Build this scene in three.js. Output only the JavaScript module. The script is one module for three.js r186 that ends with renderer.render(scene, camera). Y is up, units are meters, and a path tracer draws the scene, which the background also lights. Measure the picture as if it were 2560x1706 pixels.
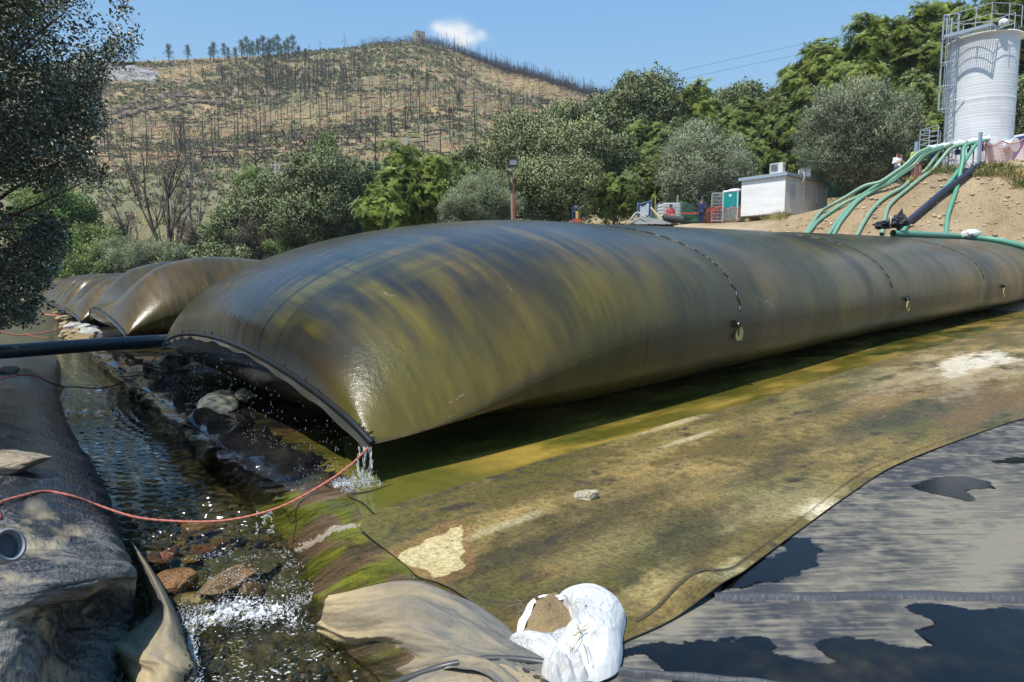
import * as THREE from 'three';
import { mergeGeometries, toCreasedNormals } from 'three/addons/utils/BufferGeometryUtils.js';
import { RoundedBoxGeometry } from 'three/addons/geometries/RoundedBoxGeometry.js';
import { MarchingCubes } from 'three/addons/objects/MarchingCubes.js';

// ---------- camera, sky, sun, exposure ----------
const V = (x, y, z) => new THREE.Vector3(x, y, z);
const F = 1600, PITCH = 5.28 * Math.PI / 180, EYE = V(0, 1.7, 0);      // focal length in pixels of a 2560 x 1706 frame
const scene = new THREE.Scene();
const camera = new THREE.PerspectiveCamera(2 * Math.atan(853 / F) * 180 / Math.PI, 2560 / 1706, 0.1, 2000);
camera.position.copy(EYE); camera.rotation.x = -PITCH; scene.add(camera);
const renderer = new THREE.WebGLRenderer({ antialias: true });
renderer.toneMapping = THREE.LinearToneMapping; renderer.toneMappingExposure = 1.28;
renderer.shadowMap.enabled = true;

const SUN_EL = 63 * Math.PI / 180, SUN = V(-0.70 * Math.cos(SUN_EL), Math.sin(SUN_EL), 0.714 * Math.cos(SUN_EL)).normalize();
const sun = new THREE.DirectionalLight(new THREE.Color(1.0, 0.95, 0.87), 4.3);
sun.position.copy(SUN).multiplyScalar(120); sun.castShadow = true;
Object.assign(sun.shadow.camera, { left: -90, right: 90, top: 90, bottom: -90, near: 1, far: 400 }); sun.shadow.mapSize.set(4096, 4096);
scene.add(sun);

// ---------- seeded random, noise ----------
function rng(seed) { let s = seed >>> 0; return () => { s = (s + 0x6d2b79f5) | 0; let t = Math.imul(s ^ (s >>> 15), 1 | s); t = (t + Math.imul(t ^ (t >>> 7), 61 | t)) ^ t; return ((t ^ (t >>> 14)) >>> 0) / 4294967296; }; }
const PERM = new Uint8Array(512), GRAD = new Float32Array(512);
{ const r = rng(7), a = [...Array(256).keys()]; for (let i = 255; i > 0; i--) { const j = Math.floor(r() * (i + 1));[a[i], a[j]] = [a[j], a[i]]; } for (let i = 0; i < 512; i++) { PERM[i] = a[i & 255]; } for (let i = 0; i < 512; i++) GRAD[i] = r() * 2 - 1; }
function vn2(x, y) { // value noise -1..1
  const xi = Math.floor(x), yi = Math.floor(y); let u = x - xi, v = y - yi; u = u * u * (3 - 2 * u); v = v * v * (3 - 2 * v);
  const X = xi & 255, Y = yi & 255, X1 = (X + 1) & 255, Y1 = (Y + 1) & 255;
  const a = GRAD[PERM[X + PERM[Y]]], b = GRAD[PERM[X1 + PERM[Y]]], c = GRAD[PERM[X + PERM[Y1]]], d = GRAD[PERM[X1 + PERM[Y1]]];
  return a + (b - a) * u + (c - a + (a - b - c + d) * u) * v;
}
function fbm(x, y, o = 4) { let s = 0, a = 0.5; for (let i = 0; i < o; i++) { s += a * vn2(x, y); x = x * 2.03 + 17.1; y = y * 2.03 + 5.7; a *= 0.5; } return s; }
const clamp = (x, a = 0, b = 1) => x < a ? a : x > b ? b : x;
const sst = (a, b, x) => { const t = clamp((x - a) / (b - a)); return t * t * (3 - 2 * t); };
const lerp = (a, b, t) => a + (b - a) * t;
const mix3 = (a, b, t) => [lerp(a[0], b[0], t), lerp(a[1], b[1], t), lerp(a[2], b[2], t)];

// ---------- sky: air and one small cloud ----------
{
  const W = 2048, H = 1024, d = new Float32Array(W * H * 4);
  const cl = pix(1152, 86), cu = V(0, 1, 0), cr = V().crossVectors(cl, cu).normalize(); cu.crossVectors(cr, cl).normalize();
  for (let j = 0; j < H; j++) for (let i = 0; i < W; i++) {
    const el = ((j + 0.5) / H - 0.5) * Math.PI, az = ((i + 0.5) / W - 0.5) * 2 * Math.PI;
    const D = V(Math.cos(el) * Math.cos(az), Math.sin(el), Math.cos(el) * Math.sin(az)), y = Math.max(0, D.y);
    const h = Math.pow(1 - y, 2.2), c = mix3([0.05, 0.26, 0.60], [0.445, 0.60, 0.71], h);
    const g = Math.max(0, D.dot(SUN)), glow = 0.28 * Math.pow(g, 6) + 0.55 * Math.pow(g, 40);
    let r = c[0] + glow, gg = c[1] + glow * 0.97, b = c[2] + glow * 0.9;
    const f = D.dot(cl);
    if (f > 0.97) {
      const X = D.dot(cr) / f * F, Y = D.dot(cu) / f * F;
      const nx = fbm(X * 0.018 + 3, Y * 0.03, 4), ny = fbm(X * 0.04 + 30, Y * 0.05 + 9, 4);
      const yy = Y + X * 0.16; const e = Math.hypot((X + 4) / 66, (yy - 2 + (yy < 0 ? -4 : 4)) / (yy > 0 ? 30 : 36));
      const a = sst(1.05, 0.25, e + nx * 0.55 + ny * 0.35) * 0.97;
      r = lerp(r, 0.74, a); gg = lerp(gg, 0.75, a); b = lerp(b, 0.77, a);
    }
    const k = (j * W + i) * 4; d[k] = r; d[k + 1] = gg; d[k + 2] = b; d[k + 3] = 1;
  }
  const t = new THREE.DataTexture(d, W, H, THREE.RGBAFormat, THREE.FloatType); t.mapping = THREE.EquirectangularReflectionMapping; t.magFilter = t.minFilter = THREE.LinearFilter; t.needsUpdate = true;
  scene.background = t; scene.environment = t;
}
// ---------- placing: the ray of a pixel of the photograph ----------
function ray(u, v) { const yv = (853 - v) / F, c = Math.cos(PITCH), s = Math.sin(PITCH), q = c + yv * s; return [((u - 1280) / F) / q, (yv * c - s) / q]; } // x and y per metre of depth
function pix(u, v) { const r = ray(u, v); return V(r[0], r[1], -1).normalize(); }
function at(u, v, d) { const r = ray(u, v); return V(r[0] * d, EYE.y + r[1] * d, -d); }
function flat(u, v, y) { const r = ray(u, v); return at(u, v, (y - EYE.y) / r[1]); }
function proj(p) { const y = p.y - EYE.y, c = Math.cos(PITCH), s = Math.sin(PITCH), z = -p.z * c - y * s; return [1280 + F * p.x / z, 853 - F * (y * c - p.z * s) / z]; }
// the drained pad falls gently towards the stream: y = SLOPE * s along the tubes' axis AX
const AX = V(Math.sin(0.864), 0, -Math.cos(0.864)), SLOPE = 0.03, C0 = flat(912, 1212, 0);
const padY = (x, z) => SLOPE * ((x - C0.x) * AX.x + (z - C0.z) * AX.z);
function pad(u, v, h = 0) { const r = ray(u, v); const d = (EYE.y - h + SLOPE * (C0.x * AX.x + C0.z * AX.z)) / (SLOPE * (r[0] * AX.x - AX.z) - r[1]); return at(u, v, d); }

// ---------- object helpers ----------
const names = {};
function numbered(n) { const k = names[n] = (names[n] ?? -1) + 1; return k ? n + '_' + String(k).padStart(3, '0') : n; }
function tag(o, label, category, group, kind) { if (label) o.userData.label = label; if (category) o.userData.category = category; if (group) o.userData.group = group; if (kind) o.userData.kind = kind; return o; }
function thing(name, label, category, pos, group) { const o = new THREE.Group(); o.name = numbered(name); if (pos) o.position.copy(pos); scene.add(o); return tag(o, label, category, group); }
function mesh(name, geo, mat, parent = scene) { const m = new THREE.Mesh(geo, mat); m.name = parent === scene ? numbered(name) : name; m.castShadow = m.receiveShadow = true; parent.add(m); return m; }
function structure(name, geo, mat, label) { return tag(mesh(name, geo, mat), label, null, null, 'structure'); }
function inst(name, geo, mat, mats, cols, parent = scene) {
  const m = new THREE.InstancedMesh(geo, mat, mats.length); m.name = parent === scene ? numbered(name) : name; m.castShadow = m.receiveShadow = true;
  mats.forEach((x, i) => m.setMatrixAt(i, x)); if (cols) cols.forEach((c, i) => m.setColorAt(i, c)); parent.add(m); return m;
}
function copyOf(o, label) { const c = o.clone(); c.name = numbered(o.name.replace(/_\d{3}$/, '')); c.userData = { ...o.userData }; if (label) c.userData.label = label; scene.add(c); return c; }
function std(color, roughness = 0.8, extra = {}) { return new THREE.MeshStandardMaterial({ color: color.isColor ? color : new THREE.Color().setRGB(...color), roughness, side: THREE.DoubleSide, ...extra }); }
function phys(color, roughness = 0.8, extra = {}) { return new THREE.MeshPhysicalMaterial({ color: new THREE.Color().setRGB(...color), roughness, side: THREE.DoubleSide, ...extra }); }
const toS = x => { x = clamp(x); return Math.round(255 * (x <= 0.0031308 ? x * 12.92 : 1.055 * Math.pow(x, 1 / 2.4) - 0.055)); };
function colorTex(w, h, fn, repeat = true) { const d = new Uint8Array(w * h * 4); for (let j = 0; j < h; j++) for (let i = 0; i < w; i++) { const c = fn((i + 0.5) / w, (j + 0.5) / h), k = (j * w + i) * 4; d[k] = toS(c[0]); d[k + 1] = toS(c[1]); d[k + 2] = toS(c[2]); d[k + 3] = 255; } return fin(new THREE.DataTexture(d, w, h), repeat, true); }
function dataTex(w, h, fn, repeat = true) { const d = new Uint8Array(w * h * 4); for (let j = 0; j < h; j++) for (let i = 0; i < w; i++) { const c = fn((i + 0.5) / w, (j + 0.5) / h), k = (j * w + i) * 4; d[k] = d[k + 1] = d[k + 2] = Math.round(255 * clamp(c)); d[k + 3] = 255; } return fin(new THREE.DataTexture(d, w, h), repeat, false); }
// one pass that fills a colour map and a roughness map
function twoTex(w, h, fn, repeat = true) { const d = new Uint8Array(w * h * 4), e = new Uint8Array(w * h * 4); for (let j = 0; j < h; j++) for (let i = 0; i < w; i++) { const c = fn((i + 0.5) / w, (j + 0.5) / h), k = (j * w + i) * 4; d[k] = toS(c[0]); d[k + 1] = toS(c[1]); d[k + 2] = toS(c[2]); d[k + 3] = 255; e[k] = e[k + 1] = e[k + 2] = Math.round(255 * clamp(c[3])); e[k + 3] = 255; } return [fin(new THREE.DataTexture(d, w, h), repeat, true), fin(new THREE.DataTexture(e, w, h), repeat, false)]; }
function fin(t, repeat, srgb) { t.wrapS = t.wrapT = repeat ? THREE.RepeatWrapping : THREE.ClampToEdgeWrapping; t.magFilter = t.minFilter = THREE.LinearFilter; if (srgb) t.colorSpace = THREE.SRGBColorSpace; t.needsUpdate = true; return t; }
const again = (t, x, y) => { const c = t.clone(); c.repeat.set(x, y); c.wrapS = c.wrapT = THREE.RepeatWrapping; c.needsUpdate = true; return c; };
function grid(nu, nv, fn, uvfn) {
  const p = new Float32Array((nu + 1) * (nv + 1) * 3), uv = new Float32Array((nu + 1) * (nv + 1) * 2), ix = [];
  for (let j = 0; j <= nv; j++) for (let i = 0; i <= nu; i++) { const k = j * (nu + 1) + i, q = fn(i / nu, j / nv, i, j); p[k * 3] = q.x; p[k * 3 + 1] = q.y; p[k * 3 + 2] = q.z; const t = uvfn ? uvfn(i / nu, j / nv, q) : [q.x, q.z]; uv[k * 2] = t[0]; uv[k * 2 + 1] = t[1]; if (i < nu && j < nv) ix.push(k, k + 1, k + nu + 2, k, k + nu + 2, k + nu + 1); }
  const g = new THREE.BufferGeometry(); g.setAttribute('position', new THREE.BufferAttribute(p, 3)); g.setAttribute('uv', new THREE.BufferAttribute(uv, 2)); g.setIndex(ix); g.computeVertexNormals(); return g;
}
// a skin through rails of points (first along each rail, then across them), pushed along its normal by disp(point, i, j)
function loftGrid(rails, nu, nv) {
  const rows = rails.map(r => { const c = new THREE.CatmullRomCurve3(r, false, 'centripetal'); return Array.from({ length: nu + 1 }, (_, i) => c.getPoint(i / nu)); });
  const P = []; for (let i = 0; i <= nu; i++) { const c = new THREE.CatmullRomCurve3(rows.map(r => r[i]), false, 'centripetal'); P.push(Array.from({ length: nv + 1 }, (_, j) => c.getPoint(j / nv))); }
  return P;
}
function loft(rails, nu, nv, disp, uvfn) {
  const P = loftGrid(rails, nu, nv); let g = grid(nu, nv, (u, v, i, j) => P[i][j], uvfn);
  if (disp) { const p = g.attributes.position, n = g.attributes.normal; for (let j = 0; j <= nv; j++) for (let i = 0; i <= nu; i++) { const k = j * (nu + 1) + i; const q = V().fromBufferAttribute(p, k), N = V().fromBufferAttribute(n, k); if (N.y < 0) N.negate(); q.addScaledVector(N, disp(q, i / nu, j / nv)); p.setXYZ(k, q.x, q.y, q.z); } g.computeVertexNormals(); }
  return g;
}
// a flat sheet with a traced outline: shape in the ground plane, triangulated on a fine grid so that it can lie on the pad
function sheet(outline, yfn, step = 0.12, thick = 0) {
  const xs = outline.map(p => p.x), zs = outline.map(p => p.z), x0 = Math.min(...xs), x1 = Math.max(...xs), z0 = Math.min(...zs), z1 = Math.max(...zs);
  const sh = new THREE.Shape(outline.map(p => new THREE.Vector2(p.x, -p.z)));
  let g = new THREE.ShapeGeometry(sh, 4); const p = g.attributes.position; const uv = g.attributes.uv;
  for (let i = 0; i < p.count; i++) { const x = p.getX(i), z = -p.getY(i); p.setXYZ(i, x, yfn(x, z), z); uv.setXY(i, x, z); }
  g.computeVertexNormals(); return g;
}
function smooth(pts, n, closed = false) { return new THREE.CatmullRomCurve3(pts, closed, 'centripetal').getPoints(n); }
function tube(pts, r, seg = 8, n = 0, closed = false) { const c = new THREE.CatmullRomCurve3(pts, closed, 'centripetal'); return new THREE.TubeGeometry(c, n || pts.length * 6, r, seg, closed); }
function taper(pts, r0, r1, seg = 7, n = 0) {
  const c = new THREE.CatmullRomCurve3(pts, false, 'centripetal'), N = n || pts.length * 4, g = new THREE.TubeGeometry(c, N, 1, seg, false), p = g.attributes.position;
  for (let i = 0; i <= N; i++) { const q = c.getPointAt(i / N), r = typeof r1 === 'function' ? r1(i / N) : lerp(r0, r1, i / N); for (let j = 0; j <= seg; j++) { const k = i * (seg + 1) + j, w = V().fromBufferAttribute(p, k).sub(q).multiplyScalar(r).add(q); p.setXYZ(k, w.x, w.y, w.z); } }
  g.computeVertexNormals(); return g;
}
function bar(a, b, r, seg = 6) { const d = V().subVectors(b, a), g = new THREE.CylinderGeometry(r, r, d.length(), seg, 1); g.applyQuaternion(new THREE.Quaternion().setFromUnitVectors(V(0, 1, 0), d.clone().normalize())); g.translate((a.x + b.x) / 2, (a.y + b.y) / 2, (a.z + b.z) / 2); return g; }
function box(w, h, d, x = 0, y = 0, z = 0, r = 0) { const g = r ? new RoundedBoxGeometry(w, h, d, 2, r) : new THREE.BoxGeometry(w, h, d); g.translate(x, y, z); return g; }
const plain = g => { g = g.index ? g.toNonIndexed() : g; for (const k of Object.keys(g.attributes)) if (!['position', 'normal', 'uv'].includes(k)) g.deleteAttribute(k); if (!g.attributes.uv) g.setAttribute('uv', new THREE.BufferAttribute(new Float32Array(g.attributes.position.count * 2), 2)); return g; };
const merge = gs => mergeGeometries(gs.map(plain));
function lump(r, seed, amp = 0.25, fr = 1.4, sx = 1, sy = 1, sz = 1, det = 3) { // an uneven stone or bundle
  const g = new THREE.IcosahedronGeometry(r, det), p = g.attributes.position; for (let i = 0; i < p.count; i++) { const q = V().fromBufferAttribute(p, i), n = q.clone().normalize(); const d = 1 + amp * (vn2(n.x * fr + seed * 7.3, n.y * fr + n.z * 1.7 * fr + seed) + 0.5 * vn2(n.z * fr * 2.3 + seed, n.x * fr * 2 - n.y * 2 * fr)); p.setXYZ(i, q.x * d * sx, q.y * d * sy, q.z * d * sz); }
  g.computeVertexNormals(); return g;
}
function facet(r, seed, sx, sy, sz, cuts = 9) { // a broken stone: a ball cut by random planes
  const R = rng(seed), g = new THREE.IcosahedronGeometry(r, 4), p = g.attributes.position, pl = [];
  for (let i = 0; i < cuts; i++) { const n = V(R() * 2 - 1, R() * 2 - 1, R() * 2 - 1).normalize(); pl.push([n, r * (0.55 + R() * 0.3)]); }
  for (let i = 0; i < p.count; i++) { const q = V().fromBufferAttribute(p, i); for (const [n, d] of pl) { const e = q.dot(n) - d; if (e > 0) q.addScaledVector(n, -e * 0.94); } const k = 1 + 0.05 * vn2(q.x / r * 5 + seed, q.y / r * 5 + q.z / r * 4); p.setXYZ(i, q.x * sx * k, q.y * sy * k, q.z * sz * k); }
  return toCreasedNormals(g, 0.45);
}
const _rc = new THREE.Raycaster();
function onMesh(u, v, list) { const r = ray(u, v); _rc.set(EYE, V(r[0], r[1], -1).normalize()); _rc.far = 60; let best = null; for (const m of list) { m.updateMatrixWorld(true); const h = _rc.intersectObject(m, false)[0]; if (h && (!best || h.distance < best.distance)) best = h; } return best && best.point.clone(); }
function inPoly(poly, x, y) { let c = false; for (let i = 0, j = poly.length - 1; i < poly.length; j = i++) { const [a, b] = poly[i], [e, f] = poly[j]; if ((b > y) !== (f > y) && x < (e - a) * (y - b) / (f - b) + a) c = !c; } return c; }
// ---------- terrain: bank, wooded slope and the burnt hill ----------
const vy = (u, v, d) => EYE.y + ray(u, v)[1] * d;
const RIDGE = [[-900, 175], [-300, 168], [0, 160], [200, 152], [330, 156], [440, 153], [560, 152], [700, 143], [800, 133], [870, 124], [950, 112], [1030, 104], [1085, 110], [1160, 140], [1260, 174], [1360, 205], [1460, 232], [1540, 262], [1700, 315], [1900, 350], [2300, 380], [3400, 400]];
const ridgeV = u => { for (let i = 1; i < RIDGE.length; i++) if (u <= RIDGE[i][0]) return lerp(RIDGE[i - 1][1], RIDGE[i][1], (u - RIDGE[i - 1][0]) / (RIDGE[i][0] - RIDGE[i - 1][0])); return 400; };
const hillRows = (c, ks) => { const r = ridgeV(c), k = (d, f) => [d, vy(c, lerp(r, 600, f), d)]; return [...ks, k(80, 0.80), k(120, 0.57), k(190, 0.34), k(260, 0.14), k(318, 0.015), [330, vy(c, r, 330)], [350, vy(c, r, 330) - 3], [470, vy(c, r, 330) - 50]]; };
const COLS = [
  [-900, hillRows(-900, [[13, -0.9], [36, -0.8], [47, -0.2], [59, 0.6], [66, 3.0], [73, 6.8]])],
  [0, hillRows(0, [[13, -0.9], [36, -0.8], [47, -0.2], [59, 0.6], [66, 3.0], [73, 6.8]])],
  [450, hillRows(450, [[13, -0.9], [36, -0.7], [47, 0.0], [59, 0.8], [66, 3.2], [73, 7.2]])],
  [800, hillRows(800, [[13, -0.9], [30, -0.6], [44, 0.3], [52, 2.2], [62, 6.5]])],
  [1050, hillRows(1050, [[13, -0.9], [24, -0.3], [32, 1.6], [40, 3.4], [60, 7.5]])],
  [1300, hillRows(1300, [[13, -0.9], [21, -0.2], [30, 2.0], [38, 4.2], [60, 8.5]])],
  [1500, hillRows(1500, [[13, -0.9], [22, 0.2], [30, 2.4], [38, 5.0], [46, 5.4], [60, 9]])],
  [1700, hillRows(1700, [[13, -0.9], [24, 0.4], [36, 4.4], [40, 5.3], [47, 5.6], [60, 10]])],
  [1850, hillRows(1850, [[13, -0.9], [26, 0.6], [33, 3.0], [38.5, 5.35], [47, 5.9], [60, 11]])],
  [2000, hillRows(2000, [[13, -0.9], [27.5, 0.7], [32, 2.9], [36.5, 5.6], [46, 6.4], [60, 12]])],
  [2200, hillRows(2200, [[13, -0.9], [27.5, 0.9], [31.5, 3.9], [34.6, 6.55], [44, 7.2], [60, 13]])],
  [2340, hillRows(2340, [[13, -0.9], [27, 1.2], [30.5, 4.0], [34, 7.55], [44, 7.9], [60, 14]])],
  [2600, hillRows(2600, [[13, -0.9], [24.5, 1.4], [29, 4.3], [33, 8.1], [44, 8.4], [60, 15]])],
  [3400, hillRows(3400, [[13, -0.9], [22, 1.4], [27, 4.3], [32, 8.2], [44, 8.6], [60, 15]])],
];
for (const [c, rows] of COLS) if (c >= 1500) { const f = clamp((c - 1400) / 900); for (const r of rows) { if (r[0] === 80) r[1] = lerp(r[1], 21, f); if (r[0] === 120) r[1] = lerp(r[1], 33, f); if (r[0] === 190) r[1] = Math.min(r[1], lerp(60, 42, f)); } }
const colY = (rows, d) => { if (d <= rows[0][0]) return rows[0][1]; for (let i = 1; i < rows.length; i++) if (d <= rows[i][0]) return lerp(rows[i - 1][1], rows[i][1], (d - rows[i - 1][0]) / (rows[i][0] - rows[i - 1][0])); return rows[rows.length - 1][1]; };
function rawH(c, d) {
  if (c <= COLS[0][0]) return colY(COLS[0][1], d); if (c >= COLS[COLS.length - 1][0]) return colY(COLS[COLS.length - 1][1], d);
  let i = 1; while (c > COLS[i][0]) i++; const t = (c - COLS[i - 1][0]) / (COLS[i][0] - COLS[i - 1][0]);
  const y1 = colY(COLS[i - 1][1], d), y2 = colY(COLS[i][1], d), y0 = i > 1 ? colY(COLS[i - 2][1], d) : y1, y3 = i + 1 < COLS.length ? colY(COLS[i + 1][1], d) : y2;
  const m1 = (y2 - y0) / 2, m2 = (y3 - y1) / 2, t2 = t * t, t3 = t2 * t; return (2 * t3 - 3 * t2 + 1) * y1 + (t3 - 2 * t2 + t) * m1 * 0.5 + (-2 * t3 + 3 * t2) * y2 + (t3 - t2) * m2 * 0.5;
}
function H(x, z) {
  const d = Math.max(1, -z), c = 1280 + F * x / d; let y = rawH(c, d);
  const far = sst(60, 160, d), mid = sst(16, 40, d);
  y += far * (fbm(x * 0.012, z * 0.012, 4) * 7 + fbm(x * 0.06 + 9, z * 0.06, 3) * 1.6) * (1 - 0.75 * sst(285, 330, d)) + mid * (1 - far) * (fbm(x * 0.25, z * 0.25, 3) * 0.32 + fbm(x * 0.8, z * 0.8, 2) * 0.06);
  return y;
}
const onTerrain = (u, v, d0 = 20, d1 = 420) => { let a = d0; for (let d = d0; d < d1; d *= 1.012) { const p = at(u, v, d); if (p.y < H(p.x, p.z)) { let lo = a, hi = d; for (let k = 0; k < 12; k++) { const m = (lo + hi) / 2, q = at(u, v, m); if (q.y < H(q.x, q.z)) hi = m; else lo = m; } const q = at(u, v, hi); q.y = H(q.x, q.z); return q; } a = d; } return null; };
{
  const NU = 330, NV = 300, d0 = 13, d1 = 470, c0 = -900, c1 = 3400, L = Math.log(d1 / d0);
  const bentD = t => d0 * Math.exp(L * t);
  const g = grid(NU, NV, (u, v) => { const d = bentD(v), x = (lerp(c0, c1, u) - 1280) / F * d; return V(x, H(x, -d), -d); }, (u, v) => [u, v]);
  const [map, rough] = twoTex(2048, 1024, (u, v) => {
    const d = bentD(v), c = lerp(c0, c1, u), x = (c - 1280) / F * d, z = -d;
    const n1 = fbm(x * 0.05, z * 0.05, 4), n2 = fbm(x * 0.3 + 4, z * 0.3, 3), n3 = fbm(x * 1.7, z * 1.7 + 3, 3);
    // dug earth of the bank near, grass and soil on the hill far
    let earth = mix3([0.40, 0.285, 0.155], [0.50, 0.385, 0.235], clamp(0.5 + n2 * 1.4)); earth = mix3(earth, [0.27, 0.185, 0.105], clamp(0.15 + n3 * 0.9));
    const wild = sst(1500, 1350, c) * sst(26, 34, d) + sst(46, 56, d);
    let hill = mix3([0.345, 0.25, 0.125], [0.215, 0.15, 0.08], clamp(0.45 + n1 * 1.5)); hill = mix3(hill, [0.15, 0.14, 0.065], clamp(0.30 + n2 * 1.6)); hill = mix3(hill, [0.085, 0.075, 0.06], clamp(-0.05 + n3 * 0.8 + fbm(x * 0.12 + 50, z * 0.12, 3) * 0.9));
    const red = sst(0.1, 0.5, fbm(x * 0.02 + 80, z * 0.03, 3)) * sst(190, 110, d); hill = mix3(hill, [0.29, 0.165, 0.085], red * 0.7);
    if (d < 70) hill = mix3(hill, [0.075, 0.075, 0.038], 0.75); else { const gz = clamp(fbm(x * 0.016 + 20, z * 0.022, 4) * 2.2 + 0.15); hill = mix3(hill, [0.17, 0.165, 0.085], gz * 0.7); }
    const k = mix3(earth, hill, clamp(wild)); return [...k, 0.95];
  }, false);
  const pb = dataTex(512, 512, (u, v) => 0.5 + fbm(u * 24, v * 24, 5) * 0.7);
  structure('hills', g, std([1, 1, 1], 0.96, { map, bumpMap: again(pb, 180, 60), bumpScale: 0.06 }), 'dry hillside, wooded slope and earth bank behind the tubes');
  const base = new THREE.CircleGeometry(900, 64); base.rotateX(-Math.PI / 2); base.translate(0, -1.3, 0);
  structure('ground', base, std([0.17, 0.14, 0.085], 0.95, { bumpMap: again(pb, 900, 900), bumpScale: 0.05 }), 'dry valley floor');
}
// ---------- the filled geotextile tubes ----------
const ROW = V(Math.sin(-0.665), 0, -Math.cos(-0.665));              // along the row of tube ends, away to the left
const weave = dataTex(256, 256, (u, v) => 0.5 + 0.3 * Math.sin(u * 64 * Math.PI) * (Math.sin(v * 64 * Math.PI) > 0 ? 1 : 0.4) + 0.3 * fbm(u * 30, v * 30, 2));
function tubeTex(w, h, LS, LG, seed, front) { // colour and wetness over s metres (u) and girth metres from the near bottom edge over the top (v)
  return twoTex(w, h, (u, v) => {
    const s = u * LS, g = v * LG, a = fbm(s * 0.55 + seed, g * 0.45 + seed, 4), b = fbm(s * 1.7 + seed * 3, g * 0.6, 4), c = fbm(s * 0.3 + seed, g * 0.55 + 40, 3), f = fbm(s * 16, g * 2.2 + seed, 3);
    let col = mix3([0.112, 0.086, 0.022], [0.145, 0.088, 0.022], clamp(0.5 + a * 1.4)); col = mix3(col, [0.118, 0.104, 0.018], clamp(0.25 + c * 1.2)); col = mix3(col, [0.046, 0.040, 0.024], clamp(0.20 + b * 1.2)); col = mix3(col, [0.19, 0.112, 0.030], clamp(fbm(s * 1.2 + 60, g * 0.9 + seed, 4) * 1.3 - 0.25));
    const k = (front ? 0.80 : 0.66) * (1 + f * 0.34); col = [col[0] * k, col[1] * k, col[2] * k * (front ? 0.70 : 0.65)];
    let ro = (front ? 0.34 : 0.28) + 0.14 * b + 0.10 * f;
    { const top = sst(1.35, 3.0, g + 0.9 * a) * (front ? 1 : 0.45), k2 = fbm(s * 1.2 + 11, g * 0.8 + s * 0.25, 4) * 0.9 + fbm(s * 9, g * 1.0, 3) * 1.1; col = mix3(col, [0.017, 0.017, 0.018], top * sst(-1.0, 0.32, k2) * 0.88); ro = lerp(ro, 0.21, top * 0.85); }  // top darkened in the colour, broken into streaks, so the sky sheen shows
    const sc = fbm(s * 2.6 + 3 * seed, g * 2.6, 2); if (Math.abs(sc) < 0.007 && vn2(s * 1.1 + 30, g * 1.1) > 0.5) col = mix3(col, [0.35, 0.33, 0.27], 0.45);
    if (front) { // mud line along the foot of the flank, and dark weed combed down over the end by the runoff
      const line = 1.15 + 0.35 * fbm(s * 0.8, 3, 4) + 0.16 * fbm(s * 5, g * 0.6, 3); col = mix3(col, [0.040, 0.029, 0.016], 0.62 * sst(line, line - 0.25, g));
      const far = sst(2.4, 4.4, g + s * 0.15), st = 0.75 * fbm(s * 0.25 + 5, g * 3.0, 4) + 0.85 * fbm(s * 0.8, g * 13, 3); const weed = far * sst(4.6, 1.0, s + 1.2 * fbm(s, g * 1.5, 3)) * sst(-0.30, 0.18, st); col = mix3(col, [0.012, 0.013, 0.012], weed * 0.92); ro = lerp(ro, 0.16, weed);
    }
    return [...col, clamp(ro, 0.14, 0.7)];
  });
}
const WATERFILM = { specularIntensity: 0.8, ior: 1.5 };
const skinBump = dataTex(1024, 1024, (u, v) => 0.5 + 0.42 * fbm(u * 9, v * 5, 4) + 0.26 * fbm(u * 70, v * 40, 3) + 0.10 * vn2(u * 256, v * 256));
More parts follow.
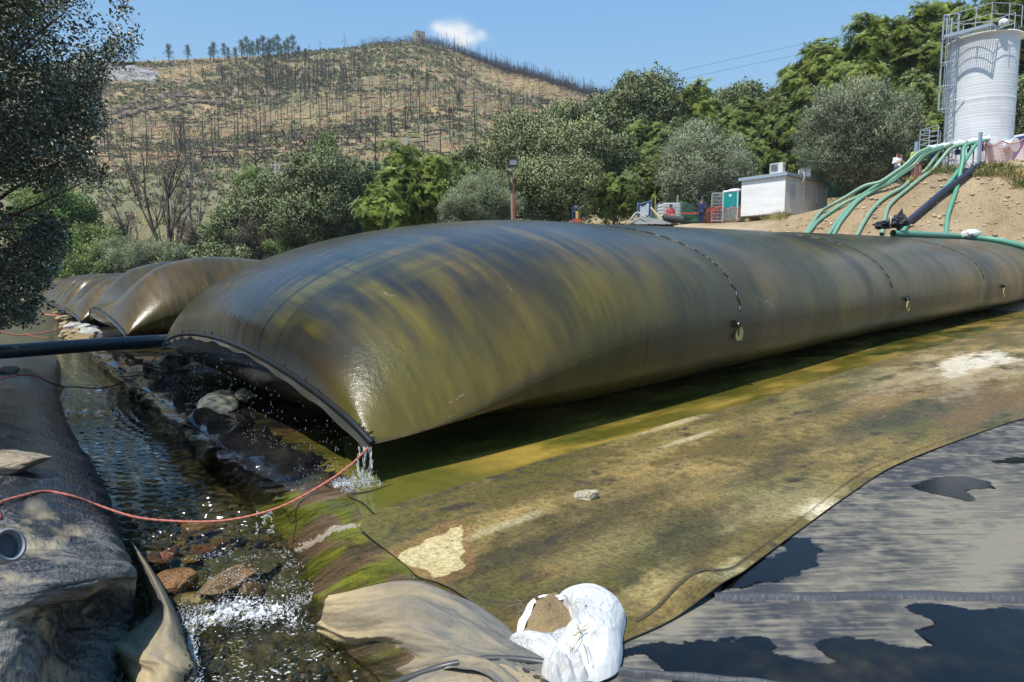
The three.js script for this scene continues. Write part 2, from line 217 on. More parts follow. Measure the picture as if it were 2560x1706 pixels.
function tubeShape(o) { // q -1 (near edge) .. 1 (far edge); returns point of top or under side
  const { C, W, L, Hh, seams = [], lsTop = 4.5 } = o, yb = Hh * 0.35, n = o.n ?? 2.35;
  const ez = (x, p) => { x = clamp(x); return Math.pow(1 - Math.pow(1 - x, p), 1 / p); };
  return (q, s, top) => {
    const aq = Math.abs(q), Y = Math.pow(Math.max(0, 1 - Math.pow(aq, n)), 1 / n), far = L - s;
    const seam = o.edge + o.bow * Math.pow(Math.max(0, 1 - q * q), 0.85) * (1 - 0.18 * q);
    const sag = 1 - (o.sag ? o.sag(s) : 0);
    let dip = 0; for (const m of seams) { const e = (s - m) / 0.55; dip += Math.exp(-e * e); }
    const e4 = Math.pow(aq, o.pillow ? 5 : 8);
    const gT = lerp(o.pillow ? lerp(ez(s / 7, 1.3), ez(s / 2.8, 1.8), sst(0.15, 0.72, aq)) : ez(s / lsTop, 2.0), (o.pillow ? ez(s / 1.9, 1.5) : sst(0.0, 3.7, s)), e4) * ez(far / 3.4, 2.0), gB = lerp(ez(s / 1.2, 1.7), (o.pillow ? ez(s / 1.9, 1.5) : sst(0.0, 3.7, s)), e4) * ez(far / 2, 1.6);
    const fullT = (yb + (Hh - yb) * Y) * sag - 0.05 * dip * Y, fullB = yb * sag * (1 - Math.min(1, 1.06 * Math.pow(Math.max(0, 1 - Math.pow(aq, 3.6)), 1 / 3.6)));
    const hump = o.pillow && top ? 0.38 * Math.exp(-Math.pow((aq - 0.66) / 0.2, 2)) * sst(0, 1.3, s) * sst(6.5, 2.2, s) : 0;
    const y = top ? lerp(seam, fullT, gT) + hump : lerp(seam, fullB, gB);
    const wf = (o.narrow ? lerp(1, o.narrow, sst(0, 3.2, s)) : lerp(1, 1.012, sst(0, 1, s)) - 0.095 * sst(2.5, 14, s)) * (1 - 0.006 * dip);
    const ss = s + (o.curve ?? 0) * (1 - q * q) * clamp(1 - s / 4);
    const P = C.clone().addScaledVector(ROW, W / 2 * (1 + q * wf)).addScaledVector(AX, ss);
    P.y = padY(P.x, P.z) + Math.max(y, 0.012) + (o.dy ?? 0); return P;
  };
}
function makeTube(o, label, mats) {
  const t = thing('geotextile_tube', label, 'geotextile tube', o.C.clone().setY(padY(o.C.x, o.C.z)), 'filled geotextile tubes lying side by side'), f = tubeShape(o), org = t.position.clone();
  const NS = o.ns, NQ = o.nq, sAt = x => o.L * (0.42 * x * x * x + 0.58 * x * x * 0.55 + x * 0.261);
  const qs = []; for (let j = 0; j <= NQ; j++) qs.push(Math.PI * j / NQ);
  const q_ = ph => { const c = Math.cos(ph); return -Math.sign(c) * Math.pow(Math.abs(c), 2 / (o.n ?? 2.35)); };
  // girth length at mid-section for uv
  const gl = [0]; { let p = f(-1, o.L * 0.4, true); for (let j = 1; j <= NQ; j++) { const r = f(q_(qs[j]), o.L * 0.4, true); gl.push(gl[j - 1] + r.distanceTo(p)); p = r; } }
  const wob = (P, s) => P;
  const top = grid(NS, NQ, (u, v, i, j) => f(q_(qs[j]), sAt(u), true).sub(org), (u, v) => [sAt(u) / o.LS, (0.9 + gl[Math.round(v * NQ)]) / o.LG]);
  const bq = []; for (let j = 0; j <= 40; j++) bq.push(Math.PI * j / 40);
  const qb = ph => { const c = Math.cos(ph); return -Math.sign(c) * Math.pow(Math.abs(c), 2 / 3.6); };
  const bot = grid(NS, 40, (u, v, i, j) => f(qb(bq[j]), sAt(u), false).sub(org), (u, v) => [sAt(u) / o.LS, (0.9 - v * 4) / o.LG]);
  mesh('skin', merge([top, bot]), mats.skin, t);
  // stitched closing seam along the end: lip of doubled cloth and the dark cord above it
  const rim = []; for (let k = 0; k <= 60; k++) { const q = -1 + 2 * k / 60; rim.push(f(q, 0, true).sub(org)); }
  const OUT = AX.clone().negate();
  if (o.lip) {
    const lip = grid(120, 4, (u, v, i) => { const k = u * 60, a = Math.floor(k), P = rim[Math.min(60, a)].clone().lerp(rim[Math.min(60, a + 1)], k - a); const w = 0.8 * o.lip * (0.85 + 0.3 * vn2(u * 14, 2)); return P.addScaledVector(OUT, w * v * 0.55).add(V(0, -w * v * 0.84 + 0.012 * Math.sin(u * 90) * v, 0)); }, (u, v) => [u * 9, v * 0.1]);
    mesh('seam_lip', lip, mats.lip, t);
    const cord = tube(rim.filter((_, i) => i % 2 === 0).map(p => p.clone().add(V(0, 0.012, 0))), 0.03, 6, 150); mesh('seam_cord', cord, mats.cord, t);
    const R = rng(5), th = []; for (let k = 0; k < 900; k++) { const a = R() * 59.9, i = Math.floor(a), P = rim[i].clone().lerp(rim[i + 1], a - i).add(V(0, 0.02, 0)); const d = V(R() - 0.5, R() * 0.6 + 0.1, R() - 0.5).addScaledVector(AX, 0.5 + R()).normalize().multiplyScalar(0.03 + 0.05 * R()); th.push(bar(P, P.clone().add(d), 0.004, 3)); }
    tag(mesh('loose_threads', merge(th), mats.cord, t), null, null, null, 'stuff');
  }
  // sewn girth seams
  for (const [k, m] of (o.seams ?? []).entries()) {
    const pts = []; for (let j = 3; j <= NQ - 2; j += 1) pts.push(f(q_(qs[j]), m + 0.02 * Math.sin(j * 1.7), true).sub(org)); const low = []; for (let j = 3; j >= 0; j--) low.push(f(q_(qs[j]), m, true).sub(org));
    mesh('girth_seam', tube(pts, 0.018, 5, 300), mats.cord, t);
  }
  return { t, f, org };
}
const tubeBump = dataTex(512, 512, (u, v) => 0.5 + 0.55 * fbm(u * 10, v * 5, 5) + 0.10 * fbm(u * 60, v * 60, 2));
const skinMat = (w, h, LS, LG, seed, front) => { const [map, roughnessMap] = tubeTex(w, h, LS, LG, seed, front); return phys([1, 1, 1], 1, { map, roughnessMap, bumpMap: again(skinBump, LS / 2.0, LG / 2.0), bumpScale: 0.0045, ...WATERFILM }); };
const cordMat = std([0.012, 0.012, 0.011], 0.35), lipMat = phys([0.045, 0.043, 0.03], 0.30, { clearcoat: 0.8, clearcoatRoughness: 0.08, bumpMap: again(weave, 6, 1), bumpScale: 0.004 });
const CORNER = at(930, 1112, -C0.z); CORNER.y -= padY(CORNER.x, CORNER.z);
const BIG = { C: V(CORNER.x, 0, CORNER.z), W: 9.3, L: 31, Hh: 2.62, edge: CORNER.y, bow: 0.62, seams: [5.9, 12.6, 19.6], ns: 230, nq: 110, LS: 31, LG: 13, lip: 0.10, curve: -0.25 };
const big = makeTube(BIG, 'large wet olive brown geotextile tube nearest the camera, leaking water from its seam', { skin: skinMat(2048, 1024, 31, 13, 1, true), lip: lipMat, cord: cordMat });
{
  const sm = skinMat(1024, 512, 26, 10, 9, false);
  const list = [
    [14.2, 8.8, 2.32, 0.55, 0, 'brown geotextile tube just behind the big one, end seam arched open above its sandbags'],
    [27.6, 8.2, 2.25, 0.40, -0.3, 'geotextile tube third from the front with a bright glint along its near corner'],
    [37.6, 6.2, 2.35, 0.35, -0.3, 'geotextile tube fourth from the front, its pinched corner behind a dark fold'],
    [44.6, 6.0, 2.4, 0.35, -0.3, 'geotextile tube fifth from the front, bluish and strongly foreshortened'],
    [51.4, 7.0, 2.4, 0.35, -0.3, 'farthest geotextile tube beside the oak branches'],
  ];
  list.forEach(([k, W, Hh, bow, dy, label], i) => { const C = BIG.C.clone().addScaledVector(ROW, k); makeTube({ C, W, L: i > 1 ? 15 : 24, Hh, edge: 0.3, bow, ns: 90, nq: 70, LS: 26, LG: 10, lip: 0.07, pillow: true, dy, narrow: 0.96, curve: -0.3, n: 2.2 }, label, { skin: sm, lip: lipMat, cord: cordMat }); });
}
// ---------- liners, mats, puddles and the stream ----------
const PX = (list, f) => list.map(p => f(p));
const onPad = (list, h = 0) => list.map(([u, v]) => pad(u, v, h));
const fl = list => list.map(([u, v, y]) => flat(u, v, y));
const polyXZ = pts => pts.map(p => [p.x, p.z]);
const blob = (u, v, a, b, h = 0) => { const P = pad(u, v, h); return [P.x, P.z, a, b]; };  // soft patch: a metres along the tubes, b across
const AXX = AX.x, AXZ = AX.z;
const inBlob = (B, x, z) => { const dx = x - B[0], dz = z - B[1], a = B[2], b = B[3]; if (dx * dx + dz * dz > 5 * (a * a + b * b)) return 9; const s = (dx * AXX + dz * AXZ) / a, l = (dz * AXX - dx * AXZ) / b; return Math.sqrt(s * s + l * l); };
function maskOf(polys, X0, X1, Z0, Z1, w, h) { const c = document.createElement('canvas'); c.width = w; c.height = h; const g = c.getContext('2d'); g.fillStyle = '#000'; g.fillRect(0, 0, w, h); g.fillStyle = '#fff'; for (const p of polys) { g.beginPath(); p.forEach(([x, z], i) => { const X = (x - X0) / (X1 - X0) * w, Z = (z - Z0) / (Z1 - Z0) * h; i ? g.lineTo(X, Z) : g.moveTo(X, Z); }); g.fill(); } const d = g.getImageData(0, 0, w, h).data; return (x, z) => { const i = Math.floor((x - X0) / (X1 - X0) * w), j = Math.floor((z - Z0) / (Z1 - Z0) * h); return i >= 0 && j >= 0 && i < w && j < h && d[(j * w + i) * 4] > 127 ? 1 : 0; }; }
const mapUV = (g, x0, x1, z0, z1) => { const p = g.attributes.position, uv = g.attributes.uv; for (let i = 0; i < p.count; i++) uv.setXY(i, (p.getX(i) - x0) / (x1 - x0), (p.getZ(i) - z0) / (z1 - z0)); return g; };
const waterMat = (tint, ripple, rx, rz, rough = 0.03) => new THREE.MeshPhysicalMaterial({ color: new THREE.Color().setRGB(...tint), roughness: rough, transmission: 1, thickness: 0, ior: 1.33, specularIntensity: 1, side: THREE.DoubleSide, ...(ripple ? { bumpMap: again(ripple.t, rx, rz), bumpScale: ripple.s } : {}) });
const rippleTex = dataTex(512, 512, (u, v) => { const w = 6.2831853; let s = 0; for (let k = 1; k < 9; k++) { const a = k * 2.4, n = 3 + k * 2; s += Math.sin(w * (Math.round(Math.cos(a) * n * 0.45) * u + Math.round(n * (0.8 + 0.2 * Math.sin(a))) * v) + k * 1.9 + 2.2 * Math.sin(w * (u * (1 + k % 3) + v) + k)) / (1.2 + 0.35 * k); } return 0.5 + s * 0.10; });

// dusty black membrane of the pad
const PUD = [
  [[1500, 1640], [1530, 1618], [1600, 1612], [1690, 1600], [1790, 1590], [1880, 1592], [1925, 1602], [1935, 1618], [1905, 1630], [1925, 1642], [2000, 1650], [2062, 1652], [2075, 1640], [2030, 1622], [2010, 1605], [2060, 1596], [2150, 1600], [2250, 1605], [2350, 1610], [2320, 1588], [2290, 1570], [2310, 1545], [2265, 1520], [2300, 1508], [2460, 1516], [2700, 1508], [2800, 1800], [1640, 1800], [1690, 1705], [1650, 1690], [1640, 1660], [1600, 1640]],
  [[2290, 1212], [2330, 1192], [2400, 1188], [2440, 1195], [2490, 1208], [2480, 1216], [2440, 1218], [2420, 1225], [2428, 1240], [2400, 1246], [2350, 1240], [2300, 1228]],
  [[2478, 1148], [2520, 1141], [2600, 1145], [2650, 1155], [2560, 1161], [2500, 1158]],
  [[1800, 1470], [1850, 1430], [1900, 1395], [1960, 1360], [2015, 1335], [2035, 1370], [2025, 1400], [2045, 1418], [1990, 1440], [1950, 1450], [1880, 1452], [1840, 1462]],
];
const pudW = PUD.map(p => polyXZ(onPad(p)));
const jit = (x, z, a = 0.05) => [x + a * fbm(x * 5, z * 5, 3), z + a * fbm(x * 5 + 20, z * 5 + 9, 3)];
{
  const X0 = -2, X1 = 14, Z0 = -15, Z1 = -1.4;
  const pale = [blob(2480, 1340, 1.6, 0.25), blob(2100, 1440, 0.5, 0.2), blob(1700, 1560, 0.5, 0.12), blob(2400, 1240, 1.2, 0.3), blob(2500, 1400, 1.2, 0.16)];
  const inPud = maskOf(pudW, X0, X1, Z0, Z1, 1600, 1360);
  const [map, roughnessMap] = twoTex(1700, 1500, (u, v) => {
    const x = lerp(X0, X1, u), z = lerp(Z0, Z1, v), s = x * AX.x + z * AX.z, l = -x * AX.z + z * AX.x;
    const a = fbm(x * 1.1, z * 1.1 + 7, 4), b = fbm(x * 1.1 + z * 0.3, z * 10, 4), c = fbm(x * 14, z * 14, 4), scr = fbm(x * 7 + z * 3, z * 60, 4);
    let dust = clamp(0.40 + a * 0.5 + b * 0.35 + c * 0.8 + scr * 0.8); for (let i = 0; i < pale.length; i++) { const h = inBlob(pale[i], x, z); if (h < 2) dust += 0.5 * sst(1.15, 0.2, h + 0.5 * b + 0.3 * c); }
    let col = mix3([0.050, 0.052, 0.057], [0.235, 0.21, 0.16], clamp(dust) * 0.85), ro = lerp(0.45, 0.92, clamp(dust));
    const [jx, jz] = jit(x, z, 0.10); const wet = inPud(jx, jz);
    if (wet) { const m = clamp(0.1 + fbm(x * 3, z * 3, 4) * 1.2 + c * 0.5); col = mix3([0.003, 0.0035, 0.006], [0.040, 0.032, 0.018], m * m * 0.8); ro = 0.6; }
    return [...col, ro];
  }, false);
  const out = [pad(-700, 2600), pad(3900, 2600), pad(5200, 800), pad(2900, 690), pad(1900, 900), pad(1100, 1220), pad(1100, 1430), pad(1230, 1500), pad(1350, 1600), pad(1390, 1690), pad(1400, 2300)].map(p => p); out.splice(0, 1, pad(1400, 2600));
  const y = (x, z) => padY(x, z) - 0.006;
  let g = sheet(out, y); mapUV(g, X0, X1, Z0, Z1);
  structure('pad_liner', g, phys([1, 1, 1], 1, { specularIntensity: 0.25, map, roughnessMap, bumpMap: again(tubeBump, 18, 18), bumpScale: 0.01 }), 'dusty black membrane lining the pad');
  const pw = waterMat([0.92, 0.92, 0.9], { t: rippleTex, s: 0.0006 }, 3, 3); pw.specularIntensity = 0.75;
  ['wide dark puddle in the bottom right corner', 'small irregular puddle on the dusty liner right of the mat', 'narrow puddle at the right edge of the picture', 'shallow puddle beside the stitched mat edge'].forEach((lab, i) => {
    const c = smooth(onPad(PUD[i]), PUD[i].length * 6, true).map(p => { const [a, b] = jit(p.x, p.z, 0.10); return V(2 * p.x - a, 0, 2 * p.z - b); });
    tag(structure('puddle', sheet(c, (x, z) => padY(x, z) - 0.002), pw, lab), null, null);
  });
}
// apron of algae-covered cloth beside the tube
const SEAMLINE = [[898, 1322], [925, 1288], [1010, 1258], [1130, 1222], [1250, 1187], [1400, 1140], [1560, 1096], [1700, 1052], [1850, 1014], [2000, 968], [2150, 920], [2300, 878], [2450, 838], [2620, 800], [3000, 745]];
const GOLD = (x, z, s, l) => { const a = fbm(s * 1.1, l * 3.2, 4), b = fbm(s * 0.6 + 9, l * 2.2 + 4, 4), c = fbm(x * 9, z * 9, 3); let k = mix3([0.15, 0.125, 0.020], [0.36, 0.245, 0.050], clamp(0.42 + a * 1.9)); k = mix3(k, [0.065, 0.078, 0.012], clamp(0.12 + b * 2.4)); k = mix3(k, [0.12, 0.115, 0.02], sst(0.9, 0.0, s - 3.0)); return k.map(q => q * (1 + 0.25 * c)); };
{
  const under = []; for (let i = 0; i < 14; i++) { const p = C0.clone().addScaledVector(AX, lerp(0.5, 33, i / 13)).addScaledVector(ROW, 1.6); p.y = padY(p.x, p.z) + 0.003; under.push(p); }
  const edge = onPad(SEAMLINE, 0.003).slice(0, 14); edge[0] = pad(884, 1246, 0.003); edge[1] = pad(930, 1300, 0.003);
  const g = grid(160, 10, (u, v) => { const a = u * 13, i = Math.min(12, Math.floor(a)), A = under[i].clone().lerp(under[i + 1], a - i), B = edge[i].clone().lerp(edge[i + 1], a - i); const P = A.lerp(B, v * 1.02); P.y = padY(P.x, P.z) + 0.003; return P; });
  const X0 = -2, X1 = 10, Z0 = -12, Z1 = -4;
  const [map, roughnessMap] = twoTex(2048, 1024, (u, v) => { const x = lerp(X0, X1, u), z = lerp(Z0, Z1, v), s = x * AX.x + z * AX.z, l = -x * AX.z + z * AX.x; const k = GOLD(x, z, s, l); return [...k, clamp(0.25 + 0.3 * fbm(s * 2, l * 5, 3))]; }, true);
  mapUV(g, X0, X1, Z0, Z1);
  structure('algae_apron', g, phys([1, 1, 1], 1, { map, roughnessMap, bumpMap: again(tubeBump, 5, 4), bumpScale: 0.006, clearcoat: 0.6, clearcoatRoughness: 0.1 }), 'wet yellow green algae covered cloth beside the big tube');
}
// the stained mat
const MATEDGE = [[898, 1322], [930, 1350], [975, 1385], [1015, 1418], [1050, 1447], [1090, 1458], [1130, 1475], [1180, 1508], [1230, 1545], [1290, 1590], [1350, 1640], [1430, 1665], [1520, 1625], [1570, 1602], [1640, 1572], [1720, 1530], [1775, 1498], [1850, 1440], [1935, 1375], [2030, 1305], [2120, 1240], [2220, 1175], [2320, 1132], [2430, 1090], [2545, 1052], [2650, 1030], [2900, 985]];
{
  const outline = [...smooth(onPad(MATEDGE), 160), ...smooth(onPad(SEAMLINE.slice().reverse()), 120).slice(0, -1)];
  const X0 = -1.8, X1 = 16, Z0 = -17, Z1 = -2.6, dry = polyXZ(onPad([[1000, 1398], [1012, 1374], [1065, 1345], [1125, 1322], [1158, 1316], [1140, 1345], [1156, 1380], [1152, 1420], [1128, 1438], [1085, 1450], [1058, 1430], [1020, 1412]]));
  const inDry = maskOf([dry], X0, X1, Z0, Z1, 2048, 1660), dx0 = Math.min(...dry.map(p => p[0])) - 0.3, dx1 = Math.max(...dry.map(p => p[0])) + 0.3, dz0 = Math.min(...dry.map(p => p[1])) - 0.3, dz1 = Math.max(...dry.map(p => p[1])) + 0.3;
  const soft = [[2045, 1275, 0.28, 0.14, 1.0, [0.62, 0.54, 0.36]], [1960, 1245, 0.8, 0.35, 0.55, [0.36, 0.28, 0.12]], [1690, 1060, 0.8, 0.10, 0.7, [0.42, 0.33, 0.17]], [1720, 1100, 0.6, 0.06, 0.7, [0.45, 0.37, 0.2]], [2300, 965, 2.6, 0.5, 0.75, [0.15, 0.085, 0.032]], [2500, 1010, 2.2, 0.5, 0.8, [0.14, 0.08, 0.03]], [2460, 955, 3.0, 0.4, 0.7, [0.13, 0.085, 0.035]], [2440, 908, 1.7, 0.42, 1.25, [0.74, 0.69, 0.58]], [2400, 925, 3.2, 0.9, 0.6, [0.42, 0.33, 0.18]], [1820, 1440, 0.25, 0.12, 0.8, [0.42, 0.38, 0.2]], [1640, 1470, 0.4, 0.2, 0.6, [0.42, 0.32, 0.13]], [1250, 1320, 0.5, 0.06, 0.6, [0.4, 0.34, 0.18]], [1500, 1390, 0.7, 0.25, 0.35, [0.32, 0.25, 0.1]]].map(([u, v, a, b, k, c]) => [blob(u, v, a, b), k, c]);
  const dark = [[1750, 1330, 1.3, 0.3, 0.5], [1500, 1290, 1.5, 0.45, 0.45], [1250, 1400, 0.7, 0.12, 0.55], [2150, 1080, 1.6, 0.3, 0.6], [2350, 1010, 2.2, 0.35, 0.7], [1330, 1500, 0.6, 0.1, 0.55], [1900, 1180, 0.8, 0.2, 0.5], [2100, 1010, 2.0, 0.2, 0.5]].map(([u, v, a, b, k]) => [blob(u, v, a, b), k]);
  const [map, roughnessMap] = twoTex(2048, 1660, (u, v) => {
    const x = lerp(X0, X1, u), z = lerp(Z0, Z1, v), s = x * AX.x + z * AX.z, l = -x * AX.z + z * AX.x;
    const a = fbm(s * 0.9 + 3, l * 2.4, 4), b = fbm(s * 1.8 + 40, l * 5.5, 4), c = fbm(x * 11, z * 11, 4), e = fbm(s * 0.5 + 70, l * 1.3, 3), f = vn2(x * 130, z * 130);
    let k = mix3([0.108, 0.078, 0.018], [0.285, 0.195, 0.062], clamp(0.40 + a * 1.6 + c * 0.9)); k = mix3(k, [0.092, 0.088, 0.018], clamp(e * 1.6)); k = mix3(k, [0.040, 0.032, 0.016], clamp(-0.14 + b * 1.3 + c * 1.3)); k = mix3(k, [0.21, 0.115, 0.035], clamp(fbm(s * 1.2 + 90, l * 2, 3) * 1.6 - 0.3));
    let ro = 0.72 + 0.25 * c - 0.3 * clamp(e * 2);
    for (let i = 0; i < dark.length; i++) { const d = dark[i], h = inBlob(d[0], x, z); if (h > 2) continue; const m = d[1] * sst(1.1, 0.3, h + 0.7 * b + 0.3 * a); k = mix3(k, [0.050, 0.042, 0.018], m); ro -= 0.35 * m; }
    for (let i = 0; i < soft.length; i++) { const d = soft[i], h = inBlob(d[0], x, z); if (h > 2) continue; k = mix3(k, d[2], clamp(d[1] * sst(1.1, 0.25, h + 0.75 * b + 0.45 * c))); }
    if (x > dx0 && x < dx1 && z > dz0 && z < dz1) {
      const [jx, jz] = jit(x, z, 0.09);
      if (inDry(jx, jz)) { k = mix3([0.43, 0.34, 0.16], [0.50, 0.42, 0.22], clamp(0.5 + c)); if (c + 0.5 * f > 0.62) k = [0.12, 0.09, 0.05]; ro = 0.95; }
      else { let near = 0; for (let t = 0; t < 6; t++) near += inDry(jx + 0.09 * Math.cos(t * 1.047), jz + 0.09 * Math.sin(t * 1.047)); if (near) k = mix3(k, [0.20, 0.105, 0.035], 0.5); }
    }
    const g = 1 + 0.34 * f + 0.32 * vn2(x * 60, z * 60); return [k[0] * g, k[1] * g, k[2] * g, clamp(ro, 0.25, 1)];
  }, false);
  const ribs = dataTex(256, 256, (u, v) => 0.5 + 0.32 * Math.sin((u * 8 + v * 8 + 0.18 * Math.sin(v * 12.566)) * 6.2831853) * (0.7 + 0.3 * Math.sin(v * 16 * 6.2831853)) + 0.35 * fbm(u * 20, v * 20, 2));
  // the cloth lies a little uneven, with a raised fold towards its stitched corner
  const bump = (x, z) => { const f1 = inBlob(FOLD, x, z); return 0.085 * sst(1, 0, f1) + 0.010 * fbm(x * 1.4, z * 1.4, 2); };
  const FOLD = blob(1745, 1478, 0.42, 0.16);
  const y = (x, z) => padY(x, z) + 0.009 + Math.max(0, bump(x, z));
  // outline triangulated, then refined so that it can follow the relief
  let g = sheet(outline, y), p = g.attributes.position, ix = g.index; 
  const tri = []; const split = (a, b, c, d) => { const m = Math.max(Math.hypot(a[0] - b[0], a[1] - b[1]), Math.hypot(c[0] - b[0], c[1] - b[1]), Math.hypot(a[0] - c[0], a[1] - c[1])); const far = Math.min(-a[1], -b[1], -c[1]); if (d > 9 || m < (far < 5 ? 0.07 : 0.6)) { tri.push(a, b, c); return; } const e = [[a, b, c], [b, c, a], [c, a, b]].sort((P, Q) => Math.hypot(Q[0][0] - Q[1][0], Q[0][1] - Q[1][1]) - Math.hypot(P[0][0] - P[1][0], P[0][1] - P[1][1]))[0]; const M = [(e[0][0] + e[1][0]) / 2, (e[0][1] + e[1][1]) / 2]; split(e[0], M, e[2], d + 0.5); split(M, e[1], e[2], d + 0.5); };
  for (let i = 0; i < ix.count; i += 3) split(...[0, 1, 2].map(k => [p.getX(ix.getX(i + k)), p.getZ(ix.getX(i + k))]), 0);
  g = new THREE.BufferGeometry(); const P = new Float32Array(tri.length * 3), N = new Float32Array(tri.length * 3); tri.forEach(([x, z], i) => { P[i * 3] = x; P[i * 3 + 1] = y(x, z); P[i * 3 + 2] = z; const e = 0.02, n = V(-(y(x + e, z) - y(x - e, z)) / (2 * e), 1, -(y(x, z + e) - y(x, z - e)) / (2 * e)).normalize(); N.set([n.x, n.y, n.z], i * 3); });
  g.setAttribute('position', new THREE.BufferAttribute(P, 3)); g.setAttribute('normal', new THREE.BufferAttribute(N, 3)); g.setAttribute('uv', new THREE.BufferAttribute(new Float32Array(tri.length * 2), 2)); mapUV(g, X0, X1, Z0, Z1);
  const mat = phys([1, 1, 1], 1, { map, roughnessMap, bumpMap: again(ribs, 89, 72), bumpScale: 0.004, specularIntensity: 0.8 });
  const m = tag(mesh('woven_mat', g, mat), 'large woven mat stained brown and green, its stitched edge crossing the dusty liner', 'mat');
  // dark hem round the free edges and the chain stitch along the right one
  const hem = [MATEDGE.slice(0, 12), MATEDGE.slice(12, 26)].map(e => { const c = smooth(onPad(e), 120); return tube(c.map(q => V(q.x, y(q.x, q.z) - 0.004, q.z)), 0.0035, 5, 240); });
  mesh('hem', merge(hem), std([0.05, 0.042, 0.025], 0.7), m);
  const st = smooth(onPad([[1590, 1560], [1640, 1530], [1690, 1498], [1745, 1470], [1800, 1452], [1870, 1400], [1990, 1312], [2100, 1225], [2160, 1185], [2300, 1128], [2420, 1085], [2530, 1050]]), 620), chain = []; st.forEach((q, i) => { const w = 0.005 * Math.sin(i * 2.1); const k = new THREE.TorusGeometry(0.0036, 0.0017, 3, 6); k.rotateX(Math.PI / 2); k.scale(1, 0.8, 1.5); k.rotateY(i * 1.3); k.translate(q.x + w, y(q.x, q.z) + 0.008, q.z + w); chain.push(k); });
  tag(mesh('chain_stitch', merge(chain), std([0.085, 0.073, 0.045], 0.85), m), null, null, null, 'stuff');
}
// raised weld strips of the liner
{
  const strip = (pts, w, h) => { const c = smooth(onPad(pts), 80); return grid(80, 8, (u, v, i, j) => { const p = c[Math.min(80, i)], q = c[Math.min(80, i + 1)] || p, t = V().subVectors(i < 80 ? c[i + 1] : p, i < 80 ? p : c[i - 1]).normalize(), n = V(-t.z, 0, t.x); const a = (v - 0.5) * w * (1 + 0.35 * fbm(u * 11 + 4, 2, 2)); return V(p.x + n.x * a, padY(p.x, p.z) - 0.008 + h * Math.pow(Math.cos((v - 0.5) * Math.PI), 0.7) * (0.85 + 0.3 * fbm(u * 9, v * 3, 2)), p.z + n.z * a); }, (u, v) => [u * 6, v * 0.3]); };
  const lm = std([0.055, 0.057, 0.063], 0.5, { bumpMap: again(tubeBump, 2, 2), bumpScale: 0.004 });
  tag(mesh('liner_fold', strip([[1785, 1492], [1900, 1490], [2050, 1492], [2200, 1486], [2330, 1488], [2450, 1492], [2560, 1494], [2750, 1500]], 0.085, 0.03), lm), 'long raised black liner fold running right from the mat corner', 'liner fold');
  tag(mesh('liner_fold', strip([[1470, 1672], [1560, 1682], [1650, 1688], [1760, 1697], [1900, 1712], [2100, 1740]], 0.05, 0.035), lm), 'low liner weld beside the torn white sandbag at the bottom edge', 'liner fold');
}
// channel: liner side, bed and water
const crumple = (x, y) => { let s = 0, a = 0.6; for (let i = 0; i < 3; i++) { const r = 1 - Math.abs(vn2(x, y)) * 1.6; s += a * r * Math.abs(r); x = x * 1.9 + 7.3 + 0.4 * y; y = y * 1.9 - 3.1; a *= 0.45; } return s; };
const algae = (u, v, seed) => { const a = fbm(u * 26 + seed, v * 3.2, 4), b = fbm(u * 46, v * 2.4 + seed, 4); let k = mix3([0.115, 0.075, 0.040], [0.100, 0.105, 0.012], sst(-0.08, 0.14, a)); k = mix3(k, [0.17, 0.18, 0.02], clamp(b * 1.9 - 0.1)); k = mix3(k, [0.035, 0.036, 0.018], clamp(fbm(u * 16 + 60, v * 4, 4) * 2.2 + 0.02)); const g = 1 + 0.7 * fbm(u * 260, v * 9 + u * 30, 3) + 0.35 * fbm(u * 500, v * 160, 2); return k.map(q => q * g); };
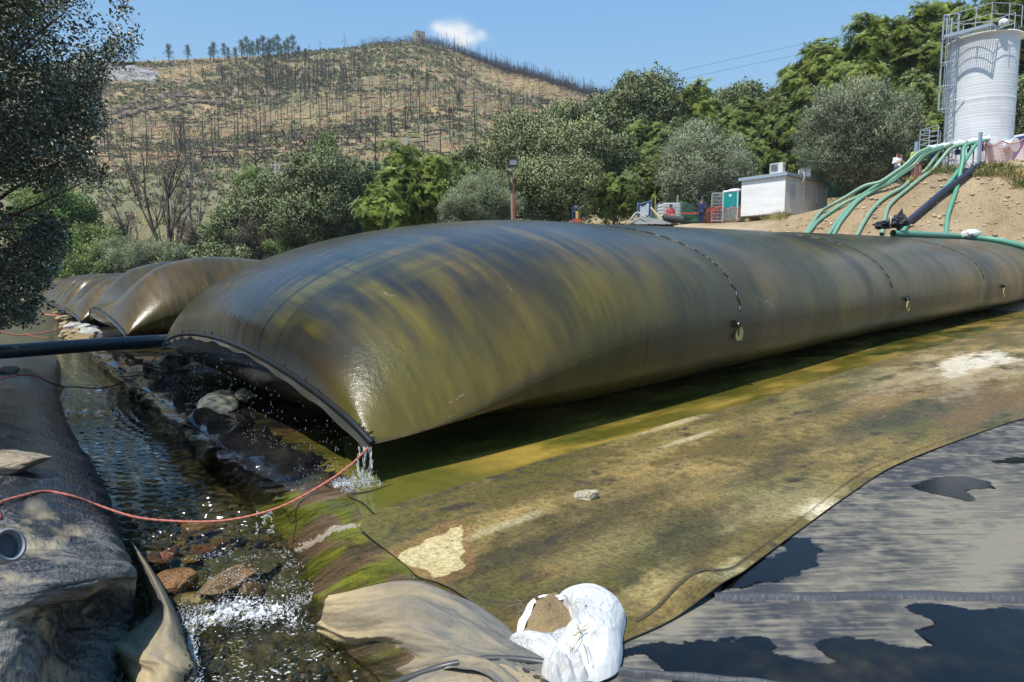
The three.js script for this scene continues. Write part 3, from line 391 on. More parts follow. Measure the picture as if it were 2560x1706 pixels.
{
  const rails = [
    fl([[150, 850, -0.62], [225, 903, -0.62], [330, 990, -0.62], [470, 1127, -0.62], [560, 1217, -0.62], [632, 1300, -0.64], [690, 1405, -0.74], [735, 1495, -0.82], [800, 1600, -0.86], [900, 1730, -0.86]]),
    fl([[185, 852, -0.36], [232, 899, -0.36], [340, 984, -0.36], [483, 1117, -0.37], [580, 1208, -0.38], [660, 1290, -0.40], [735, 1385, -0.48], [775, 1470, -0.60], [835, 1580, -0.60], [930, 1720, -0.6]]),
    fl([[205, 855, -0.02], [254, 892, 0.07], [370, 972, 0.10], [525, 1088, 0.10], [648, 1174, 0.05], [748, 1240, -0.03], [828, 1318, -0.12], [890, 1410, -0.20], [960, 1530, -0.20], [1060, 1700, -0.2]]),
    fl([[235, 852, -0.05], [305, 886, -0.02], [448, 950, 0.0], [628, 1060, 0.0], [765, 1142, 0.0], [858, 1212, -0.005], [905, 1290, -0.012], [985, 1385, -0.012], [1090, 1490, -0.035], [1250, 1640, -0.035]]),
    fl([[300, 848, -0.16], [360, 882, -0.16], [500, 940, -0.11], [690, 1050, -0.08], [830, 1126, -0.07], [910, 1186, -0.06], [980, 1250, -0.06], [1080, 1330, -0.06], [1200, 1420, -0.08], [1400, 1560, -0.10]]),
  ];
  const g = loft(rails, 260, 72, (p, u, v) => { const up = sst(0.62, 0.42, u), w = sst(0.05, 0.28, v) * sst(0.92, 0.66, v); const X = u * 46 + 1.1 * fbm(u * 20, v * 5, 2), Y = v * 3.2 + u * 14; const cr = crumple(X, Y) , big = fbm(u * 16, v * 2.4, 3); return up * w * (0.14 * (cr - 0.3) + 0.10 * big) + (1 - up) * w * (0.05 * fbm(u * 12, v * 2, 3)); }, (u, v) => [u, v]);
  const [map, roughnessMap] = twoTex(1024, 512, (u, v) => { const w = sst(0.50, 0.58, u + 0.05 * fbm(u * 20, v * 4, 3)); const d = clamp(0.2 + fbm(u * 30, v * 8, 4) * 1.3); let k = mix3(mix3([0.008, 0.008, 0.010], [0.028, 0.026, 0.021], d), algae(u, v, 3), w);
    const st1 = Math.abs((u - 0.672) - (v - 0.45) * 0.05 + 0.012 * fbm(u * 40, v * 14, 3)); if (st1 < 0.008 * sst(0.22, 0.34, v) * sst(0.74, 0.6, v) + 0.009 * fbm(u * 160, v * 50, 3)) { k = mix3([0.32, 0.245, 0.16], [0.24, 0.225, 0.20], v).map(q => q * (1 + 0.5 * fbm(u * 300, v * 90, 2))); return [...k, 0.9]; }
    return [...k, clamp(0.10 + 0.14 * fbm(u * 30, v * 6, 3))]; }, false);
  structure('channel_liner', g, phys([1, 1, 1], 1, { map, roughnessMap, bumpMap: again(tubeBump, 8, 2), bumpScale: 0.02, specularIntensity: 1 }), 'wet black and algae green liner folded over the stream bank');
}
// the wet terrace under the dripping seam, running on along the row of tube ends
{
  const back = [...fl([[1080, 1330, -0.02], [900, 1200, -0.02]]), ...fl([[780, 1170, -0.02], [690, 1120, -0.025], [560, 1040, -0.03], [400, 940, -0.04], [280, 878, -0.06]]), ...fl([[225, 845, -0.2], [150, 800, -0.36], [120, 775, -0.4], [60, 752, -0.45]])];
  const inn = back.map((p, i) => { const k = lerp(-0.5, 62, Math.pow(i / (back.length - 1), 1.5)); const q = C0.clone().addScaledVector(ROW, k).addScaledVector(AX, 4 + k * 0.2); q.y = padY(q.x, q.z) - 0.012 - 0.006 * k; return q; });
  const midr = back.map((p, i) => p.clone().lerp(inn[i], 0.4));
  const g = loft([back, midr, inn], 240, 60, (p, u, v) => 0.012 * fbm(p.x * 2.2, p.z * 2.2, 3));
  const [map, roughnessMap] = twoTex(1024, 1024, (u, v) => { const a = fbm(u * 24, v * 60, 4), b = fbm(u * 9 + 5, v * 20, 4); let k = mix3([0.011, 0.011, 0.010], [0.085, 0.075, 0.016], clamp(a * 1.6 - 0.05)); k = mix3(k, [0.11, 0.065, 0.02], clamp(b * 2 - 0.35)); const dx = lerp(-12, 4, u) - C0.x, dz = lerp(-20, -4, v) - C0.z, near = sst(1.7, 0.5, Math.hypot(dx, dz) + 0.5 * a); k = mix3(k, mix3([0.085, 0.082, 0.016], [0.15, 0.125, 0.025], clamp(0.5 + b * 2)), near); return [...k, 0.07 + 0.08 * clamp(0.5 + b)]; });
  mapUV(g, -12, 4, -20, -4);
  structure('wet_terrace', g, phys([1, 1, 1], 1, { map, roughnessMap, bumpMap: again(rippleTex, 13, 13), bumpScale: 0.035 }), 'black liner under a film of running water beside the tube ends');
  const weld = (pts, r = 0.006) => tube(smooth(fl(pts), 40), r, 4, 80);
  mesh('weld_line', merge([weld([[415, 968, -0.0], [520, 1035, -0.0], [610, 1092, 0.0], [700, 1150, 0], [800, 1205, 0], [862, 1238, 0.0]]), weld([[862, 1238, 0.0], [920, 1230, 0.004], [985, 1210, 0.006]]), weld([[862, 1238, 0.0], [905, 1258, 0.006], [935, 1285, 0.008]])]), std([0.01, 0.01, 0.01], 0.5), scene.getObjectByName('wet_terrace'));
}
// bed and water of the stream
const ST = [[[-500, 742], [330, 742], -0.42], [[-300, 800], [330, 800], -0.41], [[-100, 860], [400, 860], -0.40], [[40, 960], [540, 960], -0.40], [[90, 1100], [720, 1100], -0.40], [[150, 1220], [800, 1220], -0.405], [[210, 1310], [880, 1310], -0.42], [[260, 1375], [920, 1375], -0.455], [[285, 1425], [940, 1425], -0.53], [[300, 1480], [960, 1480], -0.60], [[300, 1540], [980, 1540], -0.615], [[280, 1640], [1040, 1640], -0.62], [[250, 1900], [1150, 1900], -0.62]];
const wl = ST.map(([a, b, y]) => [flat(...a, y), flat(...b, y)]);
{
  const rail = (k, dy) => wl.map(([a, b]) => a.clone().lerp(b, k).add(V(0, dy, 0)));
  const bed = loft([rail(0, -0.25), rail(0.3, -0.16), rail(0.55, -0.12), rail(0.8, -0.18), rail(1, -0.3)], 260, 120, (p) => 0.06 * fbm(p.x * 4, p.z * 4, 4) + 0.03 * fbm(p.x * 15, p.z * 15, 2));
  const bt = colorTex(1024, 1024, (u, v) => { const x = u * 12, z = v * 12, a = fbm(x * 2, z * 2, 4), c = fbm(x * 9, z * 9, 3), e = vn2(x * 24, z * 24); let k = mix3([0.040, 0.034, 0.018], [0.105, 0.080, 0.042], clamp(0.4 + a * 1.2 + c * 0.6)); k = mix3(k, [0.07, 0.075, 0.022], clamp(fbm(x * 1.2 + 9, z * 1.2, 3) * 1.8)); return k.map(q => q * (1 + 0.5 * e)); });
  mapUV(bed, -12, 0, -14, -2);
  structure('stream_bed', bed, std([1, 1, 1], 0.8, { map: bt, bumpMap: again(tubeBump, 14, 14), bumpScale: 0.03 }), 'gravelly brown bed of the stream');
  const wav = p => { const k = (a, w, ph) => Math.sin(6.2832 * (p.x * Math.cos(a) + p.z * Math.sin(a)) / w + ph + 1.5 * fbm(p.x * 1.7 + ph, p.z * 1.7, 2)); return 2.6 * (0.0036 * k(1.25, 0.19, 0) + 0.003 * k(1.85, 0.13, 2) + 0.0022 * k(1.5, 0.085, 4) + 0.002 * k(0.9, 0.11, 1)); };
  const tur = (p, u) => { const d = -p.z; const t = sst(4.95, 4.6, d) * sst(3.1, 3.9, d); return wav(p) * sst(16, 11, d) * (0.6 + 0.8 * sst(-0.2, 0.3, fbm(p.x * 0.8, p.z * 0.8, 2))) + t * (0.085 * fbm(p.x * 6, p.z * 6, 4) + 0.05 * fbm(p.x * 20, p.z * 20, 3)) + 0.010 * sst(5.6, 4.0, d) * fbm(p.x * 12, p.z * 12 + 5, 3); };
  const g = loft([rail(0, 0), rail(0.5, 0), rail(1, 0)], 640, 220, tur); mapUV(g, -12, 0, -14, -2);
  structure('stream', g, waterMat([0.66, 0.67, 0.54], { t: rippleTex, s: 0.02 }, 11, 11, 0.03), 'shallow stream running past the tube ends');
}
// left berm under its dusty membrane
{
  const rails = [
    fl([[60, 886, -0.7], [120, 905, -0.7], [130, 1000, -0.7], [165, 1100, -0.7], [235, 1205, -0.7], [275, 1300, -0.75], [310, 1400, -0.8], [345, 1520, -0.9], [400, 1640, -0.95], [430, 1850, -0.95]]),
    fl([[75, 880, -0.3], [134, 897, -0.36], [148, 1000, -0.38], [186, 1100, -0.38], [250, 1200, -0.38], [287, 1300, -0.40], [318, 1395, -0.44], [338, 1500, -0.58], [322, 1600, -0.64], [300, 1800, -0.66]]),
    fl([[70, 868, -0.02], [120, 884, -0.04], [130, 976, -0.0], [160, 1076, 0.02], [215, 1172, 0.02], [252, 1275, 0.02], [290, 1380, -0.02], [318, 1452, -0.12], [196, 1570, -0.36], [190, 1780, -0.42]]),
    fl([[30, 862, 0.10], [60, 872, 0.14], [62, 962, 0.20], [72, 1062, 0.22], [90, 1160, 0.23], [112, 1262, 0.21], [150, 1370, 0.16], [215, 1455, 0.05], [110, 1530, -0.06], [90, 1740, -0.12]]),
    fl([[-60, 862, 0.12], [-60, 872, 0.2], [-80, 962, 0.26], [-90, 1062, 0.30], [-90, 1160, 0.30], [-70, 1268, 0.28], [-40, 1385, 0.24], [20, 1490, 0.16], [-10, 1570, 0.08], [-40, 1720, 0.05]]),
    fl([[-400, 862, 0.1], [-400, 880, 0.1], [-420, 980, 0.16], [-440, 1080, 0.2], [-450, 1180, 0.2], [-450, 1300, 0.2], [-430, 1420, 0.2], [-400, 1560, 0.16], [-400, 1680, 0.12], [-420, 1860, 0.1]]),
  ];
  const g = loft(rails, 300, 130, (p, u, v) => { const w = sst(0.12, 0.3, v); const f1 = fbm(u * 34 + 1.4 * fbm(u * 6, v * 4, 2), v * 2.6, 3), f2 = fbm(u * 12, v * 5 + 8, 3), fine = fbm(p.x * 6 - p.z * 3, p.z * 14 + p.x * 6, 3); const near = sst(0.55, 0.8, u); const cr = crumple(u * 44 + v * 5 + 1.6 * fbm(u * 9, v * 3, 2), v * 1.5 + u * 5); return w * (0.022 * f1 * (1 - 0.3 * near) + 0.030 * f2 * (0.6 + 1.3 * near) + 0.032 * (cr - 0.35) * (1 - 0.75 * near) + 0.004 * fine); }, (u, v) => [u, v]);
  const [map, roughnessMap] = twoTex(2048, 1400, (u, v) => { // u along the berm, v across it, about 13 by 6 metres
    const x = u * 13, z = v * 6, a = fbm(x * 1.1, z * 1.1, 4), nn = x + 0.35 * a + z * 0.25, b = fbm(z * 1.3, nn * 9, 4), s = fbm(z * 4, nn * 60, 3), c = fbm(x * 30, z * 30, 4), near = sst(0.40, 0.68, u + 0.06 * a);
    const d = clamp(-0.26 + near * 0.60 + a * 0.5 + b * 0.36 + s * 0.40 + c * 0.45); let k = mix3([0.018, 0.019, 0.024], [0.25, 0.235, 0.20], d); k = mix3(k, [0.44, 0.36, 0.22], near * clamp(fbm(x * 1.6 + 30, z * 1.6, 4) * 2.2 - 0.50)); return [...k, lerp(0.28, 0.85, clamp(d * 1.5))]; }, false);
  structure('left_berm', g, std([1, 1, 1], 1, { map, roughnessMap, bumpMap: again(tubeBump, 9, 26), bumpScale: 0.005 }), 'earth berm under a dusty black membrane left of the stream');
}
// loose ends of membrane beside the pool
{
  const tan = (seed, k0, wet) => twoTex(640, 640, (u, v) => { const a = fbm(u * 3 + seed, v * 4, 4), c = fbm(u * 40, v * 40 + seed, 4), b = fbm(u * 7, v * 16 + seed, 4); const d = clamp(k0(u, v) + a * 0.5 + b * 0.35); let k = mix3([0.13, 0.125, 0.11], [0.44, 0.335, 0.175], d); if (wet(u, v) + c * 0.55 + b * 0.3 > 0.5) k = [0.035, 0.03, 0.022]; return [...k.map(q => q * (1 + 0.2 * c)), 0.85]; }, false);
  const flapR = [
    fl([[820, 1489, -0.34], [910, 1471, -0.20], [1050, 1451, -0.0], [1150, 1496, 0.0], [1240, 1550, 0.0], [1330, 1612, 0.0], [1440, 1690, 0.0]]),
    fl([[806, 1530, -0.42], [900, 1515, -0.22], [1020, 1500, -0.04], [1130, 1540, 0.01], [1220, 1585, 0.02], [1300, 1635, 0.01], [1400, 1700, 0]]),
    fl([[792, 1575, -0.58], [880, 1585, -0.36], [990, 1575, -0.12], [1100, 1600, -0.02], [1190, 1622, 0.02], [1270, 1655, 0.02], [1360, 1720, 0.0]]),
    fl([[800, 1592, -0.66], [880, 1628, -0.63], [945, 1650, -0.45], [1050, 1660, -0.12], [1160, 1650, 0.03], [1240, 1668, 0.03], [1320, 1740, 0]]),
    fl([[840, 1620, -0.70], [915, 1668, -0.66], [955, 1722, -0.58], [1040, 1700, -0.15], [1130, 1670, 0.03], [1215, 1690, 0.03], [1290, 1770, 0]]),
  ];
  const g = loft(flapR, 160, 90, (p, u, v) => 0.035 * fbm(u * 3 + v * 7, v * 3 - u * 2, 3) * sst(0, 0.2, u) + 0.02 * fbm(u * 5 - v * 12, v * 4, 2), (u, v) => [u, v]);
  const [m1, r1] = tan(3, (u, v) => 0.95 - 1.0 * u - 0.15 * (1 - v), () => 0);
  tag(mesh('membrane_flap', g, std([1, 1, 1], 1, { map: m1, roughnessMap: r1, bumpMap: again(tubeBump, 2, 1.4), bumpScale: 0.012 })), 'dusty tan and grey membrane flap hanging from the mat corner into the pool', 'liner flap');
  const lower = loft([fl([[955, 1722, -0.14], [1060, 1686, -0.03], [1170, 1660, 0.01], [1290, 1668, 0.01], [1420, 1690, 0.008], [1560, 1720, 0.004], [1800, 1770, -0.03]]), fl([[1000, 1860, -0.2], [1090, 1850, -0.03], [1200, 1850, 0.01], [1320, 1850, 0.01], [1450, 1860, 0.008], [1580, 1870, 0.004], [1800, 1900, -0.03]])], 80, 30, (p, u, v) => 0.012 * fbm(p.x * 4, p.z * 4, 3), (u, v) => [u * 1.5, v]);
  const [m2, r2] = tan(8, (u, v) => 0.45 + 0.4 * fbm(u * 2, v * 2, 2), (u, v) => fbm(u * 4 + 7, v * 5, 4) * 1.3);
  const low = tag(mesh('membrane_flap', lower, std([1, 1, 1], 1, { map: m2, roughnessMap: r2, bumpMap: again(tubeBump, 3, 2), bumpScale: 0.01 })), 'brown dusty membrane edge at the bottom of the picture below the sandbag', 'liner flap');
  mesh('rolled_edge', tube(fl([[950, 1722, -0.12], [1060, 1682, -0.03], [1120, 1664, 0.005], [1220, 1648, 0.02], [1320, 1652, 0.015], [1420, 1668, 0.01], [1500, 1680, 0.0]]), 0.016, 7, 120), std([0.06, 0.06, 0.06], 0.4), low);
  // pale strip that curls along the left side of the pool
  const st = loft([
    fl([[318, 1352, -0.44], [346, 1410, -0.48], [372, 1480, -0.54], [378, 1530, -0.6], [310, 1575, -0.62], [262, 1608, -0.62], [300, 1650, -0.62], [330, 1740, -0.64]]),
    fl([[322, 1352, -0.36], [352, 1408, -0.38], [384, 1478, -0.42], [396, 1530, -0.46], [360, 1580, -0.50], [325, 1625, -0.50], [350, 1670, -0.52], [365, 1740, -0.54]]),
    fl([[328, 1354, -0.33], [366, 1412, -0.34], [402, 1482, -0.37], [424, 1540, -0.40], [420, 1595, -0.42], [402, 1640, -0.44], [415, 1680, -0.48], [410, 1740, -0.52]]),
    fl([[334, 1360, -0.40], [380, 1425, -0.41], [424, 1500, -0.46], [452, 1570, -0.50], [470, 1630, -0.53], [478, 1675, -0.55], [472, 1700, -0.58], [440, 1750, -0.62]]),
    fl([[332, 1368, -0.55], [382, 1440, -0.58], [428, 1520, -0.66], [456, 1590, -0.7], [474, 1645, -0.72], [482, 1690, -0.74], [474, 1715, -0.74], [436, 1770, -0.76]]),
  ], 120, 50, (p, u, v) => 0.03 * fbm(u * 9, v * 4, 3) * sst(0.3, 0.7, u), (u, v) => [u, v]);
  const [m3, r3] = tan(14, (u, v) => 0.30 + 0.8 * (u - 0.5) * (u > 0.5 ? 1 : 0.3) + 0.1 * v, (u, v) => 0.9 * sst(0.52, 0.85, v) * sst(0.25, 0.5, u) * (0.3 + 0.5 * v) + sst(0.86, 0.96, v));
  tag(mesh('membrane_flap', st, std([1, 1, 1], 1, { map: m3, roughnessMap: r3, bumpMap: again(tubeBump, 2, 1), bumpScale: 0.006 })), 'pale curled membrane strip with flaking mud along the left side of the pool', 'liner flap');
}
// ---------- plants ----------
// leaf normals lean towards the outside of their spray, as the surface of a crown does
function puff(g, own = 0.55) {
  g.computeVertexNormals(); const p = g.attributes.position, n = g.attributes.normal;
  for (let i = 0; i < p.count; i += 3) {
    const a = V().fromBufferAttribute(p, i), b = V().fromBufferAttribute(p, i + 1), c = V().fromBufferAttribute(p, i + 2), f = V().fromBufferAttribute(n, i), m = a.clone().add(b).add(c).divideScalar(3).normalize().multiplyScalar(0.6).add(V(0, 0.75, 0)).normalize();
    if (f.dot(m) < 0) { f.negate(); p.setXYZ(i + 1, c.x, c.y, c.z); p.setXYZ(i + 2, b.x, b.y, b.z); }
    f.multiplyScalar(own).addScaledVector(m, 1 - own * 0.55).normalize(); for (let k = 0; k < 3; k++) n.setXYZ(i + k, f.x, f.y, f.z);
  }
  return g;
}
function leafClump(n, R, len, wid, seed, flatY = 1, up = 0.2) { // a spray of small folded leaves
  const r = rng(seed), P = [], ix = [];
  for (let i = 0; i < n; i++) {
    const c = V(r() * 2 - 1, r() * 2 - 1, r() * 2 - 1).normalize().multiplyScalar(R * Math.cbrt(r())); c.y *= flatY;
    const d = V(r() * 2 - 1, r() * 2 - 1 + up, r() * 2 - 1).addScaledVector(c, 0.8 / R).normalize(), s = V(r() * 2 - 1, r() * 2 - 1, r() * 2 - 1).cross(d).normalize(), nn = V().crossVectors(d, s), L = len * (0.7 + 0.6 * r()), w = wid * (0.7 + 0.6 * r());
    const b = P.length / 3; for (const q of [c, c.clone().addScaledVector(d, L * 0.5).addScaledVector(s, w / 2).addScaledVector(nn, w * 0.18), c.clone().addScaledVector(d, L), c.clone().addScaledVector(d, L * 0.5).addScaledVector(s, -w / 2).addScaledVector(nn, w * 0.18)]) P.push(q.x, q.y, q.z);
    ix.push(b, b + 1, b + 2, b, b + 2, b + 3);
  }
  let g = new THREE.BufferGeometry(); g.setAttribute('position', new THREE.Float32BufferAttribute(P, 3)); g.setIndex(ix); g = g.toNonIndexed(); return puff(g);
}
function frondClump(nf, L, seed, pairs = 7, lw = 0.05, ll = 0.15) { // drooping feathered fronds
  const r = rng(seed), P = [];
  for (let k = 0; k < nf; k++) {
    const a = r() * 6.28, e = 0.1 + r() * 0.9, dir = V(Math.cos(a) * Math.cos(e), Math.sin(e), Math.sin(a) * Math.cos(e)), side = V(-Math.sin(a), 0, Math.cos(a)), l = L * (0.7 + 0.5 * r());
    for (let i = 1; i <= pairs; i++) { const t = i / pairs, c = dir.clone().multiplyScalar(l * t).add(V(0, -0.32 * l * t * t, 0)); for (const sgn of [-1, 1]) { const d = side.clone().multiplyScalar(sgn).add(V(dir.x * 0.4, -0.10 - 0.3 * r(), dir.z * 0.4)).normalize(), q = c.clone().addScaledVector(d, ll * (1.1 - 0.5 * t)), w = V(dir.x, dir.y * 0.3, dir.z).multiplyScalar(lw), m = c.clone().lerp(q, 0.35); for (const z of [c, m.clone().add(w), q, c, q, m.clone().sub(w)]) P.push(z.x, z.y, z.z); } }
  }
  const g = new THREE.BufferGeometry(); g.setAttribute('position', new THREE.Float32BufferAttribute(P, 3)); return puff(g, 0.7);
}
const leafMat = (c, tr = 0.35, rough = 0.85) => new THREE.MeshPhysicalMaterial({ color: new THREE.Color().setRGB(...c), roughness: rough, transmission: tr, thickness: 0, side: THREE.DoubleSide, specularIntensity: 0.5 });
const glossLeaf = (c, rough = 0.45) => std(c, rough);
const bark = std([0.085, 0.068, 0.05], 0.95, { bumpMap: again(tubeBump, 2, 3), bumpScale: 0.02 }), paleBark = std([0.27, 0.24, 0.20], 0.9), charred = std([0.055, 0.047, 0.045], 0.95), greyTwig = std([0.16, 0.135, 0.11], 0.95);
const KIND = {
  oak: { geo: [1, 2, 3].map(s => leafClump(22, 0.36, 0.15, 0.10, s, 0.85, 0.3)), mat: glossLeaf([0.135, 0.165, 0.062], 0.6), rc: 0.36, n: 20, cover: 2.1, jit: 0.30 },
  pale_oak: { geo: [4, 5].map(s => leafClump(24, 0.36, 0.14, 0.095, s, 0.85, 0.3)), mat: glossLeaf([0.185, 0.21, 0.085], 0.6), rc: 0.36, n: 20, cover: 2.2, jit: 0.30 },
  olive: { geo: [6, 7].map(s => leafClump(34, 0.36, 0.17, 0.045, s, 1, 0.5)), mat: glossLeaf([0.22, 0.255, 0.15], 0.6), rc: 0.34, n: 22, cover: 2.3, jit: 0.25 },
  willow: { geo: [8, 9].map(s => leafClump(34, 0.36, 0.18, 0.045, s, 1, 0.7)), mat: leafMat([0.22, 0.255, 0.14], 0.3), rc: 0.34, n: 16, cover: 2.2, jit: 0.25 },
  ailanthus: { geo: [10, 11, 12].map(s => frondClump(8, 0.44, s, 6, 0.042, 0.15)), mat: leafMat([0.23, 0.29, 0.05], 0.42), rc: 0.38, n: 18, cover: 1.9, jit: 0.32 },
  locust: { geo: [13, 14].map(s => frondClump(8, 0.40, s, 6, 0.040, 0.13)), mat: leafMat([0.17, 0.225, 0.042], 0.4), rc: 0.36, n: 22, cover: 2.0, jit: 0.35 },
  green: { geo: [15, 16].map(s => leafClump(24, 0.36, 0.17, 0.12, s, 0.9, 0.3)), mat: leafMat([0.17, 0.24, 0.06], 0.35), rc: 0.36, n: 16, cover: 2.0, jit: 0.3 },
  dead: { geo: [17, 18].map(s => leafClump(26, 0.40, 0.22, 0.03, s, 1, 0.2)), mat: glossLeaf([0.12, 0.10, 0.075], 0.9), rc: 0.38, n: 14, cover: 1.6, jit: 0.3 },
};
const UPV = V(0, 1, 0), q2 = new THREE.Quaternion();
function tree(o) {
  const K = KIND[o.kind], r = rng(o.seed ?? Math.round(o.u * 7 + o.top * 3)), d = o.d, cx = ray(o.u, o.top)[0] * d, bx = cx + (o.lean ?? 0), base = V(bx, H(bx, -d) - 0.15, -d);
  const t = thing(o.name ?? 'tree', o.label, o.cat ?? 'tree', base, o.group);
  const topY = vy(o.u, o.top, d) - base.y, botY = Math.max(o.bot ? vy(o.u, o.bot, d) - base.y : 0.4, 0.25), rx = o.w / 2 / F * d, ry = Math.max((topY - botY) / 2, 0.5), cy = (topY + botY) / 2, ox = cx - bx;
  const blobs = [], N = Math.round((o.n ?? K.n) * 1.35), br = (o.br ?? 0.33) * Math.min(rx, ry * 1.2), scale = Math.max(0.72, Math.min(1.9, d / 48)) * (o.ls ?? 1);
  for (let i = 0; i < N; i++) {
    let p; for (let k = 0; k < 20; k++) { p = V(r() * 2 - 1, r() * 2 - 1, r() * 2 - 1); const l = p.length(); if (l < 1 && l > 0.45) break; }
    const R = br * (0.6 + 0.85 * r()), sh = o.cone ? lerp(1, 0.35, (p.y + 1) / 2) : 1; blobs.push([V(ox + p.x * (rx - R * 0.75) * sh * 1.12, cy + p.y * (ry - R * 0.7) * 1.05, p.z * (rx - R * 0.75) * 0.85 * sh), R, 0.8 + 0.4 * r()]);
  }
  const groups = K.geo.map(() => [[], []]), q = new THREE.Quaternion(), e = new THREE.Euler(), M = new THREE.Matrix4();
  for (const [c, R, tint] of blobs) {
    const cnt = Math.round(K.cover * (o.cover ?? 1) * 4 * R * R / (K.rc * K.rc * scale * scale));
    for (let i = 0; i < cnt; i++) {
      const n = V(r() * 2 - 1, r() * 2 - 0.75, r() * 2 - 1).normalize(), far = r() < 0.10 ? 1.0 + 0.28 * r() : 1.04 - 0.5 * Math.pow(r(), 2.2), rr = R * far * (1 + 0.42 * vn2(n.x * 2.4 + c.x, n.y * 2.4 + n.z * 2.1 + c.y * 1.3)), p = c.clone().addScaledVector(n, rr);
      if (p.y < 0.1) continue; q.setFromUnitVectors(UPV, V(n.x * 0.9 + (r() - 0.5) * 0.7, n.y * 0.8 + 0.45, n.z * 0.9 + (r() - 0.5) * 0.7).normalize()); q2.setFromAxisAngle(UPV, r() * 6.28); q.multiply(q2); const s = scale * (0.65 + 0.7 * r()); const G = groups[Math.floor(r() * groups.length)];
      G[0].push(M.compose(p, q, V(s, s, s)).clone()); const v = tint * (1 + K.jit * (r() - 0.5) * 2), w = (r() - 0.5) * 0.18; G[1].push(new THREE.Color().setRGB(v * (1 + w), v, v * (1 - w)));
    }
  }
  groups.forEach(([m, c], i) => { if (m.length) tag(inst('crown', K.geo[i], K.mat, m, c, t), null, null, null, 'stuff'); });
  const tr = (o.trunk ?? 0.045) * (topY), main = []; const trunkTop = V(ox * 0.8, lerp(botY, topY, 0.45), 0); for (let i = 0; i <= 4; i++) { const k = i / 4; main.push(V(trunkTop.x * k + (i && i < 4 ? (r() - 0.5) * 0.25 : 0), trunkTop.y * k, (r() - 0.5) * 0.2 * (i ? 1 : 0))); }
  mesh('trunk', taper(main, tr * 0.5, tr * 0.22, 7), o.bark ?? bark, t);
  const limbs = blobs.slice(0, Math.min(9, N)).map(([c]) => { const s = main[1].clone().lerp(main[3], r()); return taper([s, s.clone().lerp(c, 0.5).add(V(0, 0.25 * (c.y - s.y) * (r() - 0.2), 0)), c], tr * 0.22, tr * 0.06, 5); });
  mesh('limbs', merge(limbs), o.bark ?? bark, t);
  return t;
}
const T = (kind, u, top, bot, w, d, label, extra = {}) => tree({ kind, u, top, bot, w, d: u < 560 ? 62.5 + (d - 30) * 0.28 : u < 930 && d < 57 ? 57 + (d - 30) * 0.25 : d, label, ...extra });   // nothing grows among the tubes
// trees and bushes from the left of the picture to the right
const B = { name: 'bush', cat: 'bush', trunk: 0.03 };
T('green', 130, 455, 640, 170, 46, 'bright green leafy tree half hidden behind the dark oak at left', { ls: 1.1 });
T('green', 228, 560, 700, 150, 37, 'round mid green bush behind the farthest tubes', { ...B });
T('willow', 330, 598, 710, 190, 33, 'grey green feathery bush below the bare trees', { ...B });
T('willow', 425, 612, 705, 120, 32, 'low silvery bush at the foot of the bare trees, right of the feathery one', { ...B });
T('dead', 512, 560, 680, 120, 41, 'brownish half dead bush between bare trunks and dark oaks', { ...B });
T('oak', 565, 520, 665, 130, 45, 'dark holm oak at the left end of the middle thicket', {});
T('oak', 668, 442, 640, 190, 55, 'broad dark holm oak left of the middle of the thicket', { n: 26 });
T('oak', 800, 395, 600, 230, 58, 'large dark holm oak under the yellow conifer', { n: 30 });
T('oak', 895, 410, 580, 150, 62, 'dark holm oak behind the bright feathery tree', {});
T('oak', 770, 500, 640, 190, 46, 'dark holm oak low in front of the large one', {});
T('dead', 640, 545, 665, 150, 42, 'dull brown scrub behind the second tube', { ...B });
T('willow', 785, 552, 640, 190, 38, 'silver leaved bush rising behind the big tube at left', { ...B });
T('green', 712, 600, 660, 110, 33, 'small yellow green bush touching the tube skyline', { ...B, ls: 0.8 });
T('green', 645, 428, 500, 100, 76, 'small lime green tree at the foot of the burnt hill', { ls: 0.9 });
T('green', 815, 338, 430, 56, 88, 'slim yellow green conifer standing alone on the hill foot', { cone: true });
T('ailanthus', 1035, 362, 575, 190, 41, 'bright green feathery tree left of the floodlight pole', { n: 26 });
T('ailanthus', 960, 470, 590, 130, 38, 'lower bright green feathery tree beside the taller one', { n: 14 });
T('locust', 1150, 392, 560, 130, 50, 'mid green feathery tree behind the silvery bush', { n: 16 });
T('oak', 1180, 360, 520, 130, 60, 'dark oak between feathery tree and the tall oaks', {});
T('willow', 1215, 440, 570, 190, 37, 'silvery green round bush in front of the floodlight pole', { ...B, n: 20 });
T('willow', 1150, 490, 570, 110, 35, 'small silvery bush at the skyline of the big tube', { ...B });
T('pale_oak', 1345, 278, 480, 230, 66, 'tall olive green oak rising against the burnt hill', { n: 30 });
T('pale_oak', 1440, 305, 500, 190, 62, 'rounded grey green oak right of the tall one', { n: 26 });
T('pale_oak', 1395, 392, 565, 230, 45, 'pale leaved oak just behind the big tube', { n: 30 });
T('oak', 1590, 196, 400, 250, 82, 'wide dark oak on the skyline beneath the power lines', { n: 34 });
T('oak', 1530, 330, 480, 150, 64, 'dark oak in the middle of the wooded slope', {});
T('ailanthus', 1745, 192, 350, 130, 80, 'light green feathery tree on the skyline right of the dark oak', { n: 18 });
T('oak', 1850, 202, 330, 110, 92, 'small dark tree top on the far skyline', {});
T('oak', 1925, 225, 330, 90, 92, 'second small dark tree top on the far skyline', {});
T('locust', 1640, 400, 545, 150, 52, 'dark green feathery tree left of the first olive', { n: 18 });
T('locust', 1540, 425, 560, 130, 46, 'feathery young tree behind the rubble heap', { n: 14 });
T('locust', 1720, 310, 450, 190, 70, 'feathery tree between the oak and the first olive', { n: 22 });
T('locust', 1880, 265, 440, 230, 72, 'wide green feathery tree in the middle of the slope', { n: 26 });
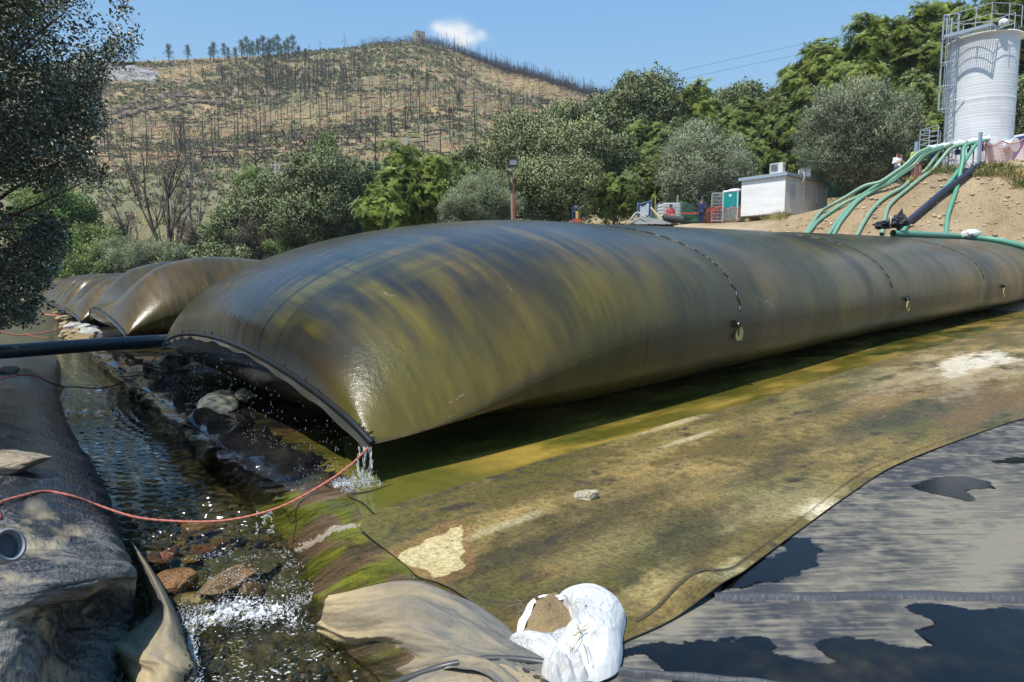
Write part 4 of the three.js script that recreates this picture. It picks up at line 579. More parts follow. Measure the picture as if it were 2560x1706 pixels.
T('locust', 2010, 240, 470, 190, 66, 'green feathery tree left of the large olive', { n: 24 });
T('locust', 1930, 380, 500, 150, 56, 'low green feathery tree behind the white cabin', { n: 18 });
T('olive', 1770, 312, 545, 225, 49, 'silvery olive tree behind the blue overalled worker', { n: 26 });
T('olive', 2160, 212, 455, 280, 42, 'large silvery olive tree with a dark trunk on the bank', { n: 34, trunk: 0.075 });
T('ailanthus', 2060, 95, 330, 190, 66, 'tall feathery tree whose crown stands against the sky at left of the slope top', { n: 24 });
T('ailanthus', 2190, 35, 310, 190, 62, 'tall feathery tree above the large olive', { n: 24 });
T('ailanthus', 2330, 8, 300, 190, 60, 'tall feathery tree left behind the silo ladder', { n: 26 });
T('locust', 2270, 170, 430, 150, 52, 'shaded feathery tree directly left of the silo', { n: 22 });
T('ailanthus', 2460, -15, 250, 180, 60, 'tall feathery tree directly behind the silo top', { n: 24 });
T('ailanthus', 2590, -40, 300, 180, 60, 'tall feathery tree at the right edge of the picture', { n: 24 });
T('oak', 2560, 180, 370, 150, 50, 'dark oak right of the silo', { n: 22 });
T('locust', 2420, 200, 400, 190, 50, 'dark green tree hidden behind the silo shell', { n: 16 });
T('locust', 2100, 300, 500, 170, 56, 'feathery tree behind the top of the large olive', { n: 20 });
T('ailanthus', 2140, 170, 420, 200, 60, 'feathery tree in front of the tall skyline ones, above the olive', { n: 22 });
T('ailanthus', 2010, 175, 380, 170, 72, 'feathery tree stepping down from the tall skyline ones', { n: 20 });
T('locust', 2330, 250, 470, 150, 47, 'dark leafy tree filling the gap between olive and silo', { n: 20 });
T('locust', 1830, 330, 540, 170, 58, 'feathery tree rising behind the portable toilet', { n: 20 });
T('locust', 1620, 300, 470, 160, 74, 'feathery tree under the skyline oak', { n: 18 });
T('oak', 1450, 255, 420, 170, 78, 'dark oak on the slope shoulder below the power pole', { n: 22 });
T('locust', 1950, 440, 560, 130, 52, 'shrubby green tree behind the cabin roof', { n: 14 });
T('oak', 1300, 420, 570, 160, 50, 'dark leafy oak low behind the floodlight pole', { n: 20 });
T('locust', 1060, 480, 590, 150, 44, 'dark green undergrowth tree beneath the bright feathery one', { n: 16 });
T('oak', 700, 560, 660, 200, 50, 'low dark thicket behind the second tube', { ...B, n: 18 });
T('oak', 470, 600, 690, 160, 46, 'low dark thicket behind the bare trunks', { ...B, n: 14 });
T('green', 262, 628, 745, 150, 31, 'dense green bush right behind the row of far tubes', { ...B });
T('oak', 175, 640, 745, 130, 34, 'dark bush behind the farthest tube', { ...B });
T('willow', 375, 640, 725, 160, 30, 'grey green bush low behind the third tube', { ...B });
T('oak', 450, 640, 715, 140, 31, 'dark low bush behind the second tube', { ...B });
T('willow', 300, 645, 740, 170, 30, 'wide silvery bush directly above the third tube', { ...B });
T('green', 205, 668, 745, 120, 30, 'low green bush right of the oak branches at water level', { ...B });
T('oak', 560, 615, 700, 160, 33, 'dark bush rising over the second tube skyline', { ...B });
// bare trees
function bareTree(base, limbs, name, label, mat, seed, tw = 1) {
  const r = rng(seed), t = thing(name, label, 'tree', base), wood = [], twig = [];
  const grow = (p, dir, len, rad, depth) => {
    const pts = [p.clone()]; let q = p.clone(), d = dir.clone(); for (let i = 0; i < 4; i++) { d.add(V((r() - 0.5) * 0.22, 0.10, (r() - 0.5) * 0.22)).normalize(); q = q.clone().addScaledVector(d, len / 4); pts.push(q); }
    (depth > 2 ? twig : wood).push(taper(pts, rad, rad * 0.45, depth > 2 ? 3 : 5, depth > 2 ? 4 : 8));
    if (depth < 5) { const n = depth < 2 ? 4 : 3; for (let i = 0; i < n; i++) { const k = 1 + Math.floor(r() * 3.99), a = pts[Math.min(4, k)]; const dd = d.clone().add(V((r() - 0.5) * 1.5, (r() - 0.25) * 0.6, (r() - 0.5) * 1.5)).normalize(); grow(a, dd, len * (0.42 + 0.25 * r()), Math.max(rad * 0.42, 0.011), depth + 1); } }
  };
  for (const [dx, dy, len, rad] of limbs) grow(V((r() - 0.5) * 0.4, 0, (r() - 0.5) * 0.4), V(dx, dy, (r() - 0.5) * 0.2).normalize(), len, rad, 0);
  mesh('trunk', merge(wood), mat, t); mesh('twigs', merge(twig), greyTwig, t); return t;
}
const ground = (u, d) => { const x = ray(u, 640)[0] * d; return V(x, H(x, -d) - 0.1, -d); };
bareTree(ground(425, 65), [[-0.30, 1, 8.6, 0.20], [-0.06, 1, 9.6, 0.21], [0.12, 1, 8.0, 0.17], [-0.5, 1, 7.0, 0.15], [0.3, 1, 6.0, 0.13]], 'bare_tree', 'many stemmed leafless tree with grey twigs in front of the burnt hill', bark, 31);
bareTree(ground(362, 66), [[-0.75, 1, 6.4, 0.16]], 'bare_tree', 'leafless tree leaning left, left of the many stemmed one', charred, 32);
bareTree(ground(492, 66), [[-0.05, 1, 7.8, 0.16], [0.1, 1, 8.2, 0.14]], 'bare_tree', 'slim pale barked leafless tree right of the many stemmed one', paleBark, 33);
bareTree(ground(315, 67), [[-0.55, 1, 3.0, 0.11], [0.3, 1, 2.8, 0.10]], 'bare_tree', 'small burnt snag low at the left foot of the hill', charred, 34);
// burnt pines of the hill
const R5 = rng(77);
function burntPine(seed, h) { const r = rng(seed), g = [taper([V(0, -0.6, 0), V((r() - 0.5) * 0.25, h * 0.5, 0), V((r() - 0.5) * 0.5, h, (r() - 0.5) * 0.4)], 0.12, 0.03, 5, 4)]; for (let i = 0; i < 26; i++) { const y = h * (0.30 + 0.68 * r()), a = r() * 6.28, l = (1.15 - y / h) * h * 0.22 * (0.4 + r()); g.push(bar(V(0, y, 0), V(Math.cos(a) * l, y + l * 0.35, Math.sin(a) * l), 0.024, 3)); } return merge(g); }
const pines = [1, 2, 3, 4, 5].map(s => burntPine(s * 13, 7.5 + s * 0.6));
const hillAt = (c, d) => { const x = (c - 1280) / F * d; return V(x, H(x, -d), -d); };
{
  const things = pines.map((g, i) => { const m = mesh('burnt_pine', g, charred); return tag(m, 'bare black trunk of a burnt pine standing on the far hillside', 'burnt tree', 'burnt pines standing on the hillside'); });
  let n = 0; const dens = (c, d) => { const k = sst(420, 640, c) * sst(1250, 900, c); return 0.25 + 0.9 * k * sst(130, 170, d) * (0.5 + fbm(c * 0.01, d * 0.02, 3) * 1.6) + 0.35 * sst(1100, 1400, c); };
  while (n < 230) { const c = 180 + R5() * 1330, d = 105 + 220 * R5(); if (R5() > dens(c, d) || (c < 1080 && d > 286 && R5() > 0.12)) continue; const o = n < 5 ? things[n] : copyOf(things[Math.floor(R5() * 5)]); o.position.copy(hillAt(c, d)); o.rotation.y = R5() * 6.28; o.scale.setScalar(0.55 + 0.55 * R5()); n++; }
  const far = pines.map(() => []), M = new THREE.Matrix4(), q = new THREE.Quaternion(), Y = V(0, 1, 0);
  const put = (c, d, s) => { q.setFromAxisAngle(Y, R5() * 6.28); const p = hillAt(c, d); far[Math.floor(R5() * 5)].push(M.compose(p, q, V(s * 1.1, s, s * 1.1)).clone()); };
  for (let i = 0; i < 900; i++) { const c = 1080 + 500 * Math.pow(R5(), 0.7); put(c, 345 - 40 * R5() * R5(), 0.4 + 0.5 * R5()); }
  for (let i = 0; i < 170; i++) { const c = 560 + 360 * R5(); put(c, 285 - 90 * R5(), 0.5 + 0.5 * R5()); }
  for (let i = 0; i < 420; i++) { const c = 150 + 1350 * R5(), d = 110 + 180 * R5(); if (R5() < dens(c, d)) put(c, d, 0.5 + 0.6 * R5()); }
  const w = thing('burnt_wood', 'dark fringe of burnt pines along the ridge and upper slope', 'burnt wood'); w.userData.kind = 'stuff'; far.forEach((m, i) => tag(inst('trunks', pines[i], std([0.040, 0.033, 0.040], 0.95), m, null, w), null, null, null, 'stuff'));
  // low burnt brush with fine twigs along the ridge
  const brush = leafClump(60, 1.6, 1.5, 0.05, 91, 0.9, 0.9), bm = []; for (let i = 0; i < 1500; i++) { const c = 900 + 660 * Math.pow(R5(), 0.6); const p = hillAt(c, 340 - 30 * R5() * R5()); const s = 0.6 + 1.0 * R5(); q.setFromAxisAngle(Y, R5() * 6.28); bm.push(M.compose(p.add(V(0, 0.8, 0)), q, V(s, s, s)).clone()); }
  tag(inst('burnt_brush', brush, std([0.045, 0.038, 0.045], 0.95), bm), 'burnt brush along the ridge line', 'brush', null, 'stuff');
}
{ // living pines on the ridge
  const make = (seed, h) => { const r = rng(seed), t = thing('ridge_pine', 'green umbrella topped pine left alive on the left ridge', 'pine tree', null, 'green pines along the ridge'); mesh('trunk', taper([V(0, -0.5, 0), V((r() - 0.5) * 0.6, h * 0.5, 0), V((r() - 0.5) * 0.8, h * 0.95, 0)], 0.2, 0.07, 6, 6), charred, t); const m = [], M = new THREE.Matrix4(), q = new THREE.Quaternion(); for (let i = 0; i < 120; i++) { const a = r() * 6.28, k = Math.sqrt(r()), t = Math.pow(r(), 0.8), y = h * (0.30 + 0.72 * t), w = (2.9 - 1.7 * t) * (0.65 + 0.35 * Math.sin(y * 2.6 + a)); q.setFromEuler(new THREE.Euler(r(), r() * 6, r())); const s = 1.1 + r() * 0.9; m.push(M.compose(V(Math.cos(a) * k * w, y, Math.sin(a) * k * w), q, V(s, s * 0.7, s)).clone()); } tag(inst('crown', KIND.oak.geo[0], std([0.075, 0.115, 0.06], 0.9), m, null, t), null, null, null, 'stuff'); return t; };
  const A = make(3, 9), Bp = make(8, 8); const spots = [[365, 318, 1.0], [452, 316, 1.05], [498, 318, 0.95], [552, 320, 0.7], [560, 312, 1.1], [595, 305, 0.8], [628, 312, 1.15], [655, 300, 1.0], [668, 316, 1.1], [705, 312, 1.0], [722, 300, 0.9], [740, 306, 1.0], [782, 300, 0.7], [690, 290, 1.0], [612, 308, 0.8], [640, 306, 1.2], [648, 314, 0.9], [680, 308, 1.2], [695, 314, 1.1], [715, 306, 1.2], [733, 314, 0.9], [752, 310, 1.1], [765, 300, 0.8], [585, 314, 0.9], [1150, 210, 0.7], [1075, 230, 0.7], [1040, 240, 0.6]];
  spots.forEach(([c, d, s], i) => { const o = i === 0 ? A : i === 1 ? Bp : copyOf(i % 2 ? A : Bp, i > 23 ? 'small green pine left alive among the burnt trunks of the open slope' : null); o.position.copy(hillAt(c, d)); o.scale.setScalar(s); o.rotation.y = i * 1.7; });
}
{ // scrub and dry grass on the hill
  const M = new THREE.Matrix4(), q = new THREE.Quaternion(), Y = V(0, 1, 0), r = rng(123), shrub = leafClump(26, 0.7, 0.55, 0.32, 55, 0.7, 0.4), sm = [], sc = [], straw = leafClump(18, 0.8, 0.6, 0.12, 56, 0.4, 0.9), gm = [], gc = [];
  for (let i = 0; i < 23000; i++) { const d = 62 + 265 * Math.pow(r(), 0.75), c = -100 + 1750 * r(), p = hillAt(c, d), k = fbm(p.x * 0.022, p.z * 0.03 + 4, 3) * 2.2 + 0.2 * vn2(p.x * 0.3, p.z * 0.3) + 0.12 * sst(1200, 700, c) * sst(120, 190, d); q.setFromAxisAngle(Y, r() * 6.28);
    if (k > 0.0 + 0.34 * (r() - 0.5)) { const s = (0.35 + 0.75 * r() * r()) * (0.7 + d / 300); sm.push(M.compose(p.add(V(0, 0.25 * s, 0)), q, V(s, s, s)).clone()); const g = r(); sc.push(new THREE.Color().setRGB(...(g < 0.55 ? [0.14, 0.155, 0.075] : g < 0.88 ? [0.19, 0.175, 0.10] : [0.085, 0.075, 0.062]).map(x => x * (0.75 + 0.5 * r())))); }
    else { const s = (0.4 + 0.8 * r()) * (0.7 + d / 300); gm.push(M.compose(p.add(V(0, 0.1, 0)), q, V(s, s * 0.7, s)).clone()); gc.push(new THREE.Color().setRGB(...[0.42, 0.33, 0.18].map(x => x * (0.6 + 0.6 * r())))); } }
  tag(inst('hill_scrub', shrub, std([1, 1, 1], 0.9), sm, sc), 'low green scrub sprouting on the burnt hill', 'scrub', null, 'stuff');
  tag(inst('dry_grass', straw, std([1, 1, 1], 0.95), gm, gc), 'tufts of straw coloured dry grass on the hill', 'grass', null, 'stuff');
  // fallen burnt logs and terrace stones lie along the contours
  const log = bar(V(-2.2, 0, 0), V(2.2, 0.1, 0), 0.13, 5), lm = []; for (let i = 0; i < 900; i++) { const p = hillAt(250 + 1250 * r(), 120 + 200 * r()); q.setFromAxisAngle(Y, (r() - 0.5) * 0.7); lm.push(M.compose(p.add(V(0, 0.15, 0)), q, V(0.4 + r(), 1, 1)).clone()); }
  tag(inst('burnt_logs', log, charred, lm), 'felled burnt trunks lying along the contours', 'logs', null, 'stuff');
  const st = facet(1, 5, 1.2, 0.75, 0.9, 8), tm = [], tc = []; const row = (c0, v0, c1, v1, n, s0) => { for (let i = 0; i < n; i++) { const t = r(), P = onTerrain(lerp(c0, c1, t), lerp(v0, v1, t) - 10 * Math.sin(t * 3.1) + (r() - 0.5) * 7, 90, 330); if (!P) continue; const s = s0 * (0.5 + r()); q.setFromAxisAngle(Y, r() * 6.28); tm.push(M.compose(P, q, V(s, s * 0.8, s)).clone()); const k = 0.6 + 0.6 * r(); tc.push(new THREE.Color().setRGB(0.17 * k, 0.125 * k, 0.10 * k)); } };
  row(280, 285, 470, 236, 90, 0.8); row(420, 268, 560, 262, 70, 0.9); row(330, 262, 520, 246, 70, 0.8); row(230, 330, 400, 268, 80, 0.9); row(560, 290, 650, 305, 30, 0.5);
  tag(inst('terrace_stones', st, std([1, 1, 1], 0.95), tm, tc), 'broken rows of dark terrace stones on the left hillside', 'stones', null, 'stuff');
}
{ // grey rock face behind the oak
  const P = onTerrain(270, 205, 150, 330) || hillAt(270, 260), rk = thing('rock_face', 'pale grey slab of bare rock on the upper left hillside', 'rock face', P), r = rng(61);
  const slab = grid(46, 30, (u, v) => V((u - 0.5) * 34 + 4 * fbm(v * 4, 3, 2), 12 - v * 20 - 6 * u + 1.6 * fbm(u * 9 + v * 8, v * 6, 4), -6 + v * 9 + 2.2 * Math.abs(fbm(u * 6 + 2, v * 12, 4))), (u, v) => [u, v]);
  mesh('slab', slab, std([0.36, 0.345, 0.33], 0.9, { bumpMap: again(pbRock(), 3, 3), bumpScale: 0.8 }), rk);
  for (let i = 0; i < 14; i++) { const s = facet(1.2 + r() * 1.8, 70 + i, 1.5, 0.7, 1, 9); s.translate((r() - 0.4) * 34, -8 - r() * 5, 3 + r() * 4); mesh('boulder', s, std([0.20 + 0.1 * r(), 0.185, 0.17], 0.95), rk); }
}
function pbRock() { return dataTex(256, 256, (u, v) => 0.5 + 0.7 * fbm(u * 10 + v * 6, v * 18, 5)); }
{ // burnt olive stumps on the lower hill
  const mk = seed => { const r = rng(seed), g = [taper([V(0, -0.3, 0), V(0.1, 0.7, 0), V(0, 1.2, 0)], 0.22, 0.14, 6, 4)]; for (let i = 0; i < 6; i++) { const a = r() * 6.28; g.push(taper([V(0, 1.0, 0), V(Math.cos(a) * 0.7, 1.5, Math.sin(a) * 0.4), V(Math.cos(a) * 1.3, 1.7 + r() * 0.8, Math.sin(a) * 0.7)], 0.12, 0.03, 5, 5)); } const m = mesh('burnt_stump', merge(g), charred); return tag(m, 'small crooked burnt olive stump on the dry lower slope', 'burnt tree', 'burnt olive stumps on the lower slope'); };
  const p = [mk(1), mk(2), mk(3)]; [[545, 393], [562, 412], [582, 414], [640, 420], [655, 402], [690, 362], [710, 348], [760, 370], [792, 364], [868, 362], [900, 358], [985, 350], [620, 372], [505, 400]].forEach(([u, v], i) => { const P = onTerrain(u, v, 60, 300); if (!P) return; const o = i < 3 ? p[i] : copyOf(p[i % 3]); o.position.copy(P); o.rotation.y = i * 1.3; o.scale.setScalar(1.1); });
}
// ---------- the evergreen oak overhanging from the left ----------
{
  const r = rng(404), base = V(-10.2, -0.3, -7.6), t = thing('holm_oak', 'dark evergreen oak whose leafy branches hang in from the left edge', 'tree', base);
  const up = [[-80, -60], [300, -60], [318, 0], [352, 85], [345, 120], [318, 165], [288, 150], [262, 190], [236, 232], [258, 270], [268, 310], [222, 350], [258, 430], [252, 455], [212, 462], [188, 430], [150, 470], [90, 470], [60, 450], [0, 462], [-80, 470]], lo = [[-80, 520], [0, 532], [90, 530], [160, 560], [165, 600], [140, 640], [128, 690], [104, 720], [96, 760], [82, 815], [50, 800], [0, 812], [-80, 830]];
  const g1 = leafClump(13, 0.11, 0.055, 0.03, 301, 0.8, 0.35), g2 = leafClump(11, 0.10, 0.05, 0.03, 302, 0.8, 0.35), ms = [[], []], cs = [[], []], M = new THREE.Matrix4(), q = new THREE.Quaternion(), ends = [];
  const add = (p, s) => { q.setFromEuler(new THREE.Euler((r() - 0.5) * 1.6, r() * 6.28, (r() - 0.5) * 1.6)); const k = r() < 0.5 ? 0 : 1; ms[k].push(M.compose(p.clone().sub(base), q, V(s, s, s)).clone()); const v = 0.7 + 0.7 * r(), w = (r() - 0.5) * 0.2; cs[k].push(new THREE.Color().setRGB(v * (1 + w), v, v * (1 - w))); };
  const clumpy = p => fbm(p.x * 1.5 + 3, p.y * 1.5 + p.z * 1.1, 3);
  for (const [poly, n] of [[up, 5400], [lo, 2200]]) for (let i = 0; i < n;) {
    const xs = poly.map(p => p[0]), ys = poly.map(p => p[1]), u = lerp(Math.min(...xs), Math.max(...xs), r()), v = lerp(Math.min(...ys), Math.max(...ys), r()); if (!inPoly(poly, u, v)) continue; i++;
    const d = 7.6 + 3.6 * r(), p = at(u, v, d); if (p.y < 0.25) continue; const edge = clamp((u - 120) / 230); if (clumpy(p) < (poly === lo ? 0.03 : -0.05) + 0.16 * edge) continue; add(p, 0.8 + 0.5 * r()); if (i % 40 === 0) ends.push(p.clone());
  }
  for (let i = 0; i < 17000; i++) { // the rest of the crown, out of the picture
    const h = 2.3 + 5.4 * r(), gx = -11.5 + 8.2 * r(), gz = -13.5 + 8.2 * r(), p = V(gx - 0.357 * h, h, gz + 0.364 * h); const [u] = proj(p); if (p.z > -1.5 || u > -25 || clumpy(p) < -0.06) continue; add(p, 1.1 + 0.8 * r()); if (i % 130 === 0) ends.push(p.clone());
  }
  const lm = std([0.11, 0.122, 0.074], 0.4);
  [g1, g2].forEach((g, i) => tag(inst('leaves', g, lm, ms[i], cs[i], t), null, null, null, 'stuff'));
  const L = p => p.clone().sub(base), trunkTop = V(-9.6, 3.2, -8.2), wood = [taper([base.clone(), V(-10.3, 1.2, -7.7), trunkTop], 0.34, 0.24, 10).translate(-base.x, -base.y, -base.z)];
  mesh('trunk', wood[0], bark, t);
  const hubs = [V(-9.3, 5.2, -8.8), V(-8.4, 3.6, -9.4), V(-8.2, 2.2, -9.2), V(-9.2, 4.6, -6.4), V(-8.8, 6.2, -9.8)];
  mesh('limbs', merge(hubs.map(h => taper([L(trunkTop), L(trunkTop.clone().lerp(h, 0.5).add(V(0, 0.2, 0))), L(h)], 0.16, 0.07, 7))), bark, t);
  mesh('branches', merge(ends.map(e => { const h = hubs.slice().sort((a, b) => a.distanceTo(e) - b.distanceTo(e))[0]; const m = h.clone().lerp(e, 0.55).add(V((r() - 0.5) * 0.4, (r() - 0.3) * 0.5, (r() - 0.5) * 0.4)); return taper([L(h), L(m), L(e)], 0.04, 0.008, 4, 8); })), bark, t);
}
// ---------- the works on the bank: silo, hoses, cabin, people ----------
const TH = Math.PI / 2 - 0.864;                                       // things on the site are squared to the tubes
const SIDE = V(-AX.z, 0, AX.x);
const steel = std([0.36, 0.40, 0.45], 0.42, { metalness: 0.35 }), galv = std([0.42, 0.47, 0.53], 0.45, { metalness: 0.3 }), whitePaint = std([0.74, 0.75, 0.77], 0.55), darkMetal = std([0.06, 0.065, 0.07], 0.5), bluePaint = std([0.03, 0.07, 0.24], 0.45), wood = std([0.36, 0.25, 0.13], 0.85, { bumpMap: again(tubeBump, 1, 4), bumpScale: 0.01 }), rubber = std([0.02, 0.02, 0.022], 0.6);
const grime = dataTex(512, 512, (u, v) => 0.86 + 0.22 * fbm(u * 5, v * 22, 4) + 0.12 * fbm(u * 40, v * 5, 3));
const grimeC = colorTex(512, 512, (u, v) => { const k = 0.93 + 0.13 * fbm(u * 3, v * 14, 4) + 0.05 * fbm(u * 50, v * 6, 3); return [k, k, k * 0.99]; });
// silo
{
  const D = 37.2, cb = at(2440, 415, D), cx = cb.x, cz = cb.z, y0 = Math.min(H(cx, cz), cb.y) - 0.2, y1 = vy(2453, 104, D), R = 1.63, hgt = y1 - y0;
  const s = thing('silo', 'tall white ribbed storage silo with caged ladder standing on the bank', 'silo', V(cx, y0, cz));
  const e = V(-cx, 0, -cz).normalize(), left = V(e.z, 0, -e.x).negate(); if (left.x > 0) left.negate();
  const dir = a => e.clone().multiplyScalar(Math.cos(a)).addScaledVector(left, Math.sin(a));           // a: radians left of the camera side
  const prof = []; const rr = rng(15); prof.push(new THREE.Vector2(R, 0)); for (let y = 0.05; y < hgt; y += 0.055) prof.push(new THREE.Vector2(R + 0.006 * Math.sin(y * 41) + 0.006 * (rr() - 0.5) + (Math.abs(y - hgt * 0.55) < 0.07 ? 0.014 : 0), y)); prof.push(new THREE.Vector2(R, hgt));
  const shellMat = std([0.70, 0.71, 0.735], 0.5, { map: grimeC, bumpMap: again(grime, 1, 1), bumpScale: 0.02 });
  mesh('shell', new THREE.LatheGeometry(prof, 96), shellMat, s);
  const rim = new THREE.LatheGeometry([[R, hgt - 0.10], [R + 0.16, hgt - 0.06], [R + 0.17, hgt], [R - 0.05, hgt + 0.02], [0.02, hgt + 0.30]].map(p => new THREE.Vector2(...p)), 96); mesh('rim', rim, whitePaint, s);
  // ladder with safety cage
  const lad = new THREE.Group(); lad.name = 'ladder'; s.add(lad); const la = 0.78, ld = dir(la), lt = dir(la - Math.PI / 2), foot = 1.65, topL = hgt + 1.25;
  const lp = (out, tan, y) => ld.clone().multiplyScalar(R + out).addScaledVector(lt, tan).setY(y);
  for (const t of [-0.24, 0.24]) mesh('rail', bar(lp(0.28, t, foot), lp(0.28, t, topL), 0.038, 6), galv, lad);
  const rg = bar(V(-0.24, 0, 0), V(0.24, 0, 0), 0.017, 5); for (let y = foot + 0.25; y < hgt + 0.2; y += 0.28) { const m = mesh('rung', rg, galv, lad); m.position.copy(lp(0.28, 0, y)); m.quaternion.setFromUnitVectors(V(1, 0, 0), lt); }
  for (let y = foot + 2.1; y <= topL; y += (topL - foot - 2.15) / 4) { const c = []; for (let k = 0; k <= 12; k++) { const a = Math.PI * k / 12; c.push(lp(0.28 + 0.72 * Math.sin(a), 0.36 * Math.cos(a), y)); } mesh('cage_hoop', tube(c, 0.024, 5, 24), galv, lad); }
  for (const a of [0.25, 0.95, 1.57, 2.2, 2.9]) mesh('cage_bar', bar(lp(0.28 + 0.72 * Math.sin(a), 0.36 * Math.cos(a), foot + 2.1), lp(0.28 + 0.72 * Math.sin(a), 0.36 * Math.cos(a), topL), 0.02, 5), galv, lad);
  for (const y of [hgt * 0.56, hgt * 0.27]) for (const t of [-0.24, 0.24]) mesh('bracket', bar(lp(-0.02, t + 0.35 * (t > 0 ? 1 : 0), y), lp(0.3, t, y), 0.03, 5), steel, lad);
  // grated landing at the top with rails
  const plat = new THREE.Group(); plat.name = 'top_platform'; s.add(plat); const pd = dir(0.28), pt = dir(0.28 - Math.PI / 2), pp = (out, tan, y) => pd.clone().multiplyScalar(R + out).addScaledVector(pt, tan).setY(hgt + y);
  const gr = []; for (let k = 0; k < 22; k++) gr.push(bar(pp(-0.05, -1.05 + k * 0.096, 0.02), pp(0.92, -1.05 + k * 0.096, 0.02), 0.022, 4)); mesh('grating', merge(gr), steel, plat);
  mesh('frame', merge([[[-0.05, -1.1], [0.95, -1.1]], [[0.95, -1.1], [0.95, 1.05]], [[0.95, 1.05], [-0.05, 1.05]]].map(([a, b]) => { const A = pp(a[0], a[1], 0), Bq = pp(b[0], b[1], 0), g = new THREE.BoxGeometry(A.distanceTo(Bq), 0.17, 0.05); g.applyQuaternion(new THREE.Quaternion().setFromUnitVectors(V(1, 0, 0), V().subVectors(Bq, A).normalize())); const m = A.lerp(Bq, 0.5); g.translate(m.x, m.y, m.z); return g; })), steel, plat);
  const rail = (pts, hs, r = 0.022) => { const g = []; for (let i = 0; i < pts.length; i++) { g.push(bar(pts[i], pts[i].clone().add(V(0, hs[hs.length - 1], 0)), r, 5)); if (i) for (const h of hs) g.push(bar(pts[i - 1].clone().add(V(0, h, 0)), pts[i].clone().add(V(0, h, 0)), r * 0.85, 5)); } return merge(g); };
  mesh('railing', rail([pp(0.9, -1.05, 0), pp(0.9, 0.3, 0), pp(0.9, 1.0, 0), pp(0.1, 1.55, 0), pp(-0.7, 1.9, 0)], [0.55, 1.1]), galv, plat);
  mesh('railing', rail([pp(-0.3, -1.2, 0), pp(-1.2, -0.9, 0), pp(-1.9, 0.2, 0), pp(-1.5, 1.4, 0)], [0.55, 1.1]), galv, plat);
  mesh('vent', new THREE.SphereGeometry(0.22, 16, 12).translate(pp(-0.15, 1.25, 0.25).x, hgt + 0.28, pp(-0.15, 1.25, 0.25).z), whitePaint, plat);
  // lower landing
  const lo = new THREE.Group(); lo.name = 'lower_platform'; s.add(lo); const q = (out, tan, y) => ld.clone().multiplyScalar(R + out).addScaledVector(lt, tan).setY(y);
  const fl2 = []; for (let k = 0; k < 12; k++) fl2.push(bar(q(0.25 + k * 0.115, -0.55, foot - 0.02), q(0.25 + k * 0.115, 0.7, foot - 0.02), 0.03, 4)); mesh('grating', merge(fl2), steel, lo);
  mesh('railing', rail([q(0.28, -0.55, foot), q(1.0, -0.55, foot), q(1.6, -0.55, foot), q(1.6, 0.1, foot), q(1.6, 0.7, foot)], [0.28, 0.55, 0.82, 1.1], 0.026), galv, lo);
  for (const [a, b] of [[1.55, -0.5], [1.55, 0.65], [0.35, 0.65]]) mesh('leg', bar(q(a, b, foot), q(a, b, -0.6), 0.05, 6), steel, lo);
  // flanged openings at the foot
  const noz = (ang, y, r, l, name) => { const d = dir(ang), g = new THREE.CylinderGeometry(r, r, l, 24); g.applyQuaternion(new THREE.Quaternion().setFromUnitVectors(V(0, 1, 0), d)); const p = d.clone().multiplyScalar(R + l / 2 - 0.05); g.translate(p.x, y, p.z); const f = new THREE.CylinderGeometry(r * 1.25, r * 1.25, 0.07, 24); f.applyQuaternion(new THREE.Quaternion().setFromUnitVectors(V(0, 1, 0), d)); const z = d.clone().multiplyScalar(R + l - 0.05); f.translate(z.x, y, z.z); mesh(name, merge([g, f]), whitePaint, s); };
  noz(-0.95, 1.55, 0.30, 0.45, 'manhole'); noz(-0.30, 1.75, 0.17, 0.75, 'outlet');
  const cone = new THREE.ConeGeometry(0.85, 1.0, 4, 1); cone.translate(dir(0.35).x * (R + 0.5), 0.45, dir(0.35).z * (R + 0.5)); mesh('hopper', cone, steel, s);
}
// white site container with a blue diagonal band right of the silo
{
  const p = at(2500, 405, 42), t = thing('site_container', 'white container with a dark blue diagonal band behind the orange net', 'container', p); t.rotation.y = -0.75;
  const sh = new THREE.Shape([[0, 0], [5, 0], [5, 2.15], [0, 1.75]].map(a => new THREE.Vector2(...a))); mesh('body', new THREE.ExtrudeGeometry(sh, { depth: 2.2, bevelEnabled: true, bevelSize: 0.03, bevelThickness: 0.03, bevelSegments: 2 }).translate(-0.3, -0.3, -2.2), whitePaint, t);
  const bd = new THREE.Shape([[-0.1, -0.25], [0.5, -0.25], [1.35, 1.5], [0.6, 1.43]].map(a => new THREE.Vector2(...a))); mesh('stripe', new THREE.ExtrudeGeometry(bd, { depth: 0.01, bevelEnabled: false }).translate(0.1, 0, 0.034), bluePaint, t);
}
